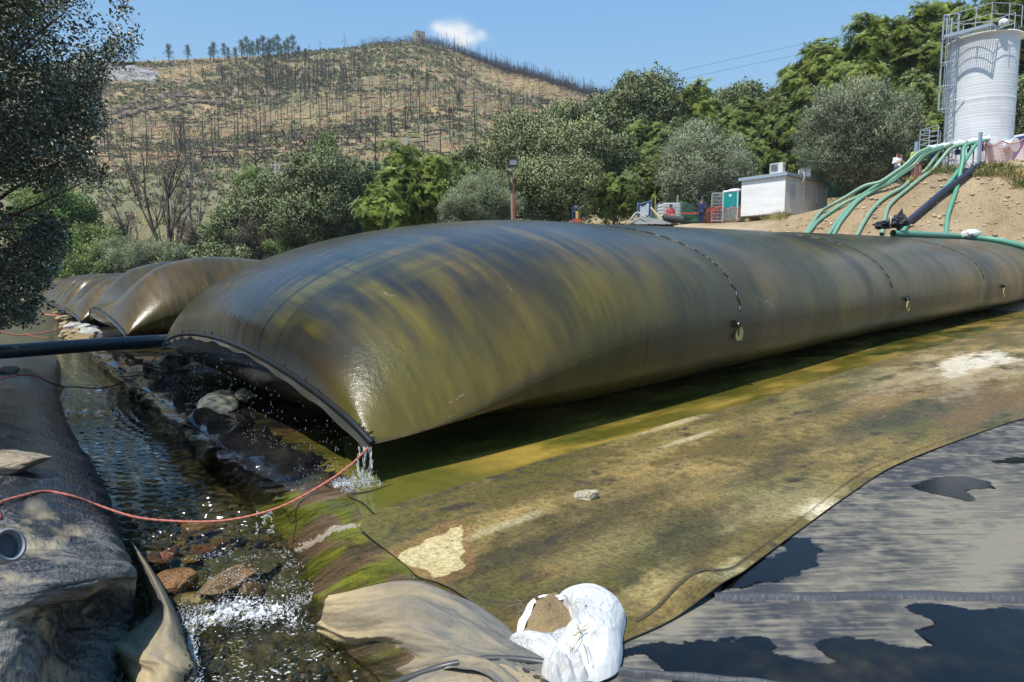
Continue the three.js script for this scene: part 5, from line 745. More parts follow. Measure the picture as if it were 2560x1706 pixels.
// distribution pipe, valves, hoses
const hoseMat = [0, 1, 2].map(i => std([[0.105, 0.30, 0.20], [0.15, 0.31, 0.22], [0.20, 0.32, 0.22]][i], 0.42));
const ZP = (X, Y) => [2000 + X / 4.902, 330 + Y / 4.902];
{
  const a = at(2322, 371, 34.6), b = at(2470, 347, 34.3), t = thing('manifold_pipe', 'white distribution pipe with clamps feeding the green hoses', 'pipe', a), L = p => p.clone().sub(a);
  mesh('pipe', tube([V(), L(a.clone().lerp(b, 0.5)), L(b)], 0.13, 12, 8), whitePaint, t);
  for (let i = 0; i < 9; i++) { const p = L(a.clone().lerp(b, i / 8)), g = new THREE.CylinderGeometry(0.17, 0.17, 0.09, 14); g.applyQuaternion(new THREE.Quaternion().setFromUnitVectors(V(0, 1, 0), V().subVectors(b, a).normalize())); g.translate(p.x, p.y, p.z); mesh('clamp', g, i % 2 ? galv : whitePaint, t); }
  for (let i = 0; i < 5; i++) { const p = L(a.clone().lerp(b, 0.08 + i * 0.21)); mesh('valve', merge([box(0.20, 0.26, 0.2, p.x, p.y - 0.45, p.z, 0.03), bar(V(p.x, p.y - 0.34, p.z), V(p.x, p.y, p.z), 0.05), bar(V(p.x - 0.16, p.y - 0.42, p.z + 0.1), V(p.x + 0.16, p.y - 0.42, p.z + 0.1), 0.025)]), bluePaint, t); const gy = H(a.x + p.x, a.z + p.z) - a.y; mesh('support', bar(V(p.x + 0.2, gy - 0.2, p.z), V(p.x + 0.2, p.y - 0.1, p.z), 0.035), steel, t); }
}
const surf = (u, v, lift) => { let p = onTerrain(u, v, 22, 60); if (!p || -p.z > lerp(36.4, 34.6, clamp((u - 2000) / 200))) return at(u, v, lerp(36.0, 34.4, clamp((u - 2000) / 200))); return p.add(V(0, lift + 0.05, 0)); };
{
  const HS = [
    ['leftmost pale green hose running down the bank, thin where it crosses the crest', 2, [[1600, 190], [1440, 265], [1300, 400], [1130, 520], [980, 615], [800, 660], [560, 800], [400, 890], [260, 1010], [165, 1135], [110, 1215]]],
    ['green hose second from the left, close beside the leftmost one at its foot', 1, [[1600, 204], [1450, 279], [1312, 418], [1150, 535], [960, 645], [760, 775], [570, 862], [400, 1000], [215, 1135], [150, 1215]]],
    ['green hose third from the left, upper one of a touching pair', 1, [[1750, 175], [1520, 265], [1400, 395], [1230, 510], [1080, 620], [900, 720], [740, 810], [600, 960], [450, 1145], [400, 1220]]],
    ['green hose fourth from the left, lower one of a touching pair', 1, [[1758, 190], [1530, 285], [1405, 415], [1244, 525], [1084, 640], [880, 770], [720, 872], [606, 1000], [490, 1150], [450, 1220]]],
    ['pale green hose in the middle of the bank, left one of two', 2, [[1860, 150], [1730, 215], [1640, 340], [1540, 470], [1400, 590], [1250, 720], [1060, 830], [900, 970], [770, 1165], [730, 1240]]],
    ['pale green hose ending behind the black wrapped port', 2, [[2020, 150], [1850, 205], [1740, 330], [1620, 470], [1500, 590], [1340, 720], [1180, 850], [1080, 960], [1035, 1115], [1020, 1200]]],
    ['green hose hanging straight down and crossing over the black pipe', 0, [[2160, 130], [2040, 165], [2008, 210], [2000, 330], [1972, 480], [1945, 640], [1880, 850], [1820, 1030], [1800, 1140], [1795, 1220]]],
    ['bright green hose from the silo outlet, running beside the black pipe', 0, [[2290, 90], [2160, 160], [2060, 300], [1940, 470], [1840, 650], [1700, 800], [1560, 940], [1420, 1080], [1340, 1160], [1280, 1230]]],
  ];
  for (const [label, k, z] of HS) {
    z.push([z[z.length - 1][0] - (z[z.length - 2][0] - z[z.length - 1][0]) * 1.2, z[z.length - 1][1] + 90]); const pts = z.map(([X, Y], i) => { const [u, v] = ZP(X, Y); return { u, v, Y }; }); const firstG = pts.findIndex(p => p.Y >= 590), g = surf(pts[firstG].u, pts[firstG].v, 0.10), dG = -g.z;
    const P = pts.map((p, i) => i >= firstG ? surf(p.u, p.v, 0.10) : at(p.u, p.v, lerp(34.3, dG, Math.pow(i / firstG, 1.2))));
    for (let i = 0; i < firstG; i++) { const h = onTerrain(pts[i].u, pts[i].v, 22, 60); if (h && -h.z < -P[i].z + 0.3) P[i] = h.add(V(0, 0.13, 0.1)); }
    tag(mesh('green_hose', tube(P, 0.098, 10, 90), hoseMat[k]), label, 'hose');
  }
  const pk = [[2215, 452], [1990, 620], [1760, 790], [1560, 960], [1350, 1140], [1270, 1210]].map(([X, Y]) => surf(...ZP(X, Y), 0.17)); const m = tag(mesh('black_pipe', tube(pk, 0.17, 14, 60), std([0.024, 0.025, 0.034], 0.4)), 'thick black plastic pipe with blue stripes running down the bank', 'pipe');
  for (const o of [[0.02, 0.168, 0.02], [-0.11, 0.125, 0.06]]) mesh('blue_stripe', tube(pk.map(p => p.clone().add(V(...o))), 0.012, 5, 60), std([0.05, 0.09, 0.45], 0.4), m);
}
// things lying on the big tube
function onTube(u, v, q0 = -1, q1 = 0.2) { let best = null, bd = 1e9; for (let pass = 0, Q0 = q0, Q1 = q1, S0 = 0, S1 = 30.5; pass < 4; pass++) { let bq, bs; bd = 1e9; for (let i = 0; i <= 40; i++) for (let j = 0; j <= 40; j++) { const q = lerp(Q0, Q1, i / 40), s = lerp(S0, S1, j / 40), P = big.f(clamp(q, -1, 1), clamp(s, 0, 31), true), [a, b] = proj(P), d = (a - u) ** 2 + (b - v) ** 2; if (d < bd) { bd = d; best = P; bq = q; bs = s; } } const w = (Q1 - Q0) / 20, z = (S1 - S0) / 20; Q0 = Math.max(-1, bq - w); Q1 = bq + w; S0 = Math.max(0, bs - z); S1 = bs + z; } return best; }
const tubeN = P => { const c = C0.clone().addScaledVector(ROW, 4.65); const k = P.clone().sub(c).dot(AX); const ax = c.addScaledVector(AX, k); return V().subVectors(P, ax.setY(1.1)).normalize(); };
{
  const P = [[2228, 574], [2258, 569], [2330, 569], [2398, 571], [2449, 577], [2500, 592], [2560, 614], [2620, 648], [2690, 700]].map(([u, v]) => { const p = onTube(u, v + 6, -1, 0.05); return p.addScaledVector(tubeN(p), 0.11); });
  tag(mesh('filling_hose', tube(P, 0.115, 12, 80), hoseMat[0]), 'thick green filling hose lying over the far end of the big tube', 'hose');
  const c = onTube(2232, 572, -1, 0.05), w = thing('wrapped_port', 'black plastic wrapped and roped round the filling port on the big tube', 'wrapped port', c), r = rng(9);
  const bag = (sx, sy, sz, x, y, z, sd) => { const g = lump(1, sd, 0.5, 2.6, sx, sy, sz, 4); g.translate(x, y, z); return g; };
  const foil = std([0.018, 0.018, 0.02], 0.28, { bumpMap: again(tubeBump, 2, 2), bumpScale: 0.05 });
  const wp = (u, v) => { const p = onTube(u, Math.max(v, 571), -1, 0.05); const q = at(u, v, -p.z); return q.sub(c); };
  const a1 = wp(2215, 562), a2 = wp(2248, 554);
  mesh('plastic_sheet', merge([bag(0.34, 0.13, 0.2, a1.x, a1.y, a1.z, 3), bag(0.27, 0.22, 0.22, a2.x, a2.y, a2.z, 5), (() => { const g = new THREE.ConeGeometry(0.16, 0.42, 7, 3); g.rotateZ(-0.25); g.translate(a2.x + 0.04, a2.y + 0.24, a2.z); return g; })()]), foil, w);
  const b1 = wp(2226, 556); const ring = new THREE.TorusGeometry(0.2, 0.022, 6, 20); ring.rotateY(1.1); ring.translate(b1.x, b1.y, b1.z); mesh('rope', ring, std([0.5, 0.46, 0.36], 0.9), w);
  const s = onTube(2428, 575, -1, 0.05), sb = lump(0.36, 21, 0.18, 1.8, 1.3, 0.52, 0.8, 4); sb.rotateY(0.6); const sm = tag(mesh('white_sandbag', sb, std([0.66, 0.65, 0.62], 0.85, { bumpMap: again(tubeBump, 2, 2), bumpScale: 0.03 })), 'white sandbag draped across the green hose on top of the tube', 'sandbag'); sm.position.copy(s).add(V(0, 0.22, 0));
  const tl = lump(0.14, 4, 0.3, 2, 1.6, 0.4, 0.7, 3); tl.translate(-0.5, -0.10, 0.1); mesh('neck', tl, std([0.6, 0.59, 0.55], 0.85), sm);
  // lifting loops at the foot of each girth seam
  const lab = ['yellow strap flap at the foot of the first girth seam of the big tube', 'yellow strap loop at the foot of the second girth seam', 'small strap loop at the foot of the third girth seam near the right edge'];
  [[1839, 812, 852], [2268, 768, 798], [2508, 726, 752]].forEach(([u, v0, v1], i) => {
    const a = onTube(u, v0, -1, -0.5), n = tubeN(a), d = -a.z, col = std(i ? [0.40, 0.30, 0.10] : [0.45, 0.37, 0.13], 0.7), t = thing('strap_loop', lab[i], 'strap', a.clone());
    const w = i === 0 ? 0.05 : 0.035, len = (v1 - v0) / F * d; const pts = i === 0 ? [[0, 0], [0.05, -0.35 * len], [0.02, -len], [-0.03, -0.6 * len], [0, 0]] : [[0, 0], [0.05, -0.7 * len], [0.0, -len], [-0.045, -0.7 * len], [0, 0]];
    const c3 = new THREE.CatmullRomCurve3(pts.map(([x, y]) => AX.clone().multiplyScalar(x * 1.6).add(V(0, y, 0)).addScaledVector(n, 0.05)), false, 'centripetal');
    if (i === 0) { mesh('band', grid(24, 2, (uu, vv) => c3.getPoint(uu).addScaledVector(AX, (vv - 0.5) * w * 2.2 * Math.sin(Math.PI * Math.min(1, uu * 1.15))), null), col, t); } else mesh('band', new THREE.TubeGeometry(c3, 30, 0.014, 6), col, t);
    mesh('knot', lump(0.045, i, 0.3, 2, 1, 1.3, 1, 2).translate(n.x * 0.04, 0.01, n.z * 0.04), cordMat, t);
  });
}
// white cabin
{
  const D = 41, c = at(1961, 534, D), t = thing('site_cabin', 'white site cabin with corrugated side and barred windows', 'cabin', c); t.rotation.y = TH;
  const W = 3.0, L = 5.9, Hc = 2.42; const cab = std([0.84, 0.84, 0.84], 0.55, { map: grimeC }), corr = std([0.62, 0.61, 0.58], 0.5, { map: grimeC });
  mesh('end_wall', box(0.06, Hc - 0.1, W, 0.03, Hc / 2, -W / 2), cab, t); mesh('floor_frame', box(L - 0.06, 0.14, W - 0.06, L / 2, 0.06, -W / 2), std([0.35, 0.34, 0.32], 0.7), t);
  const cw = (z0, sgn) => { const pr = []; const per = 0.235; for (let x = 0; x < L - 0.01; x += per) pr.push([x, 0], [x + 0.09, 0], [x + 0.125, 0.04], [x + 0.20, 0.04]); pr.push([L, 0]); return grid(pr.length - 1, 1, (u, v, i, j) => V(pr[i][0], j * (Hc - 0.1) + 0.06, z0 + sgn * pr[i][1]), (u, v) => [u * 3, v]).toNonIndexed(); };
  const g1 = cw(-0.045, 1); g1.computeVertexNormals(); mesh('side_wall', g1, corr, t); const g2 = cw(-W + 0.045, -1); g2.computeVertexNormals(); mesh('side_wall', g2, corr, t);
  mesh('end_wall', box(0.06, Hc - 0.1, W, L - 0.03, Hc / 2, -W / 2), cab, t);
  const roof = new THREE.Group(); roof.name = 'roof'; t.add(roof); mesh('roof_sheet', box(L + 0.28, 0.07, W + 0.3, L / 2, Hc + 0.1, -W / 2), std([0.50, 0.53, 0.56], 0.5), roof); mesh('fascia', merge([box(0.05, 0.19, W + 0.32, -0.13, Hc + 0.03, -W / 2), box(L + 0.3, 0.19, 0.05, L / 2, Hc + 0.03, 0.14), box(0.05, 0.19, W + 0.32, L + 0.13, Hc + 0.03, -W / 2)]), std([0.30, 0.37, 0.44], 0.5), roof);
  for (let i = 0; i < 9; i++) mesh('joint_clip', box(0.02, 0.16, 0.03, -0.005, Hc - 0.12, -0.25 - i * 0.31), std([0.45, 0.48, 0.52], 0.6), t);
  for (const x of [0.95, 2.95, 4.75]) { const wn = new THREE.Group(); wn.name = 'window'; t.add(wn); mesh('pane', box(0.72, 0.92, 0.02, x, 1.48, 0.008), std([0.04, 0.045, 0.05], 0.15), wn); mesh('frame', merge([box(0.80, 0.05, 0.05, x, 1.97, 0.02), box(0.80, 0.05, 0.05, x, 0.99, 0.02), box(0.05, 1.0, 0.05, x - 0.4, 1.48, 0.02), box(0.05, 1.0, 0.05, x + 0.4, 1.48, 0.02)]), whitePaint, wn); for (let k = 0; k < 6; k++) mesh('bar', box(0.03, 1.02, 0.03, x - 0.32 + k * 0.128, 1.48, 0.075), whitePaint, wn); }
  mesh('cable_pipe', tube([V(2.0, Hc + 0.35, 0.1), V(2.0, Hc + 0.30, 0.2), V(2.0, Hc - 0.2, 0.2), V(2.02, Hc - 0.3, 0.06)], 0.025, 6, 20), whitePaint, t);
  for (const x of [0.35, 1.9, 3.6, 5.4]) for (const z of [-0.35, -2.6]) mesh('wood_block', box(0.5, 0.28, 0.3, x, -0.15, z, 0.02), wood, t);
  // two air conditioner units stand on its roof
  [[1944, 424, 41.6, 'air conditioner unit above the near end of the white cabin'], [2014, 447, 43.8, 'air conditioner unit above the far end of the white cabin']].forEach(([u, v, d, label]) => {
    const p = at(u, v, d), a = thing('air_conditioner', label, 'air conditioner', p.setY(c.y + Hc + 0.136), 'air conditioners on the cabin roof'); a.rotation.y = TH;
    mesh('case', box(0.36, 0.62, 0.86, 0, 0.34, 0, 0.02), std([0.66, 0.66, 0.64], 0.5), a); const ring = new THREE.TorusGeometry(0.23, 0.02, 6, 28); ring.rotateY(Math.PI / 2); ring.translate(-0.185, 0.36, -0.12); mesh('fan_ring', ring, steel, a); const gr = []; for (let i = 0; i < 11; i++) gr.push(box(0.015, 0.015, 0.5, -0.186, 0.14 + i * 0.045, -0.12)); mesh('grille', merge(gr), darkMetal, a); mesh('badge', box(0.12, 0.14, 0.012, 0, 0.42, 0.434), darkMetal, a); for (const z of [-0.3, 0.3]) mesh('foot', box(0.3, 0.06, 0.06, 0, 0.03, z), darkMetal, a);
  });
}
// portable toilet
{
  const p = at(1837, 556, 44.6), t = thing('portable_toilet', 'teal portable toilet with a white roof beside the cabin', 'toilet', p); t.rotation.y = TH; const teal = std([0.012, 0.34, 0.32], 0.45), tealD = std([0.010, 0.25, 0.24], 0.5);
  mesh('shell', box(1.12, 2.0, 1.12, 0.1, 1.05, -0.1, 0.05), teal, t);
  mesh('door', box(0.03, 1.82, 0.82, -0.475, 1.04, -0.12, 0.012), tealD, t); mesh('handle', box(0.03, 0.14, 0.05, -0.505, 1.05, 0.2), darkMetal, t); mesh('sign', box(0.02, 0.16, 0.18, -0.50, 1.78, -0.1), whitePaint, t); mesh('corner_post', merge([bar(V(-0.46, 0.05, 0.46), V(-0.46, 2.05, 0.46), 0.05, 8), bar(V(-0.46, 0.05, -0.66), V(-0.46, 2.05, -0.66), 0.05, 8)]), std([0.55, 0.60, 0.60], 0.5), t);
  const rf = new THREE.SphereGeometry(0.9, 28, 12, 0, 6.2832, 0, 1.15); rf.scale(0.78, 0.42, 0.78); rf.translate(0.1, 1.92, -0.1); mesh('roof', merge([rf, box(1.22, 0.16, 1.22, 0.1, 2.08, -0.1, 0.06)]), whitePaint, t); mesh('vent_pipe', bar(V(0.45, 2.0, 0.3), V(0.45, 2.5, 0.3), 0.05, 8), whitePaint, t); mesh('skid', box(1.16, 0.1, 1.16, 0.1, 0.0, -0.1), darkMetal, t);
}
// caged white tank
{
  const p = at(1671, 556, 42), t = thing('caged_tank', 'white plastic tank in a wire cage behind the worker in red', 'tank', p); t.rotation.y = TH - 0.5; mesh('tank', box(1.16, 1.0, 1.0, 0, 0.66, 0, 0.09), std([0.68, 0.68, 0.64], 0.45), t); const g = []; for (let i = 0; i <= 6; i++) { const a = -0.6 + i * 0.2; g.push(bar(V(a, 0.12, 0.53), V(a, 1.2, 0.53), 0.014, 5), bar(V(a, 0.12, -0.53), V(a, 1.2, -0.53), 0.014, 5)); } for (let i = 0; i <= 5; i++) { const y = 0.15 + i * 0.21; for (const z of [-0.53, 0.53]) g.push(bar(V(-0.6, y, z), V(0.6, y, z), 0.014, 5)); for (const x of [-0.6, 0.6]) g.push(bar(V(x, y, -0.53), V(x, y, 0.53), 0.014, 5)); } mesh('cage', merge(g), galv, t); mesh('pallet', box(1.2, 0.13, 1.06, 0, 0.06, 0), wood, t); const lid = new THREE.CylinderGeometry(0.11, 0.11, 0.06, 14); lid.translate(0, 1.18, 0); mesh('lid', lid, rubber, t);
}
// heap of old cloth behind the tube
{
  const p = at(1628, 556, 37), t = thing('cloth_heap', 'heap of crumpled grey geotextile behind the tube skyline', 'heap', p); const g = grid(70, 50, (u, v) => { const x = (u - 0.5) * 2.9, z = (v - 0.5) * 1.8, e = clamp(1 - Math.hypot(x / 1.42, z / 0.88)); return V(x, -0.2 + 0.95 * Math.pow(e, 0.6) * (0.62 + 0.6 * fbm(x * 1.3 + 4, z * 1.6, 3)) + 0.16 * Math.abs(fbm(x * 3 + z * 2, z * 5, 3)), z); }); mesh('cloth', g, std([0.20, 0.195, 0.185], 0.9, { bumpMap: again(tubeBump, 1, 1), bumpScale: 0.04 }), t); const ro = new THREE.CylinderGeometry(0.16, 0.2, 1.1, 14, 1, true); ro.rotateZ(1.45); ro.translate(1.1, 0.16, 0.5); mesh('roll', ro, std([0.06, 0.06, 0.06], 0.8), t); mesh('strap', tube([V(-1.3, 0.1, 0.6), V(-0.9, 0.5, 0.5), V(-0.5, 0.2, 0.8)], 0.05, 6, 20), std([0.4, 0.4, 0.37], 0.8), t);
}
// frame, posts, nets, lamp
{
  const f = at(1611, 553, 41), t = thing('banner_stand', 'blue metal frame with a ragged white banner beside the cloth heap', 'frame', f); for (const x of [-0.44, 0.44]) mesh('post', bar(V(x, -0.2, 0), V(x, 1.2, 0), 0.03), std([0.10, 0.20, 0.45], 0.5), t); mesh('top_bar', bar(V(-0.44, 1.05, 0), V(0.44, 1.25, 0), 0.03), std([0.12, 0.22, 0.45], 0.5), t); mesh('banner', grid(12, 10, (u, v) => V(-0.30 + u * 0.55, 0.25 + v * 0.75 - 0.12 * Math.sin(u * 5), 0.03 + 0.05 * Math.sin(u * 6 + v * 3))), std([0.46, 0.52, 0.58], 0.8), t); mesh('net', grid(6, 6, (u, v) => V(-0.42 + u * 0.84, 0.1 + v * (0.95 + 0.2 * u), -0.02)), std([0.05, 0.09, 0.13], 0.8), t);
  const pl = tag(mesh('plank', merge([bar(at(1627, 519, 40), at(1652, 547, 39.6), 0.06, 5)]), std([0.52, 0.42, 0.24], 0.85)), 'pale wooden plank leaning beside the cloth heap', 'plank');
  [[1693, 488, 556, 43, 'wooden post behind the worker in red', 0.075], [1638, 492, 540, 44, 'thin wooden post behind the blue frame', 0.05], [1779, 486, 556, 46, 'wooden post left of the wire panel', 0.07], [2110, 440, 492, 45, 'wooden post holding the green net right of the cabin', 0.09]].forEach(([u, a, b, d, label, r]) => { const P = at(u, b, d); const m = tag(mesh('wooden_post', taper([V(0, 0, 0), V(0, vy(u, a, d) - P.y, 0)], r, r * 0.85, 8, 3), wood), label, 'post'); m.position.copy(P); });
  [[2290, 355, 392, 34.4, 'blue grey steel post at the left end of the hose pipe'], [2446, 331, 418, 33.8, 'taller blue grey steel post in front of the silo']].forEach(([u, a, b, d, label]) => { const P = at(u, b, d); P.y = Math.min(P.y, H(P.x, P.z)); const h = vy(u, a, d) - P.y; const m = tag(mesh('steel_post', merge([box(0.17, h, 0.02, 0, h / 2, 0.06), box(0.02, h, 0.10, -0.075, h / 2, 0.002), box(0.02, h, 0.10, 0.075, h / 2, 0.002)]), std([0.27, 0.36, 0.46], 0.5)), label, 'post'); m.position.copy(P); m.rotation.y = 0.5; });
  const green = new THREE.MeshPhysicalMaterial({ color: new THREE.Color().setRGB(0.03, 0.115, 0.075), roughness: 0.9, transmission: 0.35, thickness: 0, side: THREE.DoubleSide });
  const net = (pts, hgt, label) => { const m = tag(mesh('shade_net', grid(60, 10, (u, v) => { const a = u * (pts.length - 1), i = Math.min(pts.length - 2, Math.floor(a)), P = pts[i][0].clone().lerp(pts[i + 1][0], a - i), h = lerp(pts[i][1], pts[i + 1][1], a - i); const y = v * h; return V(P.x + 0.12 * fbm(u * 20, v * 4, 2), P.y + y - 0.25 * h * v * Math.pow(Math.sin(a * Math.PI), 2) * 0.7, P.z + 0.25 * fbm(u * 14 + 5, v * 3, 2)); }), green), label, 'net'); return m; };
  net([[at(1612, 556, 47), 1.2], [at(1693, 556, 47), 1.6], [at(1779, 556, 47), 1.5], [at(1860, 556, 47.5), 2.2]], 1, 'dark green shade net strung behind the toilet and tank');
  net([[at(2028, 500, 46), 1.9], [at(2110, 492, 46), 1.6], [at(2180, 480, 45), 1.4], [at(2255, 450, 44), 1.8]], 1, 'dark green shade net between the cabin and the large olive tree');
  { // wire panel
    const a = at(1779, 552, 44.5), b = at(1808, 552, 44.2), g = []; const h = 1.85; for (let i = 0; i <= 12; i++) { const p = a.clone().lerp(b, i / 12); g.push(bar(p, p.clone().add(V(0, h, 0)), i % 12 ? 0.008 : 0.022, 4)); } for (let k = 0; k <= 8; k++) g.push(bar(a.clone().add(V(0, k * h / 8, 0)), b.clone().add(V(0, k * h / 8, 0)), k % 8 ? 0.008 : 0.022, 4)); tag(mesh('wire_panel', merge(g), galv), 'grey wire fence panel left of the toilet', 'fence panel');
  }
  const barrier = (pts, h, label, colr, nx = 40, ny = 9, cat = 'safety net') => { const g = [], at2 = (u, v) => { const a = u * (pts.length - 1), i = Math.min(pts.length - 2, Math.floor(a)), f = a - i; const P = pts[i].clone().lerp(pts[i + 1], f); return P.add(V(0.03 * Math.sin(u * 40 + v * 5), v * h * (1 - 0.16 * Math.sin(f * Math.PI)), 0.05 * Math.sin(u * 23))); }; for (let i = 0; i <= nx; i++) for (let j = 0; j < ny; j++) g.push(bar(at2(i / nx, j / ny), at2(i / nx, (j + 1) / ny), 0.010, 3)); for (let j = 0; j <= ny; j++) for (let i = 0; i < nx; i++) g.push(bar(at2(i / nx, j / ny), at2((i + 1) / nx, j / ny), j === ny ? 0.035 : 0.012, 3)); return tag(mesh('barrier_net', merge(g), std(colr, 0.7)), label, cat); };
  const fg = (u, v, d) => { const p = at(u, v, d); p.y = H(p.x, p.z); return p; };
  barrier([at(1757, 556, 43), at(1782, 556, 43), at(1800, 556, 42.8)], 1.05, 'dark red safety net panel beside the worker in overalls', [0.32, 0.05, 0.035], 14, 10);
  barrier([at(1803, 556, 43), at(1830, 556, 42.8), at(1852, 552, 42.2)], 1.0, 'pale red safety net in front of the teal toilet', [0.50, 0.16, 0.13], 20, 8);
  barrier([fg(2452, 405, 34.0), fg(2500, 403, 34.2), fg(2560, 400, 34.4), fg(2640, 398, 34.6)], 1.12, 'orange safety net sagging along the bank top right of the silo', [0.58, 0.24, 0.17], 44, 11);
  barrier([fg(2276, 440, 34.5), fg(2290, 438, 34.2), fg(2304, 430, 34.4)], 0.9, 'crumpled orange safety net beside the worker in the yellow vest', [0.55, 0.20, 0.12], 12, 9);
  tag(mesh('red_tape', grid(30, 1, (u, v) => { const P = at(lerp(1694, 1806, u), 534 - 17 * u + 8 * Math.sin(u * 3.1), 42.6); return P.add(V(0, v * 0.09, 0)); }), std([0.55, 0.06, 0.035], 0.6)), 'red barrier tape stretched from the wooden post to the toilet', 'tape');
  { // floodlight pole
    const P = at(1283, 560, 34), t = thing('floodlight_pole', 'wooden and red pole with a floodlight rising behind the big tube', 'lamp post', P), h = vy(1283, 408, 34) - P.y; mesh('pole', bar(V(-0.03, -0.3, 0), V(-0.09, h - 0.15, 0), 0.07, 8), std([0.30, 0.235, 0.18], 0.85), t); mesh('red_pole', bar(V(0.10, -0.3, 0.02), V(0.0, h * 0.68, 0.02), 0.05, 8), std([0.36, 0.06, 0.035], 0.6), t);
    const hd = new THREE.Group(); hd.name = 'floodlight'; t.add(hd); mesh('case', box(0.46, 0.34, 0.12, 0, h, 0.05, 0.02), rubber, hd); mesh('lens', box(0.36, 0.24, 0.02, 0, h, 0.118), std([0.22, 0.24, 0.26], 0.15), hd); mesh('bracket', bar(V(-0.09, h - 0.3, 0), V(0, h - 0.12, 0.03), 0.03), rubber, t); mesh('small_floodlight', box(0.26, 0.2, 0.1, -0.2, h - 0.52, 0.06, 0.02), rubber, t); mesh('junction_box', box(0.16, 0.4, 0.12, -0.14, h - 1.2, 0.06), rubber, t);
  }
  { const P = at(1440, 556, 40), t = thing('blue_trestle', 'blue trestle with a red and yellow board behind the tube skyline', 'trestle', P); for (const x of [-0.2, 0.2]) mesh('leg', bar(V(x, -0.3, 0), V(x, 0.95, 0), 0.03), std([0.04, 0.07, 0.3], 0.5), t); mesh('top_bar', bar(V(-0.22, 0.95, 0), V(0.22, 0.82, 0), 0.03), std([0.04, 0.07, 0.3], 0.5), t); mesh('board', box(0.16, 0.45, 0.03, 0.05, 0.45, 0), std([0.55, 0.36, 0.08], 0.6), t); mesh('base_block', box(0.5, 0.2, 0.2, 0.05, 0.1, 0), std([0.45, 0.08, 0.04], 0.6), t); }
  // power line over the trees, its poles, the green railing on the hill foot
  const wire = (pts, label) => tag(mesh('power_line', tube(pts, 0.028, 4, 60), std([0.08, 0.08, 0.09], 0.7)), label, 'wire');
  wire([at(1380, 262, 150), at(1700, 178, 140), at(2075, 95, 130), at(2400, 20, 122)], 'upper power line crossing the sky at right'); wire([at(1490, 252, 150), at(1800, 178, 140), at(2100, 116, 130), at(2400, 52, 122)], 'lower power line crossing the sky at right');
  [[690, 408, 440, 85, 0.16, 'grey concrete power pole at the foot of the burnt hill'], [1015, 346, 372, 96, 0.14, 'small pale power pole above the bright feathery tree'], [1515, 238, 275, 150, 0.16, 'power pole top showing left of the dark skyline oak']].forEach(([u, a, b, d, r, label]) => { const P = at(u, b, d), h = vy(u, a, d) - P.y, t = thing('power_pole', label, 'pole', P); mesh('shaft', taper([V(0, -2, 0), V(0, h, 0)], r * 1.2, r * 0.8, 8, 3), std([0.42, 0.42, 0.41], 0.8), t); mesh('crossarm', box(1.6, 0.14, 0.14, 0, h - 0.25, 0), std([0.4, 0.4, 0.4], 0.7), t); });
  { const P = at(958, 432, 62), t = thing('green_railing', 'pale green railing of a footbridge above the oaks', 'railing', P); t.rotation.y = 0.3; const g = []; for (let i = 0; i <= 4; i++) g.push(bar(V(-1.6 + i * 0.8, 0, 0), V(-1.6 + i * 0.8, 0.95, 0), 0.035)); mesh('posts', merge(g), std([0.25, 0.38, 0.33], 0.6), t); for (const y of [0.5, 0.95]) mesh('rail', bar(V(-1.6, y, 0), V(1.6, y, 0), 0.035), std([0.25, 0.38, 0.33], 0.6), t); mesh('deck', box(3.4, 0.2, 0.8, 0, -0.1, -0.3), std([0.16, 0.15, 0.13], 0.8), t); }
  { const P = onTerrain(1066, 112, 150, 345) || hillAt(1058, 328), t = thing('stone_tower', 'small square stone tower on the summit of the hill', 'tower', hillAt(1056, 328)), s = std([0.40, 0.35, 0.28], 0.95, { bumpMap: again(tubeBump, 3, 3), bumpScale: 0.3 }); t.rotation.y = 0.5; const R = rng(8), k = box(4.6, 6.2, 4.6, 0, 1.6, 0); mesh('wall', k, s, t); for (let i = 0; i < 14; i++) { const a = i % 4; const x = -2.1 + (i * 0.33 % 4.2); const m = box(0.5 + R() * 0.4, 0.3 + R() * 0.7, 0.5, a < 2 ? x : (a === 2 ? -2.05 : 2.05), 4.7, a < 2 ? (a ? -2.05 : 2.05) : x); mesh('parapet_stone', m, s, t); } mesh('window', box(0.5, 1.1, 0.1, -0.8, 2.6, 2.31), std([0.02, 0.02, 0.02], 0.9), t); mesh('window', box(0.45, 0.9, 0.1, 0.9, 0.9, 2.31), std([0.02, 0.02, 0.02], 0.9), t); }
}
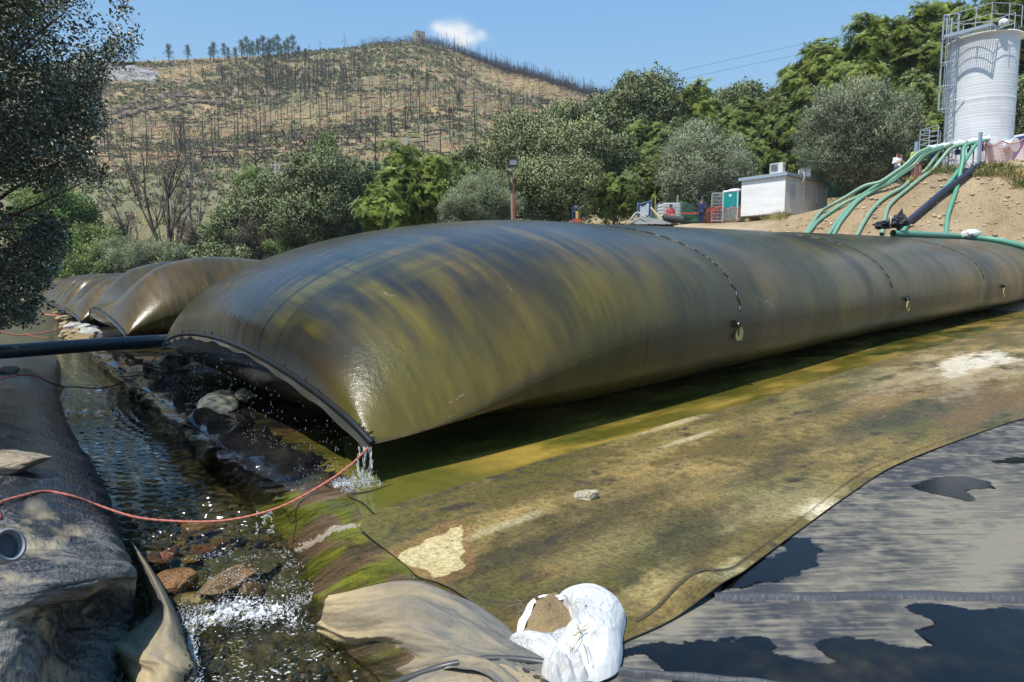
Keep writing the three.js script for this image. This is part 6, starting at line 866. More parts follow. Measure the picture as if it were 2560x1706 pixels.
// loose stones and weeds of the bank
{
  const r = rng(777), st = [1, 2, 3].map(i => facet(1, 30 + i, 1.2, 0.8, 0.95, 8)), ms = [[], [], []], cs = [[], [], []], M = new THREE.Matrix4(), q = new THREE.Quaternion(), Y = V(0, 1, 0);
  for (let i = 0; i < 3600; i++) { const c = 1560 + 1300 * r(), d = 25 + 11 * r(); const x = (c - 1280) / F * d, z = -d; if (rawH(c, d) < 1.2) continue; const k = r(), s = 0.025 + 0.10 * k * k * k * k + 0.02 * r(); q.setFromAxisAngle(Y, r() * 6.28); const j = i % 3; ms[j].push(M.compose(V(x, H(x, z) + s * 0.15, z), q, V(s, s, s)).clone()); const b = 0.7 + 0.5 * r(); cs[j].push(new THREE.Color().setRGB(0.42 * b, 0.33 * b, 0.22 * b)); }
  st.forEach((g, j) => tag(inst('bank_stones', g, std([1, 1, 1], 0.95), ms[j], cs[j]), 'loose stones strewn over the earth bank', 'stones', null, 'stuff'));
  const gr = leafClump(16, 0.22, 0.34, 0.02, 66, 0.5, 1.6), gm = [], gc = []; const put = (u, v, n, w, hgt, dry) => { for (let i = 0; i < n; i++) { const P = onTerrain(u + (r() - 0.5) * w, v + (r() - 0.5) * hgt, 24, 60); if (!P) continue; const s = 0.5 + 0.7 * r(); q.setFromAxisAngle(Y, r() * 6.28); gm.push(M.compose(P.add(V(0, 0.06, 0)), q, V(s, s, s)).clone()); const k = 0.7 + 0.6 * r(); gc.push(new THREE.Color().setRGB(...(r() < dry ? [0.36, 0.28, 0.12] : [0.085, 0.13, 0.03]).map(x => x * k))); } };
  put(2480, 432, 160, 90, 26, 0.25); put(2540, 440, 80, 60, 30, 0.6); put(2360, 430, 90, 90, 20, 0.3); put(2260, 455, 60, 60, 14, 0.5); put(2060, 500, 160, 150, 24, 0.9); put(1900, 545, 180, 130, 16, 0.7); put(1830, 552, 60, 60, 10, 0.4); put(2560, 470, 30, 40, 20, 0.2);
  tag(inst('bank_grass', gr, std([1, 1, 1], 0.9), gm, gc), 'green and dry grass tufts along the bank top', 'grass', null, 'stuff');
}
// people
function person(o) {
  // joints in metres, figure faces +z; each bone: a, b, ra, rb, colour index
  const J = o.joints, bones = o.bones(J), lo = V(-0.62, -0.04, -0.5), size = 1.96, N = 62;
  const mc = new MarchingCubes(N, std([1, 1, 1]), false, false, 60000), f = mc.field, A = new Float32Array(bones.length);
  for (let k = 0; k < N; k++) for (let j = 0; j < N; j++) for (let i = 0; i < N; i++) {
    const x = (i / (N / 2) - 1 + 1) / 2 * size - size / 2, y = (j / (N / 2) - 1 + 1) / 2 * size - 0.06, z = (k / (N / 2) - 1 + 1) / 2 * size - size / 2; let s = 0; 
    for (const b of bones) { const ax = b[0].x, ay = b[0].y, az = b[0].z, bx = b[1].x - ax, by = b[1].y - ay, bz = b[1].z - az, px = x - ax, py = y - ay, pz = z - az, t = clamp((px * bx + py * by + pz * bz) / (bx * bx + by * by + bz * bz + 1e-9)), d = Math.hypot(px - bx * t, py - by * t, pz - bz * t) - lerp(b[2], b[3], t); if (d < 0.25) s += Math.exp(-d * 55); }
    f[k * N * N + j * N + i] = s > 0 ? Math.log(s) / 55 : -0.3;
  }
  mc.isolation = 0; mc.update(); const n = mc.count, P = new Float32Array(n * 3), Nn = mc.normalArray.slice(0, n * 3), C = new Float32Array(n * 3);
  for (let i = 0; i < n; i++) { const x = mc.positionArray[i * 3] * size / 2 , y = (mc.positionArray[i * 3 + 1] + 1) / 2 * size - 0.06, z = mc.positionArray[i * 3 + 2] * size / 2; P.set([x, y, z], i * 3); let bd = 9, c = 0; for (const b of bones) { const d0 = V(x, y, z), l = new THREE.Line3(b[0], b[1]), q = V(); l.closestPointToPoint(d0, true, q); const d = q.distanceTo(d0) - (b[2] + b[3]) / 2; if (d < bd) { bd = d; c = b[4]; } } C.set(o.colors[c], i * 3); }
  const g = new THREE.BufferGeometry(); g.setAttribute('position', new THREE.BufferAttribute(P, 3)); g.setAttribute('normal', new THREE.BufferAttribute(Nn, 3)); g.setAttribute('color', new THREE.BufferAttribute(C, 3));
  const t = thing('person', o.label, 'person', o.pos); t.rotation.y = o.turn; mesh('body', g, std([1, 1, 1], 0.8, { vertexColors: true }), t);
  const hd = J.head; const hat = new THREE.SphereGeometry(0.112, 18, 10, 0, 6.2832, 0, 1.45); hat.scale(0.92, 0.95, 1.08); hat.translate(hd.x, hd.y + 0.035, hd.z - 0.01); const brim = new THREE.CylinderGeometry(0.09, 0.1, 0.014, 16); brim.scale(1, 1, 0.85); brim.translate(hd.x, hd.y + 0.055, hd.z + 0.09); mesh('cap', merge([hat, brim]), std(o.cap, 0.8), t);
  return t;
}
const bodyJ = { head: V(0, 1.61, 0.01), neck: V(0, 1.46, -0.01), chest: V(0, 1.25, 0), waist: V(0, 1.0, 0), shL: V(0.19, 1.40, -0.01), shR: V(-0.19, 1.40, -0.01), hipL: V(0.10, 0.90, 0), hipR: V(-0.10, 0.90, 0), knL: V(0.11, 0.49, 0.02), knR: V(-0.11, 0.49, 0.02), anL: V(0.12, 0.09, -0.01), anR: V(-0.12, 0.09, -0.01), toL: V(0.14, 0.045, 0.14), toR: V(-0.14, 0.045, 0.14), elL: V(0.27, 1.13, -0.02), elR: V(-0.27, 1.13, -0.02), wrL: V(0.25, 0.90, 0.10), wrR: V(-0.25, 0.90, 0.10) };
// colours: 0 skin 1 top 2 trousers 3 boots 4 sleeve
const bodyB = J => { const out = [[J.head, J.head.clone().add(V(0, -0.05, 0.015)), 0.098, 0.085, 0], [J.head.clone().add(V(0, -0.02, 0.10)), J.head.clone().add(V(0, -0.045, 0.112)), 0.014, 0.018, 0], [J.head.clone().add(V(0.093, -0.02, 0)), J.head.clone().add(V(0.096, -0.05, 0)), 0.02, 0.015, 0], [J.head.clone().add(V(-0.093, -0.02, 0)), J.head.clone().add(V(-0.096, -0.05, 0)), 0.02, 0.015, 0], [J.neck.clone().add(V(0, 0.06, 0)), J.neck, 0.055, 0.06, 0], [J.chest.clone().add(V(0.09, 0.06, 0)), J.waist.clone().add(V(0.07, 0, 0)), 0.115, 0.10, 1], [J.chest.clone().add(V(-0.09, 0.06, 0)), J.waist.clone().add(V(-0.07, 0, 0)), 0.115, 0.10, 1], [J.shL, J.shR, 0.075, 0.075, 1], [J.hipL, J.hipR, 0.115, 0.115, 2]];
  for (const k of ['L', 'R']) { const s = k === 'L' ? 1 : -1; out.push([J['hip' + k], J['kn' + k], 0.095, 0.068, 2], [J['kn' + k], J['an' + k], 0.066, 0.048, 2], [J['an' + k], J['to' + k], 0.05, 0.042, 3], [J['sh' + k], J['el' + k], 0.058, 0.045, 1], [J['el' + k], J['wr' + k], 0.044, 0.032, 4]); const fd = V().subVectors(J['wr' + k], J['el' + k]).normalize(), w = J['wr' + k], up = V(0, 0, 1).addScaledVector(fd, -fd.z).normalize(), sd = V().crossVectors(fd, up); out.push([w, w.clone().addScaledVector(fd, 0.08), 0.034, 0.034, 0]); for (let i = 0; i < 4; i++) { const a = w.clone().addScaledVector(fd, 0.08).addScaledVector(up, (i - 1.5) * 0.02), m = a.clone().addScaledVector(fd, 0.045).addScaledVector(sd, -s * 0.008), e = m.clone().addScaledVector(fd, 0.03 - Math.abs(i - 1.4) * 0.006).addScaledVector(sd, -s * 0.02); out.push([a, m, 0.010, 0.009, 0], [m, e, 0.009, 0.008, 0]); } const th = w.clone().addScaledVector(fd, 0.03).addScaledVector(up, 0.03); out.push([th, th.clone().addScaledVector(fd, 0.04).addScaledVector(up, 0.035), 0.012, 0.009, 0]); }
  return out; };
const faceCam = p => Math.atan2(-p.x, -p.z);
{
  const skin = [0.36, 0.20, 0.13], J = (o) => ({ ...bodyJ, ...o });
  let p = at(1676, 560, 40.3); p.y = vy(1676, 512, 40.3) - 1.70;
  person({ pos: p, turn: faceCam(p) + 0.3, label: 'person in a red shirt and dark cap beside the caged white tank', joints: J({ elL: V(0.29, 1.14, 0.0), elR: V(-0.29, 1.14, 0.0), wrL: V(0.10, 1.06, 0.22), wrR: V(-0.08, 1.05, 0.22) }), bones: bodyB, colors: [skin, [0.42, 0.07, 0.085], [0.05, 0.035, 0.04], [0.03, 0.025, 0.02], [0.40, 0.08, 0.09]], cap: [0.02, 0.025, 0.02] });
  p = at(1753, 560, 41.5); p.y = vy(1753, 498, 41.5) - 1.72;
  person({ pos: p, turn: faceCam(p) + 2.5, label: 'person in navy overalls and dark cap standing beside the red net', joints: J({ wrL: V(0.2, 1.0, 0.2), wrR: V(-0.24, 0.92, 0.12) }), bones: bodyB, colors: [skin, [0.018, 0.028, 0.10], [0.014, 0.02, 0.07], [0.02, 0.02, 0.02], [0.018, 0.028, 0.10]], cap: [0.02, 0.04, 0.10] });
  p = at(2241, 468, 38.6); p.y = vy(2241, 383, 38.6) - 1.73;
  person({ pos: p, turn: faceCam(p) + 0.5, label: 'person in a white shirt and jeans with a hand at the face', joints: J({ elL: V(0.30, 1.16, 0.10), wrL: V(0.13, 1.45, 0.20), elR: V(-0.28, 1.14, 0.04), wrR: V(-0.02, 1.18, 0.24) }), bones: bodyB, colors: [skin, [0.74, 0.74, 0.74], [0.06, 0.10, 0.22], [0.05, 0.04, 0.03], [0.36, 0.22, 0.15]], cap: [0.02, 0.02, 0.03] });
  p = at(2284, 455, 36.2); p.y = vy(2284, 369, 36.2) - 1.72;
  person({ pos: p, turn: faceCam(p) + 0.9, label: 'person in a yellow vest and dark cap behind the green hoses', joints: J({}), bones: bodyB, colors: [[0.16, 0.09, 0.06], [0.50, 0.56, 0.07], [0.05, 0.09, 0.07], [0.03, 0.03, 0.03], [0.05, 0.09, 0.07]], cap: [0.05, 0.02, 0.03] });
}
// ---------- near things: sandbags, stones, ropes, spray ----------
function inflated(outline, h, o = {}) { // a filled shape over a traced footprint
  const c = outline.reduce((a, p) => a.add(p), V()).multiplyScalar(1 / outline.length), NA = o.na ?? 96, NR = o.nr ?? 26, ring = new THREE.CatmullRomCurve3(outline, true, 'centripetal').getPoints(NA), base = c.y;
  const fn = (a, rho) => { const i = Math.floor(a), B = ring[i % NA].clone().lerp(ring[(i + 1) % NA], a - i); const P = c.clone().lerp(B, rho); const e = Math.pow(Math.max(0, 1 - Math.pow(rho, o.p ?? 2.6)), o.q ?? 0.55); P.y = lerp(base, B.y, rho) + h * e + (o.relief ? o.relief(P, rho, a / NA) * Math.min(1, e * 2) : 0); return P; };
  const top = grid(NA, NR, (u, v) => fn(u * NA, 0.02 + 0.98 * v).sub(c), (u, v) => [u * 3, v]);
  return { g: top, c };
}
const sackMat = (c, s = 0.02, r = 0.85) => std(c, r, { bumpMap: again(weave, 3, 3), bumpScale: s });
{ // torn white sandbag
  const C = pad(1450, 1600), t = thing('torn_sandbag', 'torn white sandbag spilling brown sand on the mat corner', 'sandbag', C), L = (x) => x.g.translate(x.c.x - C.x, x.c.y - C.y, x.c.z - C.z);
  const clothBump = dataTex(512, 512, (u, v) => 0.5 + 0.5 * fbm(u * 7 + fbm(u * 5, v * 5, 2), v * 5, 4) + 0.35 * (1 - Math.abs(vn2(u * 9 + v * 4, v * 7)) * 1.8) * 0.5 + 0.05 * Math.sin(u * 700) * Math.sin(v * 700)), dirtMap = colorTex(512, 512, (u, v) => { const d = clamp(fbm(u * 6, v * 9, 4) * 1.4 - 0.28) + clamp(vn2(u * 120, v * 120) * 3 - 2.5); return mix3([1, 1, 1], [0.66, 0.58, 0.45], clamp(d) * 0.8); }), white = std([0.76, 0.755, 0.74], 0.8, { map: dirtMap, bumpMap: clothBump, bumpScale: 0.02 });
  const fold = (P, k, s, f) => k * (1 - Math.abs(2 * (((P.x * s + P.z * f) % 1 + 1) % 1) - 1));
  mesh('sack', L(inflated(onPad([[1392, 1512], [1430, 1490], [1485, 1485], [1535, 1508], [1564, 1545], [1557, 1598], [1556, 1645], [1540, 1686], [1495, 1706], [1430, 1712], [1385, 1700], [1372, 1676], [1420, 1640], [1432, 1600], [1420, 1560], [1400, 1540]], 0.012), 0.15, { relief: (P, rho, a) => 0.012 * fbm(P.x * 9, P.z * 9, 3) - 0.02 * sst(0.018, 0, Math.abs(P.x - C.x - 0.005 - 0.03 * Math.sin(P.z * 9))) * sst(0.25, 0.1, Math.abs(P.z - C.z + 0.02)) + 0.006 * Math.sin(P.x * 70 + P.z * 22) * sst(0.05, 0.2, P.z - C.z) })), white, t);
  mesh('neck_cloth', L(inflated(onPad([[1272, 1603], [1300, 1608], [1345, 1618], [1395, 1606], [1440, 1588], [1470, 1620], [1475, 1660], [1440, 1690], [1385, 1672], [1330, 1642], [1290, 1618]], 0.012), 0.085, { relief: (P, rho) => 0.012 * fbm(P.x * 12, P.z * 12, 3) })), white, t);
  mesh('folded_hem', L(inflated(onPad([[1352, 1692], [1372, 1668], [1420, 1652], [1470, 1645], [1500, 1662], [1490, 1700], [1440, 1716], [1390, 1722], [1365, 1712]], 0.012), 0.10, { relief: (P, rho, a) => 0.022 * Math.sin(P.x * 95 - P.z * 55) + 0.01 * Math.sin(P.x * 40 + P.z * 80) })), white, t);
  const sandTex = colorTex(256, 256, (u, v) => { const n = fbm(u * 60, v * 60, 3), k = vn2(u * 200, v * 200); const c = mix3([0.24, 0.16, 0.075], [0.40, 0.30, 0.16], clamp(0.4 + n)); return c.map(x => x * (1 + 0.55 * k)); });
  mesh('sand', L(inflated(onPad([[1300, 1602], [1308, 1556], [1330, 1520], [1368, 1500], [1415, 1502], [1440, 1540], [1446, 1590], [1410, 1618], [1350, 1628]], 0.010), 0.095, { p: 2.2, q: 0.7, relief: (P) => 0.018 * fbm(P.x * 14, P.z * 14, 4) + 0.006 * vn2(P.x * 160, P.z * 160) - 0.02 * sst(0.03, 0, Math.abs(P.z - C.z + 0.02 + 0.02 * Math.sin(P.x * 30))) })), std([1, 1, 1], 0.98, { map: again(sandTex, 2, 1), bumpMap: again(sandTex, 2, 1), bumpScale: 0.008 }), t);
  const W = (u, v, h) => pad(u, v, h).sub(C);
  mesh('torn_flap', grid(10, 14, (u, v) => { const a = W(1338, 1500, 0.09), b = W(1296, 1606, 0.012), m = a.lerp(b, v); const w = 0.055 * Math.sin(Math.PI * (0.12 + 0.8 * v)); return m.add(V((u - 0.7) * w, 0.035 * u * Math.sin(v * 3.1) + 0.008 * Math.sin(v * 14 + u * 4), 0)); }), white, t);
  mesh('torn_flap', grid(16, 6, (u, v) => { const a = W(1346, 1492, 0.07), b = W(1432, 1486, 0.13), m = a.lerp(b, u); return m.add(V(0, 0.005 * Math.sin(u * 9), (v - 0.2) * 0.06 * (0.3 + u) + 0.010 * vn2(u * 14, 3) * v)); }), white, t);
  const r = rng(12), th = []; for (let i = 0; i < 70; i++) { const u = i < 26 ? 1395 + r() * 40 : i < 50 ? 1300 + r() * 30 : 1285 + r() * 60, v = i < 26 ? 1480 + r() * 110 : i < 50 ? 1500 + r() * 60 : 1595 + r() * 20, h = i < 26 ? 0.13 : 0.06; const a = W(u, v, h), d = V(r() - 0.75, (r() - 0.3) * 0.5, r() - 0.5).multiplyScalar(0.05 + 0.05 * r()); th.push(tube([a, a.clone().addScaledVector(d, 0.5).add(V(0, 0.012, 0)), a.clone().add(d)], 0.0008, 3, 5)); }
  tag(mesh('frayed_threads', merge(th), white, t), null, null, null, 'stuff');
  mesh('tie_string', merge([tube([W(1440, 1562, 0.17), W(1452, 1578, 0.165), W(1446, 1600, 0.155), W(1428, 1625, 0.13)], 0.0025, 5, 16), tube([W(1470, 1560, 0.17), W(1450, 1580, 0.168), W(1458, 1610, 0.155), W(1462, 1634, 0.14)], 0.002, 5, 16), tube([W(1465, 1574, 0.172), W(1448, 1580, 0.172), W(1436, 1590, 0.165)], 0.004, 5, 10)]), std([0.50, 0.42, 0.24], 0.9), t);
  const sp = []; for (let i = 0; i < 24; i++) { const p = W(1415 + r() * 140, 1500 + r() * 190, 0.0); p.y = 0.155 + 0.01; sp.push(p); }
}
const stoneTex = colorTex(256, 256, (u, v) => { const k = 0.85 + 0.5 * fbm(u * 9, v * 7, 4) + 0.25 * vn2(u * 90, v * 60), w = clamp(fbm(u * 5 + 8, v * 4, 3) * 1.6); return [k * (1 - 0.25 * w), k * (1 - 0.15 * w), k]; });
const stone = (name, label, cat, u, v, y, r, sx, sy, sz, col, seed, rot = 0, extra = {}, group) => { const p = y === 'berm' ? onMesh(u, v, [scene.getObjectByName('left_berm')]).add(V(0, r * 0.2, 0)) : typeof y === 'function' ? y(u, v) : flat(u, v, y); const m = tag(mesh(name, facet(r, seed, sx, sy, sz, extra.cuts ?? 10), std(col, extra.rough ?? 0.85, { map: stoneTex, bumpMap: again(tubeBump, 2, 2), bumpScale: 0.03 })), label, cat, group); m.position.copy(p); m.rotation.set(extra.rx ?? 0, rot, extra.rz ?? 0); return m; };
stone('pale_stone', 'pale angular stone lying alone on the stained mat', 'stone', 1466, 1238, (u, v) => pad(u, v, 0.035), 0.12, 1.0, 0.42, 0.55, [0.80, 0.69, 0.47], 41, -0.25);
{ // sacks in the running water and along the row of tubes
  const m1 = inflated(onPad([[492, 1022], [505, 1000], [540, 992], [590, 990], [598, 1005], [590, 1024], [550, 1032], [505, 1034]], 0.0), 0.15, { p: 2.4, q: 0.6, relief: P => 0.03 * fbm(P.x * 5, P.z * 5, 3) }); const s = thing('wet_sandbag', 'grey wet sandbag lying in the running water below the leaking seam', 'sandbag', m1.c.clone()); mesh('sack', m1.g, std([0.22, 0.225, 0.18], 0.35, { bumpMap: again(weave, 6, 6), bumpScale: 0.003 }), s); const e = lump(0.10, 3, 0.3, 2, 1, 0.8, 1, 3); e.translate(0.34, 0.12, -0.05); mesh('tied_end', e, std([0.26, 0.22, 0.14], 0.5), s); mesh('loose_cord', tube([V(-0.33, 0.03, 0.1), V(-0.5, 0.02, 0.12), V(-0.62, 0.015, 0.08)], 0.008, 4, 12), std([0.35, 0.34, 0.25], 0.8), s);
  stone('dark_stone', 'dark wet stone under the far corner of the big tube', 'stone', 432, 905, (u, v) => pad(u, v, 0.1), 0.3, 1.1, 0.65, 0.8, [0.06, 0.055, 0.035], 51, 0.4, { rough: 0.3 });
  const bags = [[148, 752, 0.30, 'yellowish sandbag farthest along the row of tube ends'], [158, 764, 0.32, 'small cream sandbag next nearer than the farthest one'], [147, 774, 0.26, 'flat tan sandbag at the water edge of the far row'], [146, 783, 0.30, 'cream sandbag beside the fourth tube corner'], [160, 797, 0.34, 'pale sandbag before the dark fold of the fourth tube'], [170, 815, 0.40, 'half sunk tan sandbag below the third tube corner'], [198, 822, 0.50, 'bright white sandbag under the third tube corner'], [182, 835, 0.42, 'ochre sandbag left of the bright white one'], [222, 838, 0.46, 'crumpled white sandbag right of the bright white one'], [200, 848, 0.40, 'brown wet sandbag nearest the black pipe']];
  bags.forEach(([u, v, r, label], i) => { const p = flat(u, v, -0.28), g = lump(r, 60 + i, 0.28, 2.2, 1.25, 0.52, 0.8, 4); const m = tag(mesh('sandbag', g, sackMat(i % 5 === 1 || i > 5 && i !== 7 && i !== 9 ? [0.62, 0.58, 0.50] : [0.50, 0.37, 0.19], 0.03)), label, 'sandbag', 'sandbags along the row of tube ends'); m.position.copy(p); m.rotation.y = i * 1.1; });
}
stone('flat_stone', 'flat brown stone lying on the left membrane', 'stone', 20, 1172, 'berm', 0.24, 1.3, 0.42, 0.8, [0.33, 0.26, 0.18], 72, 0.3);
stone('small_stone', 'small brown stone on the far end of the left berm', 'stone', 24, 932, 'berm', 0.13, 1.2, 0.7, 0.9, [0.22, 0.18, 0.12], 73, 0.2);
{ // stones in the cascade
  const rust = [[490, 1322, -0.40, 0.17, 1.3, 0.5, 0.8, [0.36, 0.19, 0.05], 'orange stone upstream of the cascade, tip just out of the water'], [408, 1362, -0.42, 0.10, 1.1, 0.7, 0.9, [0.13, 0.10, 0.06], 'small dark brown stone left of the rust coloured pair'], [425, 1388, -0.44, 0.13, 1.4, 0.4, 0.8, [0.26, 0.10, 0.05], 'flat rust red stone, upper one of the pair at left'], [400, 1400, -0.47, 0.12, 1.5, 0.4, 0.8, [0.24, 0.10, 0.055], 'flat rust red stone, lower one of the pair at left'], [375, 1398, -0.46, 0.09, 1.0, 0.7, 0.9, [0.22, 0.12, 0.06], 'small brown stone against the curled membrane strip'], [512, 1372, -0.44, 0.12, 1.3, 0.5, 0.8, [0.30, 0.12, 0.035], 'rusty stone in the middle of the stream above the foam'], [545, 1352, -0.43, 0.10, 1.2, 0.5, 0.8, [0.32, 0.18, 0.05], 'ochre stone right of the rusty middle one'], [478, 1398, -0.47, 0.10, 1.2, 0.5, 0.9, [0.30, 0.19, 0.06], 'yellow brown stone below the rusty middle one'], [588, 1345, -0.42, 0.09, 1.0, 0.6, 0.9, [0.16, 0.14, 0.07], 'greenish stone by the algae slope'], [438, 1458, -0.52, 0.20, 1.3, 0.75, 0.8, [0.26, 0.125, 0.045], 'large orange brown stone beside the pool'], [590, 1452, -0.53, 0.24, 1.6, 0.55, 0.6, [0.25, 0.15, 0.06], 'wide brown ledge stone with water pouring over it'], [552, 1482, -0.58, 0.15, 1.2, 0.7, 0.9, [0.16, 0.12, 0.045], 'mossy brown stone under the ledge at left'], [628, 1478, -0.58, 0.12, 1.2, 0.7, 0.9, [0.20, 0.13, 0.06], 'brown stone under the ledge at right'], [480, 1502, -0.60, 0.19, 1.4, 0.6, 0.8, [0.20, 0.15, 0.045], 'yellow green stone at the head of the pool'], [660, 1420, -0.50, 0.14, 1.2, 0.5, 0.8, [0.14, 0.12, 0.05], 'dark olive stone at the foot of the algae slope']];
  rust.forEach(([u, v, y, r, sx, sy, sz, col, label], i) => stone('river_stone', label, 'stone', u, v, y - 0.06, r * 0.82, sx, sy, sz, col, 100 + i * 3, 0.3 + i * 0.7, { rough: 0.25, cuts: 11 }));
  const r = rng(31), g = facet(1, 7, 1.2, 0.6, 0.9, 8), ms = [], cs = [], M = new THREE.Matrix4(), q = new THREE.Quaternion(); for (let i = 0; i < 1500; i++) { const v = 1260 + 450 * r(), u = lerp(330, 760, r()) + (v > 1500 ? 60 : 0), y = v < 1370 ? -0.53 : v < 1480 ? lerp(-0.55, -0.72, (v - 1370) / 110) : -0.76; const p = flat(u, v, y), s = 0.012 + 0.035 * r() * r(); q.setFromEuler(new THREE.Euler(r(), r() * 6, r())); ms.push(M.compose(p, q, V(s, s, s)).clone()); const k = (0.5 + 0.9 * r()) * (v > 1500 ? 0.55 : 0.8), o = r() + (v > 1490 ? 0.25 : 0); cs.push(new THREE.Color().setRGB(...(o < 0.3 ? [0.24, 0.12, 0.045] : o < 0.6 ? [0.16, 0.13, 0.07] : [0.09, 0.08, 0.045]).map(x => x * k))); }
  tag(inst('gravel', g, std([1, 1, 1], 0.6), ms, cs), 'gravel and pebbles of the stream bed', 'gravel', null, 'stuff');
}
{ // ropes
  const twist = (pts, r, n, col, label, name = 'rope') => { const c = new THREE.CatmullRomCurve3(pts, false, 'centripetal'), g = []; const N = 260, fr = c.computeFrenetFrames(N, false), T0 = n; for (let s = 0; s < 3; s++) { const q = []; for (let i = 0; i <= N; i++) { const a = i / N * T0 * 6.2831853 + s * 2.0944, p = c.getPointAt(i / N); q.push(p.addScaledVector(fr.normals[i], Math.cos(a) * r * 0.5).addScaledVector(fr.binormals[i], Math.sin(a) * r * 0.5)); } g.push(new THREE.TubeGeometry(new THREE.CatmullRomCurve3(q), N * 2, r * 0.58, 5)); } return tag(mesh(name, merge(g), std(col, 0.75)), label, 'rope'); };
  const P = [[920, 1119, 5.22], [880, 1160, 5.15], [800, 1216, 5.02], [700, 1268, 4.9], [600, 1296, 4.8], [520, 1305, 4.72], [440, 1304, 4.65], [340, 1294, 4.58], [240, 1265, 4.50], [180, 1244, 4.46], [120, 1233, 4.40], [60, 1244, 4.25], [0, 1262, 4.1], [-120, 1300, 3.9]].map(a => at(...a)); { const bm = scene.getObjectByName('left_berm'); for (let i = 8; i < P.length; i++) { const h = onMesh(Math.max(2, proj(P[i])[0]), proj(P[i])[1], [bm]); if (h && h.z > P[i].z - 0.6) P[i].copy(h.add(V(0, 0.014, 0.01))); } }
  twist(P, 0.011, 105, [0.50, 0.16, 0.11], 'salmon red rope hanging from the tube corner across the stream to the left berm');
  tag(mesh('rope', tube([[396, 885, 12.3], [372, 912, 12.1], [330, 945, 11.9], [285, 964, 11.7], [240, 971, 11.4], [190, 968, 11.2], [150, 966, 9.8], [120, 955, 9.3], [85, 940, 9.2], [50, 938, 9.1], [10, 945, 9.0], [-60, 960, 8.9]].map(a => at(...a)), 0.012, 5, 120), std([0.26, 0.05, 0.04], 0.8)), 'thin dark red rope from the far corner of the big tube over the stream', 'rope');
  tag(mesh('rope', tube([[0, 830, 15], [40, 838, 15.2], [80, 836, 15.5], [120, 830, 16], [165, 818, 17.5]].map(a => at(...a)), 0.014, 5, 60), std([0.55, 0.17, 0.08], 0.8)), 'orange rope beyond the black pipe, upper one', 'rope'); tag(mesh('rope', tube([[60, 833, 15.1], [85, 842, 15.1], [120, 846, 15.2]].map(a => at(...a)), 0.012, 5, 40), std([0.50, 0.15, 0.07], 0.8)), 'short orange rope end beyond the black pipe', 'rope');
  tag(mesh('rope', tube([[60, 775, 24], [100, 785, 22], [150, 790, 21]].map(a => at(...a)), 0.02, 5, 40), std([0.55, 0.20, 0.14], 0.8)), 'pale red rope in the water by the far sandbags', 'rope');
}
{ // black pipe crossing the stream, pipe stub
  const pts = [[-420, 905, 10.0], [0, 880, 11.2], [220, 864, 12.2], [410, 852, 13.4], [700, 835, 15.4]].map(a => at(...a)), m = tag(mesh('black_pipe', tube(pts, 0.128, 20, 50), std([0.030, 0.031, 0.034], 0.38, { bumpMap: again(tubeBump, 10, 1), bumpScale: 0.004 })), 'thick black pipe lying across the stream behind the big tube corner', 'pipe'); mesh('white_stripe', tube(pts.map(p => p.clone().add(V(0.0, 0.095, 0.087))), 0.006, 4, 50), std([0.45, 0.48, 0.58], 0.5), m);
  const a = flat(-75, 1402, 0.42), b = at(26, 1362, a.z * -1 - 0.02), t = thing('pipe_stub', 'grey open pipe end sticking in from the left edge over the berm', 'pipe', a), d = b.clone().sub(a), qn = new THREE.Quaternion().setFromUnitVectors(V(0, 1, 0), d.clone().normalize()); const l = d.length(); const pf = [[0.066, 0], [0.066, l - 0.05], [0.078, l - 0.045], [0.078, l], [0.062, l], [0.060, l - 0.10], [0.060, 0]].map(p => new THREE.Vector2(...p)); const g = new THREE.LatheGeometry(pf, 32); g.applyQuaternion(qn); mesh('pipe', g, std([0.20, 0.225, 0.25], 0.55), t); const cap = new THREE.CircleGeometry(0.06, 24); cap.rotateX(-Math.PI / 2); cap.translate(0, l - 0.03, 0); cap.applyQuaternion(qn); mesh('dark_plug', cap, std([0.05, 0.055, 0.07], 0.7, { bumpMap: again(tubeBump, 0.3, 0.3), bumpScale: 0.02 }), t);
}
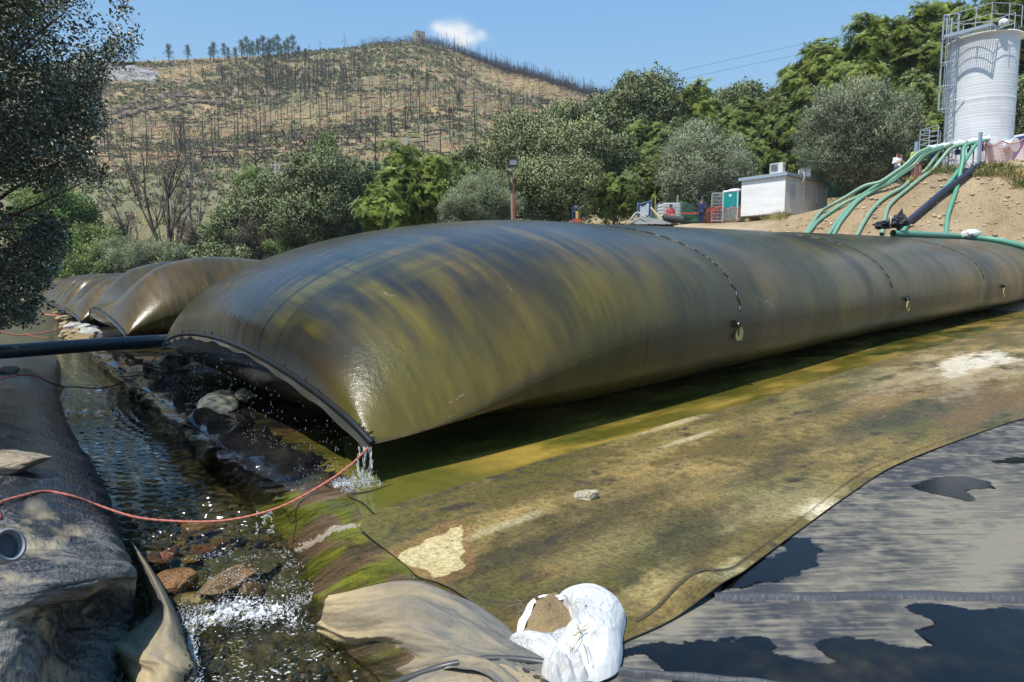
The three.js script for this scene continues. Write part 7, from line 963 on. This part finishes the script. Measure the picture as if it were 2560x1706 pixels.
// falling water, splashes and foam
{
  const r = rng(2024), drop = new THREE.SphereGeometry(1, 6, 5), M = new THREE.Matrix4(), q = new THREE.Quaternion(), wm = std([0.80, 0.83, 0.86], 0.12), dm = [], cols = [];
  const OUT = AX.clone().negate(), put = (p, s, st = 1) => dm.push(M.compose(p, q.identity(), V(s, s * st, s)).clone());
  const rimAt = k => big.f(k, 0, true);
  for (let i = 0; i < 1500; i++) { const w = r(), k = Math.pow(r(), 0.8) * 1.9 - 0.99, cl = 0.5 + 0.5 * Math.sin(k * 34) * Math.sin(k * 13 + 1), P = rimAt(k); if (r() > 0.05 + cl * 0.8) continue; const g = padY(P.x, P.z), h = P.y - 0.06 - g, f = Math.pow(r(), 0.8); P.addScaledVector(OUT, 0.05 + 0.05 * r() + 0.10 * f * r()); P.addScaledVector(ROW, (r() - 0.5) * 0.05); P.y = g + h * (1 - f); put(P, 0.0009 + 0.0013 * r() * r(), 4 + 12 * f * r()); }
  for (let i = 0; i < 170; i++) { const c = i % 3, P = CORNER.clone().add(V(0, padY(CORNER.x, CORNER.z), 0)).addScaledVector(OUT, 0.03 + c * 0.03).addScaledVector(ROW, c * 0.045 - 0.02 + (r() - 0.5) * 0.05), g = padY(P.x, P.z), f = r(); P.y = lerp(P.y - 0.02, g, f); P.x += 0.03 * Math.sin(f * 6 + c) * f + (r() - 0.5) * 0.03 * f; put(P, 0.0011 + 0.0016 * r(), 9); }
  for (let i = 0; i < 1100; i++) { const P = C0.clone().addScaledVector(ROW, (r() - 0.35) * 0.35).addScaledVector(OUT, (r() - 0.35) * 0.35), e = r(); P.y = padY(P.x, P.z) + 0.10 * e * e * r(); put(P, 0.0012 + 0.0022 * r(), 1); }
  for (let i = 0; i < 1100; i++) { const k = r() * 1.9 - 0.95, P = rimAt(k).addScaledVector(OUT, 0.02 + 0.42 * r()); const cl = 0.5 + 0.5 * Math.sin(k * 34) * Math.sin(k * 13 + 1); if (r() > cl + 0.1) continue; P.y = padY(P.x, P.z) + 0.01 + 0.06 * r() * r(); put(P, 0.0014 + 0.0022 * r(), 0.8); }
  tag(inst('falling_drops', drop, wm, dm), 'drops of water falling from the leaking seam and splashing up', 'water drops', null, 'stuff');
  const foam = new THREE.SphereGeometry(1, 7, 5), fm = [], fmat = std([0.55, 0.57, 0.58], 0.5); const pf = (u, v, y, sx, sz, sy = 0.35) => { const p = flat(u, v, y); q.setFromAxisAngle(V(0, 1, 0), 0.35 + (r() - 0.5) * 1.2); fm.push(M.compose(p, q, V(sx, sy * Math.min(sx, sz), sz)).clone()); };
  // white water of the cascade
  for (let i = 0; i < 17000; i++) { const v = 1375 + 215 * Math.pow(r(), 1.0), u = lerp(440, 800, r()); const y = v < 1480 ? lerp(-0.435, -0.59, (v - 1375) / 105) : -0.60; const d = Math.exp(-Math.pow((v - (1528 - 0.12 * (u - 560))) / 30, 2)) * 1.0 + 0.7 * Math.exp(-Math.pow((v - 1392) / 12, 2) - Math.pow((u - 560) / 70, 2)) + 0.4 * Math.exp(-Math.pow((u - 715) / 28, 2) - Math.pow((v - 1400) / 70, 2)) + 0.45 * Math.exp(-Math.pow((v - 1450) / 30, 2) - Math.pow((u - 590) / 80, 2)); const n = fbm(u * 0.035, v * 0.06, 3) * 1.5; if (u > 770 + (1540 - v) * 0.2) continue; if (r() > d * (0.42 + n)) continue; const s = 0.0014 + 0.0032 * r() * r(); pf(u, v, y + 0.012 + 0.05 * d * r() * r(), s * (1 + r()), s, 0.8); }
  // flecks drifting on the pool
  for (let i = 0; i < 560; i++) { const v = 1560 + 150 * r(), u = lerp(480, 800 + (v - 1560) * 0.7, r()); const n = fbm(u * 0.018 + 4, v * 0.03, 3); if (n < 0.02 + 0.15 * r() * (v < 1640 ? 2 : 1)) continue; const s = 0.0025 + 0.008 * r() * r(); pf(u, v, -0.613, s * (1.2 + r()), s * 0.7, 0.22); }
  for (let i = 0; i < 1600; i++) { const v = 1560 + 150 * r(), u = lerp(474, 505, r() * r()) + (v - 1640) * 0.10; if (r() > 0.5) continue; pf(u, v, -0.612, 0.002 + 0.003 * r(), 0.002 + 0.002 * r(), 0.4); }
  for (let i = 0; i < 700; i++) { const u = 835 + 80 * r(), v = 1205 + 30 * r(); if (r() > 0.7 + fbm(u * 0.06, v * 0.1, 2)) continue; const p = pad(u, v, 0.0); q.identity(); const s = 0.0015 + 0.003 * r(); fm.push(M.compose(p, q, V(s * 2, s * 0.4, s)).clone()); }
  for (let i = 0; i < 300; i++) { const u = 640 + 45 * r(), v = 1280 + 60 * r(), p = flat(u, v, lerp(-0.2, -0.42, (v - 1280) / 60)); const s = 0.003 + 0.004 * r(); if (fbm(u * 0.1, v * 0.1, 2) > 0.05) fm.push(M.compose(p, q, V(s, s, s)).clone()); }
  { // the churned sheet of foam below the drop
    const al = dataTex(1024, 256, (u, v) => { const e = Math.pow(Math.sin(Math.PI * clamp(v)), 0.8) * Math.pow(Math.sin(Math.PI * clamp(u)), 0.5), n = fbm(u * 60, v * 18, 4) + 0.7 * fbm(u * 160, v * 44, 3), c = 1 - Math.abs(vn2(u * 90 + 2 * fbm(u * 20, v * 8, 2), v * 30)) * 1.5; return clamp((e * 1.25 - 0.82 + n * 0.9 + 0.35 * (c - 0.5)) * 1.5); }, false);
    const cen = [[425, 1590], [470, 1562], [530, 1538], [600, 1522], [680, 1520], [745, 1535], [790, 1560]].map(([u, v]) => flat(u, v, -0.585)), cv = new THREE.CatmullRomCurve3(cen);
    const g = grid(260, 60, (u, v) => { const p = cv.getPoint(u), a = (v - 0.5) * 0.42; const q = V(p.x - 0.03 + a * 0.12, p.y, p.z + a + 0.05); q.y += 0.028 * fbm(q.x * 16, q.z * 16, 4) + 0.015 * fbm(q.x * 50, q.z * 50, 2) + 0.045 * sst(0.5, 0.0, v); return q; }, (u, v) => [u, v]);
    tag(mesh('foam_sheet', g, std([0.72, 0.74, 0.75], 0.55, { alphaMap: al, transparent: true })), 'churned white foam at the head of the pool', 'foam', null, 'stuff');
  }
  tag(inst('foam', foam, fmat, fm), 'white water and foam flecks of the little cascade and pool', 'foam', null, 'stuff');
}
scene.fog = new THREE.FogExp2(new THREE.Color(0.80, 0.86, 0.95), 0.00022);
renderer.render(scene, camera);
